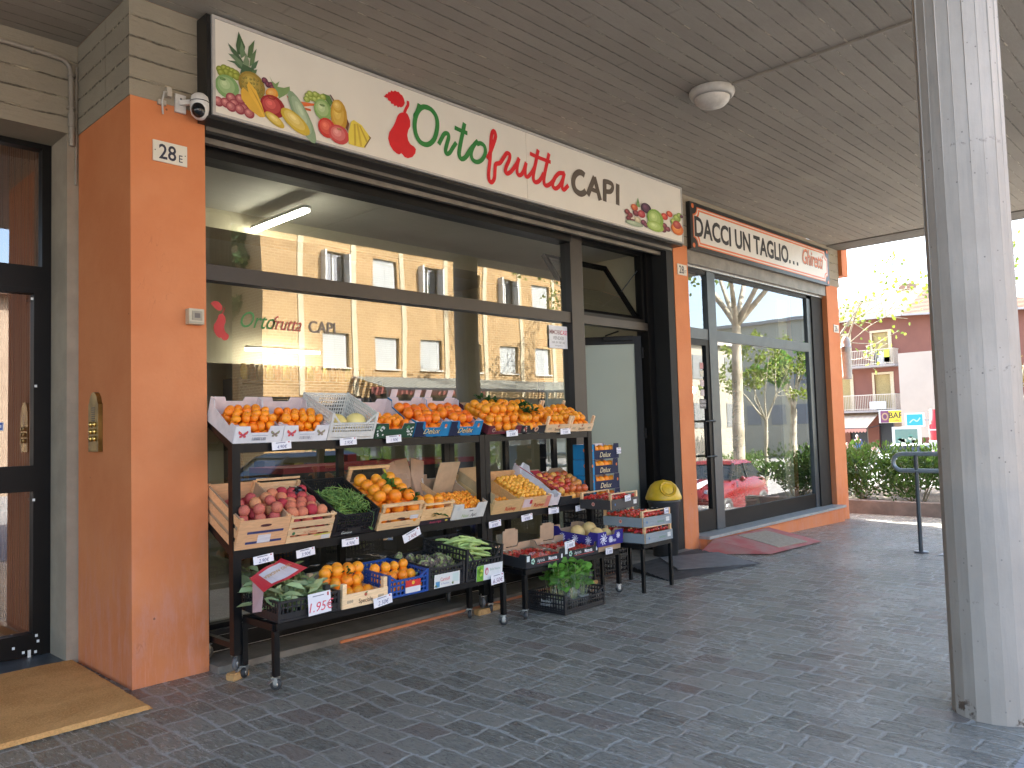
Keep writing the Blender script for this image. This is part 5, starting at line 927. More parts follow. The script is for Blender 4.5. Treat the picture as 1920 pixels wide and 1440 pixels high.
# camera, intercom, junction box, conduits, ceiling lamp
t = empty("security_camera", (2.31, 4.93, 3.70), label="white dome security camera with black lens under the left end of the sign", cat="camera")
mb = MB(); mb.box(2.18, 5.02, 3.62, 2.25, 5.038, 3.74, (.7, .68, .64)); mb.bar((2.21, 5.02, 3.68), (2.29, 4.95, 3.69), .03, .03, (.7, .68, .64)); mb.ico((2.215, 5.015, 3.71), .008, 1, (.2, .2, .2)); wpart("bracket", mb, M_PLAST, t)
mb = MB(); mb.lathe([(0, .10), (.034, .097), (.052, .08), (.059, .045), (.059, .0), (.052, -.04), (.026, -.066), (0, -.07)], 24, (2.30, 4.93, 3.64), (.75, .73, .70)); wpart("housing", mb, M_PLAST, t)
mb = MB(); mb.lathe([(.0602, .04), (.0602, .045)], 24, (2.30, 4.93, 3.64), (.03, .03, .03)); mb.ico((2.30-.019, 4.93-.024, 3.622), .044, 3, (.012, .012, .014), (1, 1, 1.15)); wpart("lens", mb, plain("black_gloss", (.01, .01, .012), None, rough=.12), t)
mb = MB(); mb.tube([(2.16, 5.03, 3.74), (2.10, 5.0, 3.72), (2.09, 5.01, 3.65), (2.10, 5.02, 3.58)], .006, 6, (.55, .53, .5)); mb.box(2.12, 5.0, 3.70, 2.15, 5.038, 3.76, (.5, .45, .38)); mb.box(2.07, 5.015, 3.64, 2.12, 5.038, 3.67, (.5, .45, .38)); thing("loose_cable", mb, M_PLAST, "short loop of pale cable and clips beside the security camera", "cable")
t = empty("junction_box", (2.30, 5.0, 2.23), label="small yellowed plastic switch box on the left orange pillar", cat="box")
mb = MB(); mb.box(2.245, 4.985, 2.235, 2.345, 5.038, 2.335, (.55, .47, .33)); wpart("housing", mb, M_PLAST, t)
mb = MB(); mb.box(2.265, 4.979, 2.26, 2.33, 4.984, 2.32, (.35, .30, .22)); mb.box(2.28, 4.976, 2.275, 2.315, 4.9785, 2.305, (.15, .12, .10)); mb.box(2.25, 4.98, 2.24, 2.34, 4.984, 2.25, (.45, .38, .27)); wpart("cover", mb, M_PLAST, t)
t = empty("intercom", (1.90, 5.60, 1.43), label="brass intercom plate with six push buttons on the side of the orange pillar", cat="intercom")
mb = MB(); MX = Matrix(((0, 0, -1, 1.904), (1, 0, 0, 5.60), (0, 1, 0, 1.43), (0, 0, 0, 1)))
mb.prism([(-.09, 0), (.09, 0), (.09, .31), (.075, .325), (.06, .36), (.03, .385), (0, .392), (-.03, .385), (-.06, .36), (-.075, .325), (-.09, .31)], .028, MX); wpart("plate", mb, M_BRASS, t)
for i in range(3):
    for sx in (-.035, .035):
        b = MB(); b.lathe([(0, 0), (.017, 0), (.019, .008), (.012, .016), (0, .018)], 14, (0, 0, 0), (1, 1, 1), True, MX @ Matrix.Translation((sx, .085+i*.047, .028))); wpart("button", b, plain("polished_brass", (.75, .5, .15), None, rough=.2, metal=.9) if "polished_brass" not in bpy.data.materials else bpy.data.materials["polished_brass"], t)
mb = MB()
for i in range(7): mb.box(1.874, 5.57, .0+1.63+i*.014, 1.8755, 5.63, 1.637+i*.014, (.03, .025, .02))
wpart("speaker_slots", mb, M_PAINT, t)
t = empty("wall_conduit", (1.87, 5.95, 3.5), label="grey plastic conduit bending down the concrete beside the entrance", cat="conduit")
M_PVC = plain("grey_pvc", (.34, .30, .24), (.26, .23, .19), 6, .5)
mb = MB(); zc = 4.175; pts = [(-3, 5.955, zc+.08), (1.70, 5.955, zc)]+[(1.775+.075*math.sin(a), 5.955, zc-.085+.08*math.cos(a)) for a in [R(k*15) for k in range(7)]]+[(1.855, 5.955, 3.70)]
mb.tube(pts, .017, 10); wpart("pipe", mb, M_PVC, t)
mb = MB(); mb.tube([(1.855, 5.955, 3.80), (1.855, 5.955, 3.70)], .024, 10); mb.tube([(1.855, 5.955, 3.70), (1.86, 5.965, 3.57)], [.02, .018], 10)
for z in (4.06, 3.83): mb.lathe([(.02, 0), (.024, 0), (.024, .015), (.02, .015)], 10, (1.855, 5.955, z)); mb.box(1.83, 5.96, z, 1.88, 5.979, z+.015)
mb.lathe([(.02, 0), (.024, 0), (.024, .015), (.02, .015)], 10, (0, 0, 0), (1, 1, 1), True, Matrix.Translation((1.60, 5.955, zc+.002)) @ Matrix.Rotation(PI/2, 4, 'Y')); wpart("sleeve", mb, M_PVC, t)
mb = MB(); mb.tube([(1.893, 5.974, 4.15), (1.889, 5.974, 3.3)], .008, 6); wpart("cable", mb, M_PVC, t)
t = empty("ceiling_lamp", (5.96, 3.25, 4.3), label="round white bulkhead lamp on the portico ceiling", cat="lamp")
mb = MB(); mb.lathe([(.185, -.004), (.19, -.03), (.175, -.06), (.150, -.075), (.148, -.07)], 28, (5.96, 3.25, 4.3), (.55, .52, .46)); mb.lathe([(0, -.004), (.185, -.004)], 28, (5.96, 3.25, 4.3), (.5, .47, .4)); wpart("lamp_base", mb, M_PLAST, t)
mb = MB(); mb.lathe([(.149, -.07), (.14, -.10), (.11, -.13), (.06, -.15), (0, -.157)], 28, (5.96, 3.25, 4.3), (.66, .62, .54)); wpart("diffuser", mb, M_PLAST, t)
mb = MB(); mb.bar((5.96, 3.06, 4.290), (5.96, .95, 4.290), .022, .018); mb.box(5.94, 2.35, 4.275, 5.985, 2.39, 4.299); thing("ceiling_conduit", mb, M_PVC, "thin cable conduit running over the ceiling from the round lamp to the column", "conduit")
# mats, ramps
mb = MB(); M_COIR = Mt("coir_mat", .95, 0, .1); _k = M_COIR.noise(90, detail=8, rough=.9); M_COIR.col(M_COIR.mix(M_COIR.ss(_k*.9+M_COIR.noise(2.0)*.4, .42, .82), (.48, .20, .05), (.92, .52, .20))); M_COIR.bump(_k, .9, .010); M_COIR = M_COIR.m
N = 60; q = [(-1.4, 4.60), (1.855, 4.60), (1.895, 6.02), (-1.4, 6.08)]
def bil(u, v): return tuple(q[0][i]*(1-u)*(1-v)+q[1][i]*u*(1-v)+q[2][i]*u*v+q[3][i]*(1-u)*v for i in (0, 1))
vs = []
for j in range(N+1):
    for i in range(N*2+1):
        u, v = i/N/2, j/N; x, y = bil(u, v); e = min(u, 1-u, v, 1-v)
        vs.append((x+random.uniform(-.004, .004), y+random.uniform(-.004, .004), .024+random.uniform(-.0015, .0015) if e > 1e-6 else .003))
nn = N*2+1; mb.add(vs, [(j*nn+i, j*nn+i+1, (j+1)*nn+i+1, (j+1)*nn+i) for j in range(N) for i in range(N*2)])
thing("door_mat", mb, M_COIR, "large brown coir mat in front of the entrance at the left", "mat")
mb = MB()
c0, c1, c2, c3 = Vector((6.55, 4.25, 0)), Vector((7.9, 3.98, 0)), Vector((8.12, 4.90, 0)), Vector((6.8, 4.90, 0))
n = 9
for i in range(n):
    a, b = i/n, (i+.62)/n; P = [c0.lerp(c3, a), c1.lerp(c2, a), c1.lerp(c2, b), c0.lerp(c3, b)]; h0, h1 = .004+a*.05, .004+b*.05+.006
    mb.add([(p.x, p.y, h) for p, h in zip(P, (h0, h0, h1, h1))]+[(p.x, p.y, 0) for p in P], [(0, 1, 2, 3), (3, 2, 6, 7), (0, 3, 7, 4), (1, 5, 6, 2)])
mb.add([(c0.x, c0.y, .003), (c1.x, c1.y, .003), (c2.x, c2.y, .05), (c3.x, c3.y, .05), (c2.x, c2.y, 0), (c3.x, c3.y, 0)], [(0, 1, 2, 3), (0, 3, 5), (1, 4, 2)])
thing("rubber_ramp", mb, M_RUB, "ribbed black rubber wedge ramp at the greengrocer door", "ramp")
mb = MB(); P = [(7.02, 4.52), (7.78, 4.0), (8.02, 4.55), (7.75, 4.88)]; P = [(6.98, 4.42, .038), (7.83, 3.99, .012), (8.11, 4.60, .045), (7.35, 4.88, .064)]
mb.add([p for p in P]+[(p[0], p[1], p[2]-.01) for p in P], [(0, 1, 2, 3), (0, 4, 5, 1), (1, 5, 6, 2), (2, 6, 7, 3), (3, 7, 4, 0)]); thing("rubber_mat", mb, M_RUBG, "dark grey rubber mat lying askew on the black ramp", "mat")
M_RCARP = Mt("worn_red_rubber", .75); _k = M_RCARP.noise(4, detail=6); M_RCARP.col(M_RCARP.mix(M_RCARP.ss(_k, .35, .7), (.42, .10, .09), (.38, .20, .17))); M_RCARP.bump(M_RCARP.noise(60), .3); M_RCARP = M_RCARP.m
mb = MB(); mb.add([(8.50, 4.16, .006), (9.95, 4.18, -.03), (9.95, 4.88, .10), (8.50, 4.88, .112), (8.12, 4.86, -.003), (10.3, 4.88, -.05), (8.50, 4.88, -.02)], [(0, 1, 2, 3), (4, 0, 3), (1, 5, 2), (4, 3, 6)]); thing("red_ramp", mb, M_RCARP, "worn red rubber ramp in front of the hair salon step", "ramp")
mb = MB(); P = [(8.92, 4.27, .024), (9.62, 4.23, .008), (9.72, 4.80, .09), (9.02, 4.84, .108)]
mb.add([p for p in P]+[(p[0], p[1], p[2]-.010) for p in P], [(0, 1, 2, 3), (0, 4, 5, 1), (1, 5, 6, 2), (2, 6, 7, 3), (3, 7, 4, 0)]); thing("beige_mat", mb, plain("beige_carpet", (.40, .35, .27), (.30, .26, .20), 30, .95, bump=.5, bs=120), "small worn beige mat lying on the red ramp", "mat")
# bin
t = empty("waste_bin", (7.6, 4.96, .045), label="round dark grey bin with a bright yellow swing lid beside the shop doorway", cat="bin")
mb = MB(); mb.lathe([(0, 0), (.135, 0), (.17, .58), (.183, .59), (.183, .62), (.165, .62)], 28, (7.6, 4.96, .045), (.055, .058, .062)); wpart("bin_body", mb, M_PLAST, t)
mb = MB(); nz = []; 
prof = [(.198, .62), (.202, .64), (.19, .67), (.172, .72), (.14, .775), (.09, .815), (0, .835)]
mb.lathe(prof, 28, (7.6, 4.96, .045), (.80, .50, .03)); wpart("lid", mb, M_PLAST, t)
mb = MB(); MO = Matrix.Translation((7.6-.08, 4.96-.112, .045+.735)) @ Vector((-.50, -.66, .56)).to_track_quat('Z', 'Y').to_matrix().to_4x4()
mb.lathe([(0, .012), (.07, .010), (.083, .018), (.093, .024), (.093, .0)], 24, (0, 0, 0), (.70, .42, .02), True, MO); mb.lathe([(0, .013), (.069, .0115)], 24, (0, 0, 0), (.30, .17, .01), True, MO); wpart("lid_opening", mb, M_PLAST, t)  # darker inner disc paints the shade of a hollow opening
# plants inside the salon
random.seed(5)
for i, (x, y, h) in enumerate(((9.7, 5.55, .55), (10.25, 5.5, .9), (10.75, 5.6, .5), (11.35, 5.55, .45), (11.0, 5.9, 1.7), (10.1, 5.95, 1.5))):
    t = empty("potted_plant", (x, y, .15), label=["low leafy plant in a terracotta trough inside the salon window", "taller dark leafy plant in a pot inside the salon window", "small trailing plant on the salon window floor", "small plant at the right of the salon window", "tall slender rubber plant behind the salon glass", "tall thin-stemmed plant behind the salon door"][i], cat="plant")
    mb = MB(); mb.lathe([(0, 0), (.10, 0), (.14, .2), (.15, .2), (.15, .23), (.12, .23)], 16, (x, y, .15), (.30, .12, .07)); wpart("pot", mb, M_PLAST, t)
    mb = MB(); st = MB()
    for k in range(70 if h < 1 else 60):
        p = Vector((x, y, .15+.25+random.random()*h)); d = rv(); d.z = abs(d.z)*.4; leaf(mb, p+d*.06, d, Vector((0, 0, 1)), random.uniform(.08, .16) if h > .8 else .07, .05)
    for k in range(4): st.tube([(x, y, .3), (x+random.uniform(-.08, .08), y+random.uniform(-.08, .08), .4+h)], .007, 5)
    wpart("leaves", mb, L_DEEP, t); wpart("stems", st, M_BARK, t)
for i in range(4):
    mb = MB(); mb.ico((9.2+i*.62, 6.6, 2.02), .06, 2, (.9, .88, .8)); t = thing("globe_lamp", mb, emit("globe_light", (1, .95, .85), 2.2) if "globe_light" not in bpy.data.materials else bpy.data.materials["globe_light"], "small round white globe lamp glowing in the row inside the salon", "lamp", "globe lamps in the salon")
# ================================================================== racks
def rack_posts_caster(par, x, y, zt, block, r=.05):
    """black square post on a castor"""
def caster(par, x, y, z0, r, name="castor", ang=0):
    t = empty(name, (0, 0, 0)); t.parent = par; P = Vector((0, 0, 0)); P += par.location; t.location = Vector((x, y, z0))-P
    mb = MB(); mb.lathe([(0, -.014), (r*.45, -.014), (r*.5, -.010), (r*.5, .010), (r*.45, .014), (0, .014)], 18, (0, 0, 0), (1, 1, 1), True, Matrix.Translation((0, 0, r)) @ Matrix.Rotation(ang, 4, 'Z') @ Matrix.Rotation(PI/2, 4, 'X')); obj("hub", mb, M_ZINC, t)
    mb = MB(); mb.lathe([(r*.5, -.012), (r*.92, -.013), (r, -.008), (r, .008), (r*.92, .013), (r*.5, .012)], 22, (0, 0, 0), (1, 1, 1), True, Matrix.Translation((0, 0, r)) @ Matrix.Rotation(ang, 4, 'Z') @ Matrix.Rotation(PI/2, 4, 'X')); obj("tyre", mb, M_RUBG if r > .04 else M_RUB, t)
    mb = MB(); MR = Matrix.Rotation(ang, 4, 'Z')
    for s in (-.018, .018):
        mb.prism([(-r*.2, r), (r*.2, r*.8), (r*.45, r*1.6), (r*.3, 2.1*r), (-r*.6, 2.1*r)], .003, MR @ Matrix(((1, 0, 0, 0), (0, 0, 1, s), (0, 1, 0, 0), (0, 0, 0, 1))))
    mb.box(-r*.7, -.022, 2.1*r, r*.6, .022, 2.1*r+.005, (1, 1, 1), MR); mb.lathe([(0, 2.1*r+.005), (.014, 2.1*r+.005), (.014, 2.1*r+.02), (0, 2.1*r+.02)], 12); 
    if r < .036: mb.bar((-r*.6, 0, 2.0*r), (-r*1.8, -.01, 1.5*r), .02, .004)
    obj("fork", mb, M_ZINC, t); return t
def rack(x0, x1, label, big):
    t = empty("display_rack", ((x0+x1)/2, 4.8, 0), label=label, cat="rack")
    w = .055 if big else .05; yf, yb_ = 4.72, 5.20
    def P(name, f, m=M_RACK):
        mb = MB(); f(mb); return wpart(name, mb, m, t)
    for x in (x0, x1):
        P("front_post", lambda b: b.box(x-w/2, yf, .146, x+w/2, yf+w, 1.455)); P("rear_post", lambda b: b.box(x-w/2, yb_-.04, .143, x+w/2, yb_, 1.62))
        P("side_rail", lambda b: (b.bar((x, yf+.02, 1.43), (x, yb_-.02, 1.66), .04, .05), b.bar((x, yf+.02, .765), (x, yb_-.02, .985), .04, .05), b.bar((x, yf+.03, .20), (x, yb_-.04, .20), .035)))
    for z, n in ((1.455, "top"), (.79, "middle")):
        P("shelf_rail", lambda b: b.box(x0+w/2, yf+.004, z-.058, x1-w/2, yf+.034, z-.004)); P("shelf_rail", lambda b: b.bar((x0, yb_-.03, z+.17), (x1, yb_-.03, z+.17), .03))
        P("shelf_bar", lambda b: [b.bar((x0+(x1-x0)*k/5, yf+.03, z-.03), (x0+(x1-x0)*k/5, yb_-.03, z+.19), .02) for k in (1, 2, 3, 4)])
    P("base_rail", lambda b: b.bar((x0, yb_-.02, .2), (x1, yb_-.02, .2), .035))
    P("centre_post", lambda b: b.box((x0+x1)/2-.025, yb_-.04, .2, (x0+x1)/2+.025, yb_, 1.6))
    return t
r1 = rack(2.42, 4.575, "long black metal display rack holding the left crates in two sloping tiers", True)
r2 = rack(4.635, 6.01, "shorter black metal display rack on the right with loquats and wooden orange crates", True)
for (r, x, y, z, ang) in ((r1, 2.43, 4.755, .046, .5), (r1, 4.56, 4.755, .046, 1.2), (r2, 4.66, 4.77, .046, .3), (r1, 2.43, 5.17, .043, .2), (r1, 4.56, 5.17, .043, 1), (r2, 6.0, 5.17, .043, 1), (r2, 6.0, 4.76, .046, .4)): caster(r, x, y, z, .045, "castor", ang)
for x, y, a, lab in ((2.43, 4.75, .35, "small wood block under the castor at the left end of the long rack"), (4.545, 4.74, -.05, "wood block under the castor where the two racks meet, the nearer one"), (4.69, 4.78, -.15, "wood block under the right rack castor, tucked behind the nearer block"), (6.0, 4.76, .1, "wood block under the castor at the right end of the shorter rack")):
    b = bmesh.new(); bmesh.ops.create_cube(b, size=1); bmesh.ops.scale(b, vec=(.135, .075, .045), verts=b.verts); bmesh.ops.bevel(b, geom=b.edges[:], offset=.008, segments=2, affect='EDGES')
    mb = MB(); M_ = Matrix.Translation((x, y, .0225)) @ Matrix.Rotation(a, 4, 'Z'); mb.add([M_ @ v.co for v in b.verts], [tuple(v.index for v in f.verts) for f in b.faces]); b.free(); thing("wood_block", mb, M_WOODB, lab, "wood block")
def low_table(x0, x1, y0, y1, z, label, wheels, leg=.035):
    t = empty("low_display_table", ((x0+x1)/2, (y0+y1)/2, 0), label=label, cat="display table")
    mb = MB(); mb.bar((x0, y0, z-.02), (x1, y0, z-.02), .03, .04); mb.bar((x0, y1, z-.02), (x1, y1, z-.02), .03, .04); mb.bar((x0, y0+.015, z-.02), (x0, y1-.015, z-.02), .03, .04); mb.bar((x1, y0+.015, z-.02), (x1, y1-.015, z-.02), .03, .04)
    n = int((x1-x0)/.3)
    for k in range(1, n): mb.bar((x0+(x1-x0)*k/n, y0+.015, z-.015), (x0+(x1-x0)*k/n, y1-.015, z-.015), .025, .02)
    wpart("table_frame", mb, M_RACK, t)
    for x in (x0, x1):
        for y in (y0, y1):
            mb = MB(); mb.box(x-leg/2, y-leg/2, .082 if wheels else 0, x+leg/2, y+leg/2, z-.041); wpart("leg", mb, M_RACK, t)
            if wheels: caster(t, x, y, .002, .0335, "castor", random.uniform(-1, 1))
    return t
low_table(2.46, 4.385, 4.34, 4.72, .385, "long low black table on small castors carrying the leafy greens, oranges, artichokes and broad beans", True)
low_table(4.62, 5.86, 4.33, 4.72, .385, "shorter low black table on castors carrying strawberries and melons", True)
low_table(5.97, 6.42, 4.14, 4.60, .43, "small black four-legged table under the stacked strawberry crates", False, .028)
# ------------------------------------------------------------------ crates (local frame: x -W/2..W/2, y 0 front .. D back, z up)
WD = [(1, 1, 1), (.92, .9, .88), (1.05, 1.02, .98), (.85, .8, .75)]
def place(name, loc, tilt, rz_, label, cat="crate"):
    return empty(name, loc, (tilt, 0, rz_), label=label, cat=cat)
def P_(t, name, mb, mat): return obj(name, mb, mat, t)
def card(t, W, D, H, out, inn, t_=.006, nf=(.35, .055), nb=(.3, .045), mouth=None, deco=None, low=None, mat=None):
    """cardboard tray: low front with a cut-out, higher ears, notched back"""
    h = H if low is None else low; w2 = W/2; mat = mat or M_CARD
    def wall(mb, pts, d0, M):   # two-ply: outer print, inner ply
        mb.prism(pts, d0*.45, M, out); mb.prism(pts, d0*.45, M @ Matrix.Translation((0, 0, -d0*.55)), inn)
    f = MB(); a = W*nf[0]/2
    wall(f, [(-w2, 0), (w2, 0), (w2, h), (a+.012, h), (a, h-nf[1]), (-a, h-nf[1]), (-a-.012, h), (-w2, h)], t_, fm(0, 0, 0))
    if deco: deco(f, fm(0, -t_*.5-.0012, 0), W, h)
    P_(t, "front_panel", f, M_CARD)
    b = MB(); a = W*nb[0]/2
    wall(b, [(-w2, 0), (w2, 0), (w2, H), (a+.012, H), (a, H-nb[1]), (-a, H-nb[1]), (-a-.012, H), (-w2, H)], -t_, fm(0, D, 0)); P_(t, "back_panel", b, M_CARD)
    for sx in (-1, 1):
        s = MB(); MS = Matrix(((0, 0, 1, sx*w2), (1, 0, 0, 0), (0, 1, 0, 0), (0, 0, 0, 1)))
        pts = [(0, 0), (D, 0), (D, H), (D*.86, H), (D*.80, H*.72), (D*.22, h*.72), (D*.16, h), (0, h)]
        s.prism(pts, sx*t_*.45, MS, out); s.prism(pts, -sx*t_*.45, MS @ Matrix.Translation((0, 0, -sx*t_*.1)), inn)
        s.box(min(sx*w2, sx*(w2-.028)), .004, h-.004, max(sx*w2, sx*(w2-.028)), .03, h-.001, inn); P_(t, "side_panel", s, M_CARD)
    m = MB(); m.box(-w2+.005, .005, 0, w2-.005, D-.005, .005, inn); P_(t, "base", m, M_CARD)
def woodc(t, W, D, H, slats_f=2, slats_s=2, open_top=True, post_over=.03, tint=(1, 1, 1), deco=None, solid=False, post=.022):
    w2 = W/2; c = lambda: tuple(a*b for a, b in zip(random.choice(WD), tint)); wb = (.74, .52, .30) if deco else (1, 1, 1); cf = lambda: tuple(a*b for a, b in zip(c(), wb))
    for x in (-w2+post/2, w2-post/2):
        for y in (post/2, D-post/2):
            m = MB(); m.prism([(-post/2, -post/2), (post/2, -post/2), (post/2, post/2), (-post/2, post/2)], H+post_over, Matrix.Translation((x, y, 0)), c()); P_(t, "corner_post", m, M_WOODC)
    for nm, y in (("front_slats", -.004), ("back_slats", D+.001)):
        m = MB(); n = slats_f
        if solid: m.box(-w2-.003, y, 0, w2+.003, y+.004, H, cf())
        else:
            hh = H/(n+ (n-1)*.35)
            for k in range(n): z0 = k*hh*1.35; m.box(-w2-.003, y, z0, w2+.003, y+.004, z0+hh, cf())
        if deco and nm[0] == 'f': deco(m, fm(0, -.0056, 0), W, H)
        P_(t, nm, m, M_WOODP if deco else M_WOODC)
    for sx in (-1, 1):
        m = MB(); n = slats_s; hh = H/(n+(n-1)*.5) if n > 1 else H*.7
        for k in range(n): z0 = k*hh*1.5; m.box(min(sx*w2, sx*(w2+.004)), 0, z0, max(sx*w2, sx*(w2+.004)), D, z0+hh, c())
        P_(t, "side_slats", m, M_WOODC)
    m = MB(); m.box(-w2+.001, .001, .001, w2-.001, D-.001, .005, c()); P_(t, "base", m, M_WOODC)
M_WOODP = vmat("printed_crate_wood", .6, var=.25, sc=14, st=(1, 8, 8))
for _mm in (M_WOODP,): pass
def plast(t, W, D, H, col, step=.022, rib=.004, solid_low=0, dip=0, deco=None, fr=.012):
    """moulded crate with open lattice walls"""
    w2 = W/2
    def grid(m, L, M, front=False):
        top = H-(dip if front else 0)
        m.box(-L/2, -fr/2, 0, L/2, fr/2, .014, col, M)
        if front and dip:
            m.box(-L/2, -fr/2, top-.012, L/2, fr/2, top, col, M)
            for s in (-1, 1): m.bar(M @ Vector((s*L/2*.98, 0, H-.006)), M @ Vector((s*L*.30, 0, top-.004)), .010, .012, col)
        else: m.box(-L/2, -fr/2, H-.014, L/2, fr/2, H, col, M)
        n = max(3, int(L/step))
        for k in range(n+1):
            x = -L/2+L*k/n; m.box(x-rib/2, -fr*.3, .014, x+rib/2, fr*.3, top-.012, col, M)
        nz_ = max(1, int(top/ (step*1.5)))
        for k in range(1, nz_+1):
            z = top*k/(nz_+1); m.box(-L/2, -fr*.28, z-rib*.6, L/2, fr*.28, z+rib*.6, col, M)
        if solid_low: m.box(-L/2+.01, -fr*.25, .015, L/2-.01, fr*.25, solid_low, col, M)
    m = MB(); grid(m, W-.01, Matrix.Translation((0, fr/2, 0)), True)
    if deco: deco(m, fm(0, -.002, 0), W, H)
    P_(t, "front_panel", m, M_PLAST)
    m = MB(); grid(m, W-.01, Matrix.Translation((0, D-fr/2, 0))); P_(t, "back_panel", m, M_PLAST)
    for s in (-1, 1): m = MB(); grid(m, D-.03, Matrix.Translation((s*(w2-fr/2), D/2, 0)) @ Matrix.Rotation(PI/2, 4, 'Z')); P_(t, "side_panel", m, M_PLAST)
    for x in (-w2+.008, w2-.008):
        for y in (.008, D-.008): m = MB(); m.box(x-.010, y-.010, .001, x+.010, y+.010, H+.002, col); P_(t, "corner_post", m, M_PLAST)
    m = MB()
    n = int(W/step)
    for k in range(n+1): x = -w2+.01+(W-.02)*k/n; m.box(x-rib/2, .01, .002, x+rib/2, D-.01, .006, col)
    n = int(D/step)
    for k in range(n+1): y = .01+(D-.02)*k/n; m.box(-w2+.01, y-rib/2, .0025, w2-.01, y+rib/2, .0065, col)
    P_(t, "base", m, M_PLAST)
# ------------------------------------------------------------------ produce
def fruitmat(name, a, b, c=None, rough=.42, pores=260, bumpk=.25, split=(.35, .7), sc=9):
    m = Mt(name, rough, 0, .45); k = m.noise(sc, m.obc, 4)*.8+m.rnd()*.35
    cc = m.mix(m.ss(k, *split), a, b)
    if c: cc = m.mix(m.ss(m.noise(40, m.obc, 5), .55, .75)*.6, cc, c)
    m.col(cc); m.b.inputs["Subsurface Weight"].default_value = .0
    m.bump(m.vor(pores, m.obc), bumpk, .0015); return m.m
F_OR = fruitmat("orange_peel", (.90, .24, .012), (.95, .36, .02)); F_MA = fruitmat("mandarin_peel", (.92, .21, .008), (.95, .32, .012)); F_BL = fruitmat("blood_orange_peel", (.85, .13, .01), (.92, .25, .012))
F_PE = fruitmat("peach_skin", (.44, .030, .05), (.70, .26, .12), (.30, .02, .05), .75, 60, .1, (.45, .8), 14); F_NE = fruitmat("peach_blush_skin", (.46, .05, .07), (.72, .40, .14), (.50, .10, .10), .7, 60, .1, (.42, .85), 13)
F_AP = fruitmat("apple_skin", (.50, .02, .02), (.75, .40, .08), (.42, .03, .03), .3, 60, .05, (.4, .8), 14); F_LO = fruitmat("loquat_skin", (.85, .36, .03), (.92, .46, .06)); F_KU = fruitmat("kumquat_peel", (.92, .26, .01), (.95, .38, .03))
F_ME = fruitmat("melon_rind", (.66, .50, .12), (.80, .66, .24), None, .45, 30, .2); F_ST = fruitmat("strawberry_flesh", (.72, .015, .012), (.82, .045, .025), (.80, .30, .08), .3, 140, .5); F_MC = fruitmat("cantaloupe_rind", (.72, .55, .25), (.80, .50, .16), (.40, .45, .22), .6, 60, .6, (.3, .7), 16)
_pro = {}
def proto(kind):
    if kind in _pro: return _pro[kind]
    mb = MB(); mat = None
    vs, fs = ICO[3] if kind not in ('kumquat', 'strawberry', 'loquat') else ICO[2]
    out = []
    for v in vs:
        x, y, z = v
        r = 1+.02*noise.noise(Vector(v)*2.3)
        if kind in ('orange', 'mandarin', 'blood'): k = (1, 1, .93 if kind != 'mandarin' else .82); r *= 1-.07*math.exp(-((x*x+y*y)/.02))*(1 if z > 0 else .5)
        elif kind in ('peach', 'nectarine'): k = (1, 1, .95); r *= 1-.14*math.exp(-((x*x+y*y)/.03))*(z > 0)-.04*math.exp(-(x*x)/.01)*(y > 0)
        elif kind == 'apple': k = (1, 1, .92); r *= 1-.22*math.exp(-((x*x+y*y)/.04))*(1 if z > 0 else .6); k = (k[0]*(1+.06*z), k[1]*(1+.06*z), k[2])
        elif kind == 'melon': k = (1, 1, 1.15)
        elif kind == 'cantaloupe': k = (1, 1, .95); r *= 1-.04*abs(math.cos(math.atan2(y, x)*5))**4
        elif kind == 'kumquat': k = (.8, .8, 1.15)
        elif kind == 'loquat': k = (.92, .92, 1.08)
        elif kind == 'strawberry': k = (1, 1, 1.25); s = .62+.38*(z+1)/2 if z < .7 else 1.0; k = (s, s, 1.2)
        out.append((x*r*k[0], y*r*k[1], z*r*k[2]))
    mb.add(out, fs, (1, 1, 1), True)
    mat = dict(orange=F_OR, mandarin=F_MA, blood=F_BL, peach=F_PE, nectarine=F_NE, apple=F_AP, melon=F_ME, cantaloupe=F_MC, kumquat=F_KU, loquat=F_LO, strawberry=F_ST)[kind]
    me = mb.mesh(kind, mat); _pro[kind] = me
    tops = {}
    c = MB()
    if kind in ('orange', 'mandarin', 'blood'): c.lathe([(0, .88), (.05, .885), (.08, .87), (0, .84)], 7, (0, 0, 0), (.12, .18, .04)); nm = "stem_end"; mm = M_MATTE
    elif kind in ('apple',): c.tube([(0, 0, .65), (.05, .02, .95)], .03, 5, (.12, .07, .03)); nm = "stem"; mm = M_MATTE
    elif kind == 'strawberry':
        for k in range(6): a = k*PI/3; c.add([(0, 0, 1.15), (math.cos(a-.3)*.4, math.sin(a-.3)*.4, 1.12), (math.cos(a)*.8, math.sin(a)*.8, 1.0), (math.cos(a+.3)*.4, math.sin(a+.3)*.4, 1.12)], [(0, 1, 2, 3)])
        nm = "calyx"; mm = L_GREEN
    else: c = None
    _pro[kind+'_t'] = (nm, c.mesh(nm, mm)) if c else None
    return me
FN = dict(orange="orange", mandarin="mandarin", blood="orange", peach="peach", nectarine="peach", apple="apple", melon="melon", cantaloupe="melon", kumquat="kumquat", loquat="loquat", strawberry="strawberry")
def fruit(kind, p, r, label, group, up=None, parts=True):
    me = proto(kind); o = bpy.data.objects.new(FN[kind], me); C.objects.link(o); o.location = p
    s = r*random.uniform(.93, 1.07); o.scale = (s, s, s)
    o.rotation_euler = (random.uniform(-1.3, 1.3), random.uniform(-1.3, 1.3), random.uniform(0, 6.28)) if up is None else up
    tag(o, label, FN[kind], group)
    tp = _pro[kind+'_t']
    if tp and parts: c = bpy.data.objects.new(tp[0], tp[1]); C.objects.link(c); c.parent = o
    return o
def TM(t): return Matrix.Translation(t.location) @ t.rotation_euler.to_matrix().to_4x4()
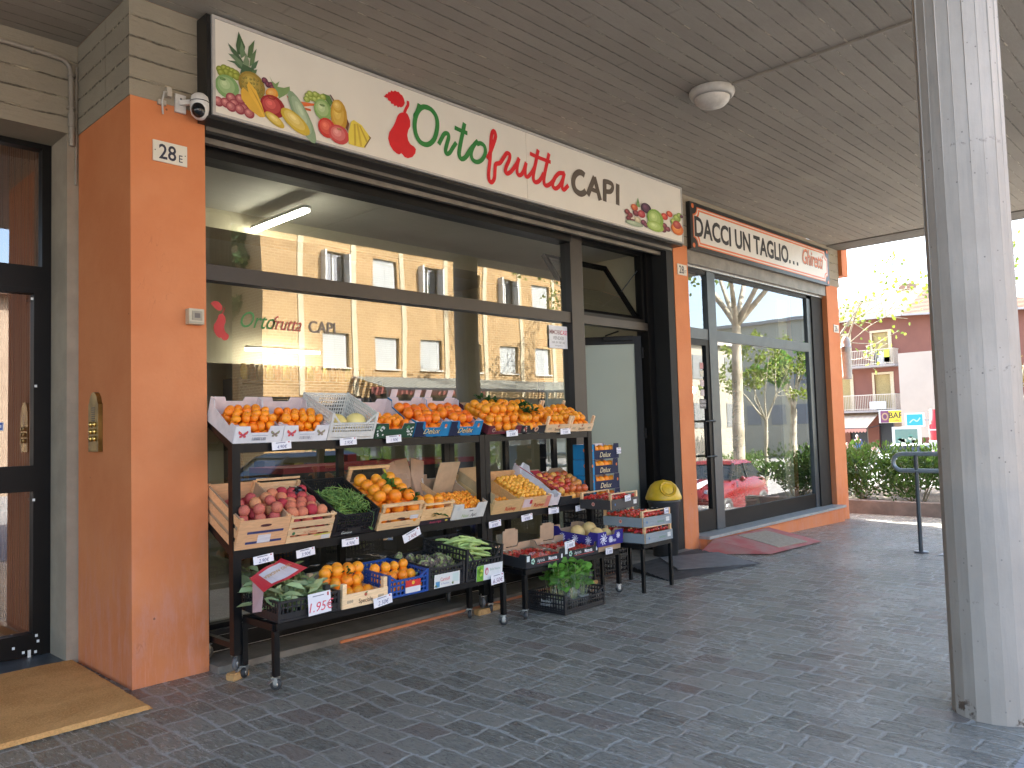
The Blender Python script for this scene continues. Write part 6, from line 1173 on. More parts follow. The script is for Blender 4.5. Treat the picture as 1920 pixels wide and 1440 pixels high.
def fill(t, kind, r, W, D, layers, label, group, z0=.008, parts=True, jit=.32, x0=None):
    """rows of fruit packed from the front of a tilted crate; layers = [(y_from, y_to), ...] from the bottom up"""
    M = TM(t); n = max(1, int((W-.008)//(2*r*.985))); out = []
    for l, (ya, yb2) in enumerate(layers):
        z = z0+r+l*r*1.5; row = 0; y = ya+r
        while y+r*.6 <= yb2:
            k = n-(row+l) % 2 if n > 1 else n
            if n*2*r*.985+r*.8 < W: k = n
            span = (W-.008-2*r); 
            for i in range(k):
                x = (-span/2+span*i/(max(1, n-1))) + (span/(max(1, n-1))/2 if (row+l) % 2 and k < n else 0)
                p = Vector((x+random.uniform(-jit, jit)*r*.6, y+random.uniform(-jit, jit)*r, z+random.uniform(-.1, .25)*r*(l > 0)))
                out.append(fruit(kind, M @ p, r, label, group, None, parts))
            y += r*1.76; row += 1
    return out
def price(x, z, y, txt, tw=.13, th=.052, tilt=0, label=None, col=(.06, .07, .2), rz_=0, lab2=True, dy=0, pale=(.80, .78, .80)):
    t = empty("price_tag", (x, y, z), (0, tilt, rz_), label=label, cat="price tag")
    m = MB(); m.box(-tw/2, 0, -th/2, tw/2, .002, th/2, pale); obj("card", m, M_PRINT, t, (0, 0, 0))
    m = MB(); m.text(txt, th*.62, fm(0, -.0012, -th*.36), 0, col, .0, .95, .25)
    if lab2: m.stroke([(-tw*.3, th*.36), (tw*.2, th*.36)], .006, fm(0, -.0012, 0), 0, (.25, .25, .3)); m.flat([(tw*.34, th*.28), (tw*.42, th*.28), (tw*.42, th*.44), (tw*.34, th*.44)], fm(0, -.0012, 0), 0, (.5, .1, .1))
    obj("handwriting", m, M_PRINT, t, (0, 0, 0)); return t
# ================================================================== crates and produce
random.seed(42)
TL = R(24); YF = 4.722
WHT, PINK, KRAFT, BLK = (.78, .76, .76), (.74, .62, .60), (.50, .33, .20), (.018, .018, .02)
def butterfly(m, F, x, z, s, c1, c2):
    for sx in (-1, 1):
        m.flat([(x, z), (x+sx*.25*s, z+.35*s), (x+sx*.8*s, z+.75*s), (x+sx*.95*s, z+.5*s), (x+sx*.8*s, z+.1*s), (x+sx*.35*s, z-.08*s)], F, 0, c1)
        m.flat([(x, z-.02*s), (x+sx*.4*s, z-.1*s), (x+sx*.6*s, z-.2*s), (x+sx*.6*s, z-.5*s), (x+sx*.45*s, z-.62*s), (x+sx*.38*s, z-.5*s), (x+sx*.25*s, z-.6*s), (x+sx*.12*s, z-.45*s)], F, 0, c1)
        m.ell(x+sx*.55*s, z+.35*s, .2*s, .16*s, 0, F, .0005, c2, n=8); m.ell(x+sx*.33*s, z-.28*s, .12*s, .12*s, 0, F, .0005, c2, n=8)
    m.flat([(x-.04*s, z-.35*s), (x+.04*s, z-.35*s), (x+.03*s, z+.25*s), (x-.03*s, z+.25*s)], F, .0006, (.12, .06, .04))
def d_butter(m, F, W, h):
    butterfly(m, F, -W*.34, h*.52, .036, (.70, .05, .12), (.80, .20, .05)); butterfly(m, F, W*.33, h*.52, .034, (.30, .22, .17), (.35, .42, .20))
    for k in range(26): 
        if random.random() < .7: m.flat([(-.045+k*.0037, .018), (-.0435+k*.0037+random.random()*.001, .018), (-.0435+k*.0037, .04), (-.045+k*.0037, .04)], F, 0, (.1, .1, .14))
    m.stroke([(-.05, .052), (.06, .052)], .003, F, 0, (.3, .3, .4))
def d_delux(m, F, W, h):
    m.flat([(-W/2, 0), (-W*.12, 0), (-W*.30, h*.62), (-W*.3, h*.98), (-W/2, h*.98)], F, 0, (.01, .015, .05))
    m.text("Delux", h*.50, F @ Matrix.Translation((-.005, h*.20, .0012)), 0, (.03, .02, .02), .03, 1.05, .35); m.text("Delux", h*.50, F @ Matrix.Translation((-.01, h*.21, .0018)), 0, (.80, .66, .38), .004, 1.05, .35)
    m.ell(W*.37, h*.72, .013, .016, 0, F, .001, (.75, .20, .05), n=10); m.stroke([(W*.37-.01, h*.58), (W*.37+.012, h*.58)], .006, F, .001, (.7, .7, .7))
    m.stroke([(-W*.2, h*.12), (W*.3, h*.14)], .004, F, .001, (.05, .2, .5))
def d_grape(m, F, W, h):
    for sx in (-1, 1):
        for k in range(14): m.ell(sx*W*.38+random.uniform(-.028, .028), h*.5+random.uniform(-.04, .035), .0075, .0075, 0, F, 0, (.75, .76, .72), n=8)
        m.flat([(sx*W*.38-.045, h*.7), (sx*W*.38-.02, h*.9), (sx*W*.38, h*.75), (sx*W*.38-.01, h*.6)], F, .0003, (.08, .25, .10))
def d_speciale(m, F, W, h):
    m.text("Speciale", h*.45, F @ Matrix.Translation((0, h*.22, 0)), 0, (.10, .05, .03), .012, .85); m.ell(.0, h*.78, .012, .012, 0, F, 0, (.55, .12, .06), n=10); m.ell(.006, h*.90, .009, .005, .4, F, 0, (.1, .3, .08), n=8)
    for sx in (-1, 1):
        for k in range(3): m.ell(sx*(W*.30+k*.016), h*.45, .009, .011, 0, F, 0, (.52, .40, .26), n=10)
def d_ruch(m, F, W, h):
    m.text("Ruchey", h*.42, F @ Matrix.Translation((W*.12, h*.18, 0)), 0, (.60, .05, .02), .02, .85, .1)
def d_natur(m, F, W, h):
    m.text("Natur", h*.30, F @ Matrix.Translation((-W*.10, h*.12, 0)), 0, (.30, .45, .12), .0, .8, .2); m.text("Apri", h*.32, F @ Matrix.Translation((W*.16, h*.12, 0)), 0, (.06, .06, .05), .004, .8, .2); m.stroke([(0, h*.5), (.04, h*.52)], .008, F, 0, (.1, .1, .1)); m.ell(-W*.36, h*.72, .016, .016, 0, F, 0, (.6, .6, .58), n=12)
def d_mazz(m, F, W, h):
    m.text("Agricola", h*.34, F @ Matrix.Translation((-W*.12, h*.34, 0)), 0, (.75, .78, .76), .0, .72); m.text("Mazzotta", h*.36, F @ Matrix.Translation((W*.19, h*.34, 0)), 0, (.85, .85, .85), .03, .72)
    m.stroke([(-W*.22, h*.24), (W*.36, h*.24)], .004, F, 0, (.6, .08, .08)); 
    for a in range(5): m.ell(-W*.33+.014*math.cos(a*1.256), h*.46+.017*math.sin(a*1.256), .008, .010, a*1.256, F, 0, (.45, .70, .55), n=8)
    m.flat([(W*.42, h*.3), (W*.46, h*.3), (W*.46, h*.6), (W*.42, h*.6)], F, 0, (.8, .8, .8)); m.flat([(-W*.49, h*.5), (-W*.42, h*.5), (-W*.42, h*.9), (-W*.49, h*.9)], F, .0004, (.7, .74, .70))
def d_palm(m, F, W, h):
    for cx, cz, s in ((-W*.28, h*.5, .05), (W*.0, h*.42, .03), (W*.3, h*.62, .028)):
        for k in range(9): a = k*.7; m.stroke([(cx, cz), (cx+math.cos(a)*s*.6, cz+math.sin(a)*s*.6), (cx+math.cos(a+.3)*s, cz+math.sin(a+.3)*s)], .009, F, 0, (.75, .75, .85))
    m.text("Cilento", h*.34, F @ Matrix.Translation((W*.06, h*.22, .0006)), 0, (.85, .85, .92), .01, .8, .5)
def sidepaint(t, W, D, H, out): pass
# --- top tier
C1 = [(2.398, 2.735), (2.74, 3.08)]
for k, (a, b) in enumerate(C1):
    t = place("cardboard_crate", ((a+b)/2, YF, 1.458), TL, R(0), ["full white butterfly-print crate of mandarins at the left end of the top tier", "half empty white butterfly-print crate of mandarins beside the white plastic basket"][k])
    card(t, b-a-.004, .39, .165, WHT, PINK, nf=(.36, .045), nb=(.36, .03), deco=d_butter, low=.115)
    fill(t, "mandarin", .031, b-a-.02, .39, [(0.008, .36), (.02, .34), (.06, .28)] if k == 0 else [(0.008, .28), (.02, .26), (.05, .22)], ["mandarin in the leftmost butterfly crate on the top tier", "mandarin in the second butterfly crate on the top tier"][k], ["mandarins in the leftmost butterfly crate", "mandarins in the second butterfly crate"][k])
t = place("plastic_basket", (3.28, YF, 1.458), TL, 0, "white plastic lattice basket with two yellow melons on the top tier", "basket")
plast(t, .385, .40, .20, (.74, .72, .66), .02, .007, .0, dip=.075, fr=.012); M = TM(t)
mm_ = MB(); mm_.box(-.18, -.003, .02, .18, -.001, .06, (.74, .72, .66)); P_(t, "moulded_panel", mm_, M_PLAST); mm_ = MB(); mm_.box(-.18, .392, .12, -.06, .394, .18, (.74, .72, .66)); P_(t, "moulded_panel", mm_, M_PLAST)
fruit("melon", M @ Vector((-.09, .09, .085)), .072, "yellow melon at the left of the white plastic basket", None, (R(80), 0, R(70)), False); fruit("melon", M @ Vector((.085, .10, .085)), .075, "larger yellow melon at the right of the white plastic basket", None, (R(85), 0, R(100)), False)
t = place("cardboard_crate", (3.66, YF, 1.458), TL, 0, "dark green cardboard crate with white grape print on the top tier"); card(t, .352, .39, .16, (.02, .07, .035), PINK, nf=(.34, .045), nb=(.36, .03), deco=d_grape, low=.115)
fill(t, "mandarin", .034, .33, .39, [(.008, .27), (.03, .24)], "mandarin in the dark green grape-print crate", "mandarins in the dark green crate")
for k, x in enumerate((4.02, 4.375)):
    t = place("cardboard_crate", (x, YF, 1.458), TL, 0, ["blue cardboard crate lettered Delux with blood oranges, nearer the green crate", "blue cardboard crate lettered Delux with blood oranges, against the rack's right post"][k]); card(t, .348, .40, .17, (.01, .20, .42), PINK, nf=(.42, .05), nb=(.36, .03), deco=d_delux, low=.125)
    fill(t, "blood", .041, .335, .40, [(.008, .38), (.05, .36)], ["blood orange in the Delux crate beside the green crate", "blood orange in the Delux crate by the rack's right post"][k], ["blood oranges in the left Delux crate", "blood oranges in the right Delux crate"][k])
    for sx in (-1, 1):
        m = MB(); m.box(sx*.12-.03, .404, .10, sx*.12+.03, .409, .235, PINK); P_(t, "back_flap", m, M_CARD)
t = place("cardboard_crate", (4.835, YF, 1.458), TL, 0, "low maroon cardboard crate heaped with leafy oranges at the left end of the right rack"); card(t, .40, .42, .12, (.13, .015, .025), KRAFT, nf=(.6, .05), nb=(.3, .03), low=.075, deco=lambda m, F, W, h: (m.ell(-W*.34, h*.5, .018, .018, 0, F, 0, (.6, .4, .3)), m.ell(-W*.34, h*.5, .012, .012, 0, F, .0004, (.13, .015, .025))))
fill(t, "orange", .039, .39, .42, [(.008, .40), (.03, .38), (.10, .36)], "orange heaped in the low maroon crate of the right rack", "oranges in the low maroon crate"); TMA = TM(t)
t = place("cardboard_crate", (5.195, YF, 1.458), TL, 0, "low black cardboard crate with a round emblem, heaped with leafy oranges"); card(t, .31, .42, .12, BLK, KRAFT, nf=(.3, .02), nb=(.3, .03), low=.07, deco=lambda m, F, W, h: (m.ell(W*.12, h*.52, .025, .025, 0, F, 0, (.75, .45, .28)), m.ell(W*.12, h*.52, .015, .015, 0, F, .0004, (.25, .12, .08)), [m.ell(-W*.42+random.random()*.05, h*random.uniform(.2, .9), .008, .008, 0, F, .0003, random.choice([(.7, .6, .4), (.5, .05, .06), (.7, .65, .55)]), n=7) for _ in range(12)]))
fill(t, "orange", .037, .30, .42, [(.008, .40), (.05, .38), (.14, .36)], "orange heaped in the low black crate with a round emblem", "oranges in the low black crate"); TMB = TM(t)
def leaves(mb, M, pts, n, l, w, spread=.04, up=.6):
    for x, y, z in pts:
        for k in range(n):
            d = rv(); d.z = abs(d.z)*up; leaf(mb, M @ Vector((x+random.uniform(-spread, spread), y+random.uniform(-spread, spread), z+random.uniform(0, .02))), M.to_3x3() @ d, M.to_3x3() @ Vector((0, 0, 1)), l*random.uniform(.7, 1.2), w)
mb = MB(); leaves(mb, TMA, [(.05, .30, .16), (-.02, .34, .17), (.1, .33, .16), (.12, .2, .15)], 12, .07, .03); thing("leaf_sprig", mb, L_DEEP, "dark sprig of leaves on the oranges at the back of the maroon crate", "leaves")
mb = MB(); leaves(mb, TMB, [(-.05, .16, .16), (0, .20, .165), (-.03, .10, .145), (.05, .14, .15)], 12, .075, .036); thing("leaf_sprig", mb, L_DEEP, "dark green orange leaves lying on the heap in the low black crate", "leaves")
for k, x in enumerate((5.528, 5.868)):
    t = place("wooden_crate", (x, YF, 1.458), TL, 0, ["small pale wooden crate lettered Speciale, left one of the pair on the top right tier", "small pale wooden crate lettered Speciale at the right end of the top tier"][k]); woodc(t, .33, .42, .075, 1, 1, post_over=.075, tint=(1.25, 1.3, 1.4), deco=d_speciale, solid=True)
    fill(t, "orange", .036, .31, .42, [(.02, .40), (.05, .37)], ["orange stacked in the left small wooden crate of the top right tier", "orange stacked in the small wooden crate at the top right end"][k], ["oranges in the left small wooden crate", "oranges in the right small wooden crate"][k])
# --- middle tier
TM2 = R(25); ZM = .792
def d_stripe(m, F, W, h):
    for z in (.17, .52): m.flat([(-W*.33, h*z), (W*.40, h*z), (W*.40, h*z+.017), (-W*.33, h*z+.017)], F, 0, (.035, .05, .16))
    m.flat([(-W*.10, h*.18), (W*.16, h*.18), (W*.16, h*.46), (-W*.10, h*.46)], F, .0004, (.72, .70, .72)); m.ell(W*.02, h*.78, .04, .010, 0, F, 0, (.10, .03, .03), n=12)
t = place("wooden_crate", (2.575, YF, ZM), TM2, 0, "deep wooden crate with two dark blue stripes holding yellow-red peaches at the left end"); woodc(t, .345, .50, .205, 1, 3, post_over=.01, tint=(1.15, .95, .85), deco=d_stripe, solid=True)
for sx in (-1, 1): m = MB(); m.box(sx*.165-.004, .01, .006, sx*.165+.004, .49, .21, KRAFT); P_(t, "paper_liner", m, M_CARD)
fill(t, "nectarine", .039, .315, .5, [(.02, .46), (.02, .44), (.04, .36), (.06, .3)], "yellow-red peach in the blue-striped wooden crate", "peaches in the blue-striped crate")
t = place("wooden_crate", (2.925, YF, ZM), TM2, 0, "slatted wooden crate with a high back rail holding dark red peaches"); 
def d_coc(m, F, W, h): m.text("La Coccina", h*.16, F @ Matrix.Translation((.0, h*.42, 0)), 0, (.55, .12, .06), .01, .95); m.ell(-W*.38, h*.46, .012, .012, 0, F, 0, (.05, .2, .08), n=8); m.flat([(W*.28, h*.02), (W*.48, h*.02), (W*.48, h*.22), (W*.28, h*.22)], F, 0, (.7, .7, .7)); m.flat([(W*.1, h*.22), (W*.48, h*.24), (W*.48, h*.3), (W*.1, h*.28)], F, .0003, (.65, .6, .1))
woodc(t, .335, .50, .155, 3, 2, post_over=.04, tint=(1.1, 1.1, 1.1), deco=d_coc)
for z, h_ in ((.205, .014), (.155, .03)): m = MB(); m.box(-.17, .503, z, .17, .511, z+h_, (1.1, 1.1, 1.1)); P_(t, "back_rail", m, M_WOODC)
m = MB(); m.box(-.17, -.012, .183, .17, -.004, .197, (1.1, 1.1, 1.1)); P_(t, "front_rail", m, M_WOODC)
fill(t, "peach", .040, .325, .5, [(.01, .46), (.02, .44), (.05, .42)], "dark red peach in the slatted crate with the high back rail", "peaches in the slatted crate")
mb = MB(); M = TM(t); 
vs, fs = ICO[3]; mb.add([M @ (Vector((.07, .36, .18))+Vector((v[0]*.06, v[1]*.05, v[2]*.03))*(1+.35*noise.noise(Vector(v)*3.1))) for v in vs], fs, (.015, .015, .018)); thing("plastic_bag", mb, plain("black_film", (.012, .012, .014), None, rough=.2), "crumpled black plastic bag lying on the dark red peaches", "bag")
t = place("plastic_crate", (3.285, YF, ZM), TM2, 0, "black plastic crate filled with green beans on the middle tier"); plast(t, .36, .50, .19, BLK, .02, .008, .02, dip=.03, deco=lambda m, F, W, h: (m.flat([(-W*.18, .005), (W*.18, .005), (W*.16, .05), (-W*.14, .05)], F, -.004, (.03, .03, .03)), m.text("Giovane", .03, F @ Matrix.Translation((-.06, .012, .0)), 0, (.6, .65, .6), .005, .9, .3)))
M = TM(t); mb = MB()
for i in range(760):
    y = random.uniform(.02, .44); x = random.uniform(-.145, .145); z = .05+random.random()**.6*(.15+.03*math.sin(y*9))*(1-abs(x)*1.2)*(1 if y < .34 else .6); a = random.gauss(.9, .8); l = random.uniform(.03, .06)
    d = Vector((math.cos(a), math.sin(a), random.uniform(-.25, .3)))*l; p = Vector((x, y, z)); b_ = Vector((-d.y, d.x, random.uniform(0, 1)*l))*random.uniform(-.25, .25)
    ends = [p-d, p+b_, p+d]
    if any(abs(q.x) > .168 or q.y < .015 or q.y > .485 for q in ends): continue
    g = random.uniform(.7, 1.25); mb.tube([M @ q for q in ends], [.002, .0046, .0018], 5, (.20*g, .33*g, .075*g), False)
thing("green_beans", mb, vmat("bean_skin", .45, var=.15), "heap of loose green beans in the black plastic crate", "beans", kind='stuff')
mb = MB(); mb.tube([M @ Vector(q) for q in ((.10, .02, .17), (.12, -.02, .17), (.125, -.03, .11), (.12, -.028, .05))], .0022, 5, (.15, .26, .08)); 
for k in range(7): leaf(mb, M @ Vector((.12, -.03, .045)), rv(), rv(), .02, .014, (.13, .24, .06))
thing("bean_stalk", mb, M_MATTE, "single green stalk hanging over the front of the bean crate", "stalk")
# oranges with leaves
def d_or(m, F, W, h): m.ell(.0, h*.60, .04, .009, .0, F, 0, (.08, .04, .03), n=12); m.flat([(W*.22, h*.50), (W*.42, h*.50), (W*.42, h*.74), (W*.22, h*.74)], F, 0, (.7, .68, .7)); m.stroke([(-.05, h*.12), (.1, h*.16)], .005, F, 0, (.4, .2, .12))
t = place("wooden_crate", (3.685, YF, ZM), TM2, 0, "wooden crate of big oranges with leaves and a raised frame at back and front"); woodc(t, .385, .50, .135, 2, 2, post_over=.0, tint=(1.15, 1.1, 1.0), deco=d_or); M = TM(t)
m = MB()
for x in (-.17, .17): m.box(x-.015, .485, .14, x+.015, .50, .25, (1, .9, .8)); m.box(x-.011, 0, .14, x+.011, .02, .185, (1, .95, .9))
m.box(-.19, .483, .25, .19, .502, .27, (1.2, 1.15, 1.05)); m.box(-.19, -.004, .185, .19, .018, .203, (1.2, 1.15, 1.05)); P_(t, "raised_frame", m, M_WOODC)
fill(t, "orange", .048, .375, .5, [(.005, .47), (.01, .46), (.08, .44)], "big orange with leaves in the framed wooden crate", "big oranges in the framed crate", jit=.3)
mb = MB(); leaves(mb, M, [(.03, .28, .20), (.09, .25, .19), (.06, .33, .20), (.13, .20, .17)], 8, .075, .045, .035, .9); thing("orange_leaves", mb, L_GREEN, "bright green leaves among the big oranges in the framed crate", "leaves")
mb = MB(); leaves(mb, M, [(.15, .10, .16), (.16, .14, .17)], 5, .08, .04, .02, .6); thing("orange_leaves", mb, L_DEEP, "dark glossy leaves at the right front of the framed orange crate", "leaves")
t = place("wooden_crate", (4.035, YF, ZM), TM2, 0, "dark-fronted open wooden crate with a few oranges and leaves, beside the white kumquat box"); woodc(t, .30, .50, .13, 1, 2, post_over=.05, tint=(1.1, 1.05, .95)); M = TM(t)
m = MB(); m.box(-.152, -.010, 0, .152, -.006, .035, (.03, .02, .03)); m.text("Arance e foglie", .026, fm(0, -.0112, .007), 0, (.65, .08, .15), .01, .75, .3); m.ell(.11, .018, .014, .009, 0, fm(0, -.0112, 0), 0, (.7, .6, .1), n=8); P_(t, "front_label", m, M_PRINT)
m = MB(); m.box(-.15, -.012, .165, .15, -.004, .18, (1.25, 1.2, 1.1)); P_(t, "front_rail", m, M_WOODC)
fill(t, "orange", .046, .29, .5, [(.005, .22), (.01, .18)], "orange at the front of the dark-fronted crate", "oranges in the dark-fronted crate", jit=.3)
mb = MB(); leaves(mb, M, [(-.06, .02, .06), (0, .01, .05), (.06, .02, .06)], 5, .06, .035, .02, .4); thing("orange_leaves", mb, L_DEEP, "green leaves peeping through the front of the dark-fronted crate", "leaves")
for k, (x, y, a, c1) in enumerate(((-.06, .33, -.35, (.42, .26, .16)), (.02, .36, -.1, (.40, .25, .15)), (.09, .36, .25, (.45, .28, .17)))):
    mb = MB(); MM = M @ Matrix.Translation((x, y, .05)) @ Matrix.Rotation(R(-40), 4, 'X') @ Matrix.Rotation(a, 4, 'Y')
    for j in range(3): mb.box(-.065, j*.006, 0, .065, j*.006+.003, .30-j*.01, tuple(v*(1-j*.1) for v in c1), MM)
    if k == 0: mb.box(-.066, -.001, .05, -.05, -.0005, .28, (.65, .55, .02), MM)
    thing("paper_bag", mb, M_CARD, ["folded brown paper bags with a yellow strip standing in the dark-fronted crate", "brown paper bags standing in the middle of the dark-fronted crate", "tall brown paper bag leaning toward the kumquat box"][k], "paper bag")
mb = MB(); MM = TM2_ = Matrix.Translation((3.93, 5.08, 1.12)) @ Matrix.Rotation(R(18), 4, 'Z')
for j in range(7): mb.box(-.13, -.06+j*.002, j*.007, .13, .07, j*.007+.005, (.50-.02*(j % 2), .33, .22), MM)
thing("paper_bag_stack", mb, M_CARD, "flat stack of brown paper bags behind the big oranges", "paper bags")
t = place("cardboard_crate", (4.385, YF, ZM), TM2, 0, "white cardboard crate lettered NaturApri with loose kumquats"); card(t, .355, .50, .15, (.70, .68, .62), KRAFT, nf=(.38, .045), nb=(.4, .04), deco=d_natur, low=.135)
fill(t, "kumquat", .0165, .34, .5, [(.03, .33), (.012, .31), (.02, .29), (.05, .26)], "kumquat in the white NaturApri crate", "kumquats in the white crate", parts=False, jit=.6)
m = MB(); m.box(-.06, .40, .02, .16, .41, .30, (.62, .42, .24)); P_(t, "liner_card", m, M_CARD)
# right rack, middle tier
t = place("wooden_crate", (4.825, YF, ZM), TM2, 0, "pale wooden crate lettered Ruchey with a few orange loquats, left one"); woodc(t, .345, .50, .125, 1, 1, post_over=.0, tint=(1.1, 1.05, .85), deco=d_ruch, solid=True); fill(t, "kumquat", .021, .33, .5, [(.006, .22)], "small orange fruit in the left Ruchey crate", "small orange fruit in the left Ruchey crate", parts=False, jit=.4)
m = MB(); m.box(-.17, .02, .005, -.166, .49, .17, (.60, .42, .22)); m.box(-.17, .49, .02, .17, .495, .19, (.55, .38, .2)); P_(t, "liner_card", m, M_CARD)
t = place("wooden_crate", (5.185, YF, ZM), TM2, 0, "pale wooden crate lettered Ruchey full of yellow-orange loquats, right one"); woodc(t, .355, .50, .125, 1, 1, post_over=.0, tint=(1.15, 1.0, .8), deco=d_ruch, solid=True); fill(t, "loquat", .026, .34, .5, [(.006, .44), (.012, .42), (.03, .40)], "yellow-orange loquat in the right Ruchey crate", "loquats in the right Ruchey crate", parts=False)
m = MB(); m.flat([(-.17, .03), (-.06, .03), (-.06, .11), (-.17, .11)], fm(0, -.0062, 0), 0, (.7, .55, .55)); m.flat([(-.09, .06), (-.06, .06), (-.06, .10), (-.09, .10)], fm(0, -.0066, 0), 0, (.55, .02, .04)); m.flat([(.12, .01), (.175, .01), (.175, .12), (.12, .12)], fm(0, -.0062, 0), 0, (.70, .25, .18)); P_(t, "front_sticker", m, M_PRINT)
t = place("cardboard_crate", (5.44, YF, ZM+.01), TM2, 0, "tilted white cardboard crate with a red edge, nearly empty, between loquats and apples"); card(t, .13, .52, .17, (.74, .66, .66), (.78, .76, .76), nf=(.4, .03), nb=(.5, .03), low=.11)
m = MB(); m.box(-.067, 0, .165, -.064, .52, .172, (.5, .02, .05)); P_(t, "red_edge", m, M_PRINT)
t = place("cardboard_crate", (5.75, YF, ZM), TM2, 0, "black cardboard crate of red and yellow apples at the right end of the middle tier"); card(t, .46, .46, .13, BLK, KRAFT, nf=(.3, .03), nb=(.3, .03), low=.085)
fill(t, "apple", .039, .44, .46, [(.02, .42), (.04, .40)], "red and yellow apple in the black crate at the rack's right end", "apples in the black crate")
m = MB(); m.box(-.225, .06, .12, -.10, .45, .125, (.5, .03, .05)); P_(t, "red_flap", m, M_CARD)
# --- low tables
ZT = .388
t = place("plastic_crate", (2.685, 4.325, ZT), R(3), 0, "low black plastic crate of leafy greens under a red printed paper"); plast(t, .43, .52, .125, BLK, .03, .008, .05, dip=.0)
M = TM(t); mb = MB()
for i in range(330):
    y = random.uniform(.02, .50); x = random.uniform(-.18, .18); d = Vector((random.gauss(0, .6), random.gauss(.5, .6), random.uniform(-.1, .35))); z = .04+random.random()*(.12+.05*y)*(1 if y < .42 else 1.4)
    if d.normalized().y < 0 and y < .1: d.y = -d.y
    g = random.uniform(.8, 1.2); leaf(mb, M @ Vector((x, y, z)), d, Vector((random.uniform(-.9, .9), random.uniform(-.9, .5), .8)), random.uniform(.07, .14), random.uniform(.035, .06), (1, 1, 1), .5)
thing("leafy_greens", mb, leafmat("artichoke_leaf", (.26, .33, .15), (.44, .52, .29), .15), "heap of grey-green artichoke leaves filling the low black crate", "leaves", kind='stuff')
mb = MB(); NX = 14; vs = []; A0, A1, B0, B1 = Vector((-.29, .04, .19)), Vector((.13, .24, .245)), Vector((-.27, .25, .235)), Vector((.06, .45, .29))
cols = []
for i in range(NX+1):
    u = i/NX
    for v in (0, .12, .88, 1): p = A0.lerp(A1, u).lerp(B0.lerp(B1, u), v); p.z += .006*math.sin(u*6)+.004*math.sin(v*3+u*9); vs.append(M @ p)
for i in range(NX):
    for j in range(3):
        red = j != 1 or i < 3 or i > NX-3; mb.add([vs[i*4+j], vs[(i+1)*4+j], vs[(i+1)*4+j+1], vs[i*4+j+1]], [(0, 1, 2, 3)], (.60, .02, .04) if red else (.72, .70, .74))
e1 = (A1-A0).normalized(); e2 = (B0-A0).normalized(); e3 = e1.cross(e2).normalized(); o_ = A0.lerp(B1, .5)+e3*.022
MT_ = M @ Matrix(((-e1.x, -e2.x, e3.x, o_.x), (-e1.y, -e2.y, e3.y, o_.y), (-e1.z, -e2.z, e3.z, o_.z), (0, 0, 0, 1)))
mb.text("VIVIO ANDREA", .046, MT_ @ Matrix.Translation((-.03, .012, .0)), 0, (.60, .36, .14), .02, .9)
mb.add([M @ Vector(q) for q in ((-.29, .04, .19), (-.275, .20, .225), (-.315, .12, .06), (-.30, .04, .08))], [(0, 1, 2, 3)], (.55, .35, .35)); thing("printed_paper", mb, M_PRINT, "red and white printed paper sheet draped over the leafy greens", "paper")
t = place("wooden_crate", (3.095, 4.325, ZT), R(4), 0, "pale wooden crate lettered Speciale with leafy oranges on the low table"); woodc(t, .35, .42, .09, 1, 1, post_over=.065, tint=(1.25, 1.3, 1.35), deco=d_speciale, solid=True, post=.03); fill(t, "orange", .041, .34, .42, [(.10, .40), (.16, .38), (.22, .36)], "orange in the Speciale wooden crate on the low table", "oranges in the low Speciale crate", jit=.4)
M = TM(t); mb = MB(); leaves(mb, M, [(-.06, .24, .16), (0, .2, .16), (-.1, .3, .14)], 6, .05, .025); thing("orange_leaves", mb, L_DEEP, "dark leaves on the oranges in the low Speciale crate", "leaves")
t = place("plastic_crate", (3.455, 4.325, ZT), R(4), 0, "bright blue plastic crate holding oranges on the low table"); plast(t, .345, .46, .155, (.012, .07, .30), .032, .009, 0, dip=.04); fill(t, "orange", .037, .33, .46, [(.02, .20), (.10, .26), (.18, .26)], "orange in the bright blue plastic crate", "oranges in the blue plastic crate", jit=.4)
m = MB(); m.box(-.03, -.004, .015, .10, -.002, .055, (.72, .70, .70)); m.box(-.03, -.004, .0555, .10, -.002, .10, (.60, .03, .03)); m.ell(.035, .082, .013, .013, 0, fm(0, -.0046, 0), 0, (.85, .45, .05), n=12); P_(t, "crate_label", m, M_PRINT)
t = place("plastic_crate", (3.80, 4.325, ZT), R(4), 0, "black plastic crate of purple-green artichokes on the low table"); plast(t, .34, .48, .165, BLK, .026, .008, .07, dip=.02); M = TM(t)
m = MB(); m.box(-.12, -.005, .005, .12, -.003, .10, (.70, .70, .66)); F = fm(0, -.0056, 0); m.text("Carciofi", .035, F @ Matrix.Translation((-.02, .05, 0)), 0, (.6, .1, .08), .01, .8); m.text("di Paestum", .018, F @ Matrix.Translation((-.02, .025, 0)), 0, (.15, .2, .4)); m.flat([(-.11, .01), (-.07, .01), (-.07, .05), (-.11, .05)], F, 0, (.1, .3, .5)); m.flat([(.05, .03), (.11, .03), (.11, .09), (.05, .09)], F, 0, (.55, .65, .6)); P_(t, "crate_label", m, M_PRINT)
def arti():
    mb = MB()
    for k in range(46):
        f = k/46; a = k*2.399; rr = .030*math.sin(PI*min(1, .18+f*.72)); z = -.03+f*.062
        p = Vector((math.cos(a)*rr*.75, math.sin(a)*rr*.75, z)); d = Vector((math.cos(a)*(.9-f), math.sin(a)*(.9-f), .55+f)); leaf(mb, p, d, Vector((math.cos(a), math.sin(a), .2)), .030, .024, random.choice([(.30, .34, .12), (.22, .17, .13), (.38, .42, .18), (.16, .12, .10)]), .6)
    mb.ico((0, 0, -.002), .024, 1, (.12, .12, .07), (1, 1, 1.2)); mb.tube([(0, 0, -.03), (.01, 0, -.08)], .008, 6, (.25, .32, .14)); return mb.mesh("artichoke", M_MATTE)
_am = arti()
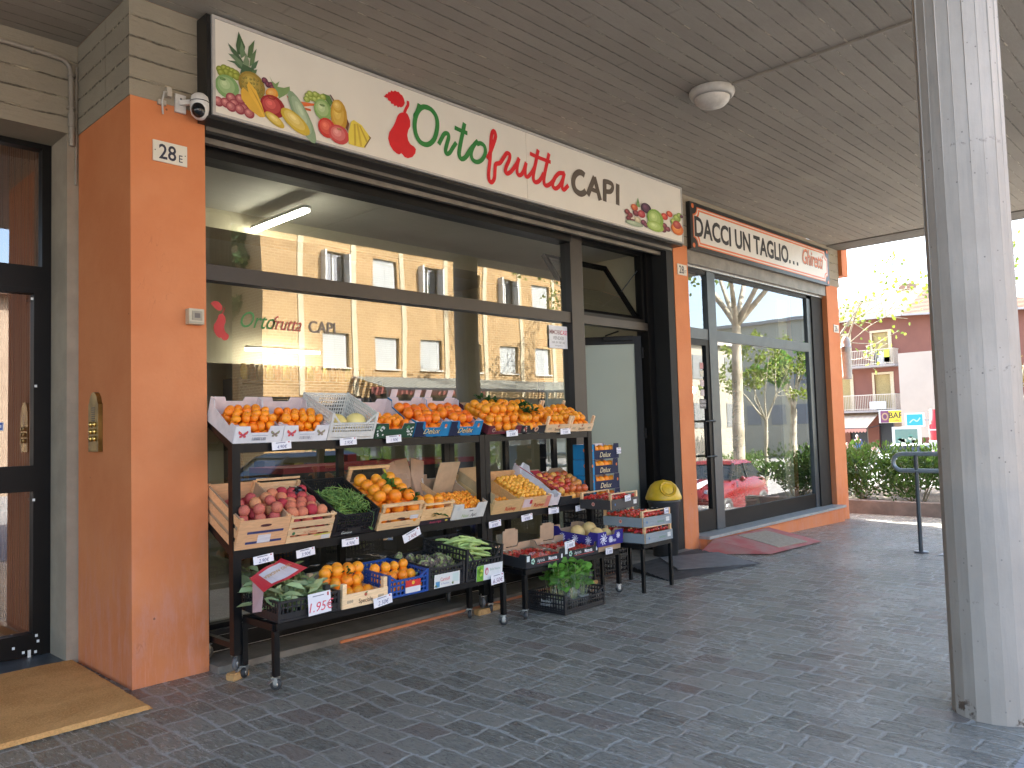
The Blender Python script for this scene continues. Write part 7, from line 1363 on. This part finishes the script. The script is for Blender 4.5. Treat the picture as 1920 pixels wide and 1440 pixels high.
for i in range(34):
    o = bpy.data.objects.new("artichoke", _am); C.objects.link(o); r_ = i//12; o.location = M @ Vector((-.125+(i % 4)*.08+random.uniform(-.012, .012), .06+((i//4) % 3)*.135+random.uniform(-.02, .02)+(.05 if r_ > 1 else 0), .055+r_*.045)); o.rotation_euler = (random.uniform(-1.2, 1.2), random.uniform(-1, 1), random.uniform(0, 6)); s = random.uniform(.85, 1.15); o.scale = (s, s, s); tag(o, "purple-green artichoke in the black crate with the white label", "artichoke", "artichokes in the black crate")
t = place("plastic_crate", (4.175, 4.325, ZT), R(6), 0, "tall black lattice crate heaped with pale green broad bean pods"); plast(t, .375, .50, .235, BLK, .036, .009, .0, dip=.085); M = TM(t)
m = MB(); W_ = .34; m2 = lambda z0, z1: [m.bar((-.17+k*.034, -.001, z0), (-.17+(k+1)*.034, -.001, z1), .006, .006, BLK) for k in range(10)]; m2(.02, .14); m2(.14, .02)
m.box(-.09, -.010, -.01, .18, -.007, .105, (.72, .73, .72)); F = fm(0, -.0106, 0); m.flat([(-.09, -.01), (-.02, -.01), (-.02, .105), (-.09, .105)], F, 0, (.18, .42, .04)); [m.ell(-.055+random.uniform(-.025, .025), .05+random.uniform(-.045, .045), .014, .014, 0, F, .0004, random.choice([(.45, .65, .08), (.10, .30, .03), (.6, .7, .1)]), n=8) for _ in range(10)]
m.ell(.012, .055, .018, .028, 0, F, .0004, (.60, .15, .20)); m.ell(.014, .05, .010, .016, 0, F, .0008, (.7, .65, .62)); m.text("Bella Natura", .026, F @ Matrix.Translation((.10, .055, 0)), 0, (.25, .4, .3), .0, .8); P_(t, "crate_label", m, M_PRINT)
def pod():
    mb = MB(); pts = []; rs = []
    for k in range(15): f = k/14; pts.append((-.10+.20*f, .035*math.sin(f*PI)-.01, .012*math.sin(f*2.2))); rs.append(max(.002, .0125*math.sin(PI*(.06+f*.88))**.5*(1+.13*math.sin(f*30))))
    mb.tube(pts, rs, 8, (.50, .64, .20)); mb.tube([pts[0], (-.115, -.014, .004)], [.003, .002], 5, (.25, .35, .1)); return mb.mesh("bean_pod", vmat("pod_skin", .5, var=.2, rnd=.15))
_pm = pod()
for i in range(54):
    o = bpy.data.objects.new("bean_pod", _pm); C.objects.link(o); l = i//12; y = .09+(i % 12)*.030+random.uniform(-.01, .01); o.location = M @ Vector((random.uniform(-.05, .05), y, .05+l*.038+.05*math.sin(y*6)*(l > 1))); o.rotation_euler = (random.uniform(-.3, .6), random.uniform(-.25, .25), random.uniform(-.9, .5)+(PI if i % 2 else 0)); tag(o, "pale green broad bean pod heaped in the tall black lattice crate", "bean pod", "broad bean pods")
# strawberries
def punnet(M, x, y, z, w, d, label, group, n=(3, 4), film=True):
    t = empty("punnet", M @ Vector((x, y, z)), M.to_euler(), label=label, cat="punnet", group=group)
    m = MB(); a, b, h = w/2, d/2, .062
    m.add([(-a*.9, -b*.9, 0), (a*.9, -b*.9, 0), (a*.9, b*.9, 0), (-a*.9, b*.9, 0), (-a, -b, h), (a, -b, h), (a, b, h), (-a, b, h)], [(0, 3, 2, 1), (0, 1, 5, 4), (1, 2, 6, 5), (2, 3, 7, 6), (3, 0, 4, 7)]); P_(t, "tray", m, M_CLEAR)
    if film: m = MB(); m.add([(-a, -b, h+.002), (a, -b, h+.002), (a, b, h+.002), (-a, b, h+.002), (0, 0, h+.022)], [(0, 1, 4), (1, 2, 4), (2, 3, 4), (3, 0, 4)]); P_(t, "film_lid", m, M_CLEAR)
    if random.random() < .6: m = MB(); F = Matrix.Translation((0, 0, h+.024)); m.ell(.01, -.01, .022, .014, .3, F, 0, (.06, .06, .05)); m.ell(.01, -.01, .016, .009, .3, F, .001, (.6, .6, .55)); m.flat([(-.03, .02), (.0, .02), (.0, .04), (-.03, .04)], F, 0, (.7, .7, .68)); P_(t, "sticker", m, M_PRINT)
    for i in range(n[0]):
        for j in range(n[1]):
            p = M @ Vector((x-a*.72+1.44*a*i/(n[0]-1)+random.uniform(-.004, .004), y-b*.74+1.48*b*j/(n[1]-1)+random.uniform(-.004, .004), z+.042+random.uniform(-.004, .010))); fruit("strawberry", p, .0185, "bright red strawberry packed in a clear punnet", "strawberries in punnets", (random.uniform(1.1, 2.3), random.uniform(-.5, .5), random.uniform(0, 6)))
for k, x in enumerate((4.865, 5.335)):
    t = place("cardboard_crate", (x, 4.325, ZT), R(3), 0, ["black cardboard crate lettered Agricola Mazzotta at the left of the right low table", "black cardboard crate lettered Agricola Mazzotta next to the purple melon crate"][k]); card(t, .462, .38, .125, BLK, KRAFT, nf=(.72, .035), nb=(.3, .03), deco=d_mazz, low=.11); M = TM(t)
    m = MB(); m.box(-.10, .385, .10, .08, .391, .235, KRAFT); m.box(-.07, .386, .235, .05, .39, .25, KRAFT); P_(t, "back_flap", m, M_CARD)
    for i in range(3):
        for j in range(2): punnet(M, -.145+i*.145, .10+j*.18, .012, .135, .17, ["strawberry punnet in the left Agricola Mazzotta crate", "strawberry punnet in the right Agricola Mazzotta crate"][k], ["punnets in the left black crate", "punnets in the right black crate"][k])
t = place("cardboard_crate", (5.725, 4.31, ZT+.055), R(3), 0, "purple cardboard crate with white palm print holding melons"); card(t, .37, .52, .135, (.03, .02, .22), KRAFT, nf=(.3, .035), nb=(.4, .04), deco=d_palm, low=.125); M = TM(t)
for i in range(3):
    F = Matrix(((0, 0, -1, -.1885), (-1, 0, 0, 0), (0, 1, 0, 0), (0, 0, 0, 1))) @ Matrix.Translation((-.1-i*.15, .05, 0))
    m = MB(); [m.stroke([(0, 0), (math.cos(k*.7)*.02, math.sin(k*.7)*.02), (math.cos(k*.7+.3)*.035, math.sin(k*.7+.3)*.035)], .007, F, 0, (.7, .7, .82)) for k in range(9)]; P_(t, "palm_print", m, M_PRINT)
m = MB(); m.box(-.18, .02, -.05, .18, .5, -.005, KRAFT); P_(t, "spacer_card", m, M_CARD)
for k, (x, y, r_) in enumerate(((-.09, .30, .07), (.08, .30, .075), (-.02, .14, .065), (.13, .15, .055))): fruit("cantaloupe", M @ Vector((x, y, .012+r_)), r_, ["ribbed yellow melon with orange blush at the left of the purple crate", "larger ribbed melon at the back right of the purple crate", "ribbed melon in the middle front of the purple crate", "small orange melon at the right front of the purple crate"][k], None, (R(70), 0, R(30+k*40)), False)
# table stack at right
def strawcrate(x, y, z, rz_, label, out, wd=.44, gp="", n=(3, 1), txt=None, D=.30):
    t = place("strawberry_crate", (x, y, z), 0, rz_, label); 
    def deco(m, F, W, h):
        m.box(-W/2, -.0115, 0, W/2, -.0065, h, out)
        FF = fm(0, -.0122, 0)
        if txt: m.text(txt, h*.30, FF @ Matrix.Translation((W*.1, h*.3, 0)), 0, (.10, .28, .12), .01, .9)
        m.ell(-W*.38, h*.5, .010, .012, 0, FF, 0, (.05, .15, .35), n=8); m.flat([(W*.30, h*.3), (W*.42, h*.3), (W*.42, h*.75), (W*.30, h*.75)], FF, -.0002, (.7, .7, .66))
    woodc(t, wd, D, .088, 1, 1, post_over=.055, deco=deco, solid=True, tint=(1.1, 1.1, 1.05), post=.022)
    for sx in (-1, 1): m = MB(); m.box(min(sx*(wd/2+.005), sx*(wd/2+.008)), 0, 0, max(sx*(wd/2+.005), sx*(wd/2+.008)), D, .086, out); F = Matrix(((0, 0, sx, sx*(wd/2+.0086)), (sx, 0, 0, D/2), (0, 1, 0, 0), (0, 0, 0, 1))); m.ell(-.02, .045, .018, .018, 0, F, 0, (.75, .4, .3), n=12); m.ell(-.02, .045, .011, .011, 0, F, .0004, (.5, .12, .1), n=12); P_(t, "side_print", m, M_PRINT)
    m = MB(); m.bar((-wd/2, .005, .141), (wd/2, .005, .141), .012, .010); m.bar((-wd/2, D-.005, .141), (wd/2, D-.005, .141), .012, .010); P_(t, "top_rail", m, M_WOODC)
    M = TM(t)
    for i in range(n[0]):
        for j in range(n[1]): punnet(M, -wd/2+wd/n[0]*(i+.5), D/n[1]*(j+.5), .055, wd/n[0]-.02, D/n[1]-.03, "strawberry punnet in the "+gp, "punnets in the "+gp, (3, 3), False)
G1 = (.26, .30, .32)
strawcrate(6.205, 4.12, .434, 0, "grey printed strawberry crate, lowest of the stack on the small table", G1, gp="lowest grey crate", txt="FRAGOLE", n=(3, 2), D=.44)
strawcrate(6.20, 4.13, .576, R(-1.5), "grey printed strawberry crate, second from the bottom of the stack on the small table", G1, gp="second grey crate", txt="FRAGOLE", n=(3, 2), D=.44)
strawcrate(6.03, 4.36, .74, R(2), "dark printed strawberry crate set back on top of the stack on the small table", (.05, .045, .045), gp="dark top crate", n=(3, 2), D=.34)
# black crates behind, and the blue orange boxes
for k in range(4):
    t = place("plastic_crate", (6.28, 4.72, .046+k*.17), 0, 0, "black plastic crate, number "+["lowest", "second", "third", "topmost"][k]+" in the floor stack under the blue boxes" if False else ["lowest", "second lowest", "second highest", "topmost"][k]+" black plastic crate in the floor stack carrying the blue boxes"); plast(t, .55, .36, .165, BLK, .04, .009, .02)
    m = MB(); [m.box(-.2+random.random()*.4, -.004, .03+random.random()*.1, -.19+random.random()*.01-.0, -.002, .04+random.random()*.1, (.4, .4, .4)) for _ in range(0)]
for k in range(4):
    z = .735+k*.148
    t = place("cardboard_crate", (6.24+random.uniform(-.008, .008), 4.73, z), 0, R(random.uniform(-2, 2)), ["lowest", "second lowest", "second highest", "topmost"][k]+" blue and black box of oranges in the stack by the shop door"); card(t, .46, .20, .146, (.01, .015, .05), PINK, nf=(.60, .06), nb=(.3, .04), low=.146, deco=lambda m, F, W, h: (m.flat([(-W/2, 0), (-W*.36, 0), (-W*.36, h*.98), (-W/2, h*.98)], F, 0, (.01, .22, .46)), m.text("Delux", h*.48, F @ Matrix.Translation((0, h*.12, .0012)), 0, (.80, .66, .38), .004, 1.0, .35), m.ell(-W*.43, h*.6, .012, .015, 0, F, .001, (.75, .2, .05), n=8), m.ell(W*.43, h*.6, .012, .015, 0, F, .001, (.75, .2, .05), n=8)))
    M = TM(t)
    for sx in (-1,): m = MB(); m.box(-.2355, .0, .0, -.2335, .20, .146, (.01, .22, .46)); F = Matrix(((0, 0, -1, -.2362), (-1, 0, 0, 0), (0, 1, 0, 0), (0, 0, 0, 1))); m.ell(-.06, .09, .014, .017, 0, F, 0, (.75, .2, .05), n=10); P_(t, "side_print", m, M_PRINT)
    for i in range(5): fruit("orange", M @ Vector((-.17+i*.085, .055, .09 if k < 3 else .095)), .040, ["orange showing in the front of the lowest blue and black box", "orange showing in the front of the second lowest blue and black box", "orange showing in the front of the second highest blue and black box", "orange showing in the front of the topmost blue and black box"][k], ["oranges in the lowest blue box", "oranges in the second blue box", "oranges in the third blue box", "oranges in the topmost blue box"][k])
# basil crate on the paving
t = place("plastic_crate", (5.15, 4.15, .004), 0, R(0), "black plastic crate of potted basil standing on the paving in front of the racks"); plast(t, .52, .40, .155, BLK, .028, .008, .03, dip=.05); M = TM(t)
m = MB(); F = Matrix(((0, 0, -1, -.2625), (-1, 0, 0, .2), (0, 1, 0, .05), (0, 0, 0, 1))); m.text("BiancaVera", .03, F @ Matrix.Translation((0, .03, 0)), 0, (.6, .62, .6), .01, .8); m.stroke([(-.06, .015), (.06, .015)], .004, F, 0, (.5, .5, .5)); m.stroke([(-.06, .005), (.04, .005)], .003, F, 0, (.5, .5, .5)); P_(t, "crate_print", m, M_PRINT)
random.seed(9)
for k, (x, y) in enumerate(((-.17, .13), (-.03, .10), (.12, .12), (-.10, .28), (.06, .27), (.19, .26))):
    lab = ["basil plant in a clear sleeve at the front left of the black crate", "basil plant at the front middle of the black crate", "basil plant with long stems at the front right of the black crate", "basil plant at the back left of the black crate", "basil plant at the back middle of the black crate", "basil plant at the back right of the black crate"][k]
    p0 = M @ Vector((x, y, .01)); b_ = empty("basil_plant", p0, label=lab, cat="basil plant"); hh = random.uniform(.32, .41)+(.05 if y > .2 else 0)
    m = MB(); m.lathe([(0, 0), (.035, 0), (.045, .07), (.047, .075), (.04, .075)], 14, (0, 0, 0), (.62, .60, .55)); obj("pot", m, M_PLAST, b_, (0, 0, 0))
    st = MB(); lf = MB()
    for s in range(9):
        a = random.random()*6.28; r0 = random.random()*.028; q0 = Vector((math.cos(a)*r0, math.sin(a)*r0, .07)); q1 = Vector((math.cos(a)*r0*2.2, math.sin(a)*r0*2.2, hh*random.uniform(.7, 1))); st.tube([q0, (q0+q1)/2+Vector((random.uniform(-.008, .008), random.uniform(-.008, .008), 0)), q1], [.0024, .002, .0015], 5, (.45, .50, .22))
        for f in (.5, .68, .84, 1.0):
            q = q0.lerp(q1, f)
            for a2 in (0, PI): d = Vector((math.cos(a+a2+f*7), math.sin(a+a2+f*7), random.uniform(-.3, .5))); leaf(lf, q, d, rv()+Vector((math.cos(a+a2+f*7)*.7, math.sin(a+a2+f*7)*.7, .5)), random.uniform(.05, .085), random.uniform(.04, .062), (1, 1, 1), .6)
    obj("stems", st, M_MATTE, b_, (0, 0, 0)); obj("leaves", lf, L_BASIL if k else (L_BASIL := leafmat("basil_leaf", (.11, .27, .04), (.21, .44, .08), .25)), b_, (0, 0, 0))
    if k < 3: m = MB(); m.lathe([(.042, .04), (.06, .12), (.085, hh*.75)], 18, (0, 0, 0)); obj("plastic_sleeve", m, M_CLEAR, b_, (0, 0, 0))
# --- price tags (one per place on the shelf rails)
random.seed(3)
s = 4.70/4.56
TG = [((2.645, 1.437), "4.90€", "price tag clipped below the gap between the two butterfly crates"), ((3.15, 1.447), "2.95€", "price tag clipped below the white plastic basket"), ((3.538, 1.452), "1.90€", "price tag clipped below the dark green crate"),
      ((4.768, 1.462), "2.50€", "price tag clipped below the low maroon crate"), ((5.456, 1.462), "2.20€", "price tag clipped below the left small Speciale crate on the top tier"),
      ((2.51, .741), "2.90€", "price tag clipped below the blue-striped peach crate"), ((2.807, .741), "3.90€", "price tag clipped below the slatted crate of dark red peaches"), ((3.152, .767), "6.90€", "price tag clipped below the green bean crate"),
      ((3.683, .752), "2.90€", "larger price tag hanging askew below the big oranges"), ((4.537, .741), "8.90€", "price tag clipped below the left Ruchey crate"), ((4.917, .754), "4.90€", "price tag clipped below the right Ruchey crate"), ((5.261, .779), "3.50€", "price tag clipped between the loquats and the apples"), ((5.629, .768), "2.20€", "price tag clipped below the black apple crate")]
for (x, z), tx, lab in TG: big = "askew" in lab; price(x*s, 1.5+(z-1.5)*s, 4.698, tx, .17 if big else .14, .062 if big else .052, R(-18) if big else R(random.uniform(-5, 0)), lab, (.35, .1, .1) if big else (.08, .08, .2))
price(2.74, .465, 4.30, "1.95€", .16, .13, R(-2), "large white price card with red handwriting 1.95€ on the crate of leafy greens", (.70, .08, .12))
m = MB(); m.box(2.78, 4.295, .535, 2.815, 4.33, .565, (.02, .02, .02)); thing("binder_clip", m, M_PLAST, "small black clip holding the large 1.95€ card", "clip")
price(3.22, .395, 4.30, "2.50€", .15, .062, R(-6), "price tag reading 2.50€ below the low Speciale crate", (.08, .08, .2))
price(4.28, .375, 4.29, "6.50€", .135, .075, R(-3), "price tag hanging under the label of the broad bean crate", (.25, .1, .2)); price(5.68, .40, 4.29, "2.20€", .10, .055, 0, "price tag below the purple melon crate", (.08, .08, .2)); price(5.16, .52, 4.305, "3.90€", .13, .06, R(-4), "price tag standing in the left strawberry crate", (.08, .08, .2)); price(6.33, .70, 4.105, "3.90€", .07, .055, 0, "price tag on the second grey strawberry crate", (.08, .08, .2)); price(6.05, .83, 4.335, "3.50€", .09, .055, R(-4), "price tag on the dark top strawberry crate", (.08, .08, .2)); price(6.46, 1.25, 4.715, "2,95€", .07, .06, 0, "price tag on the topmost blue and black orange box", (.08, .08, .2))
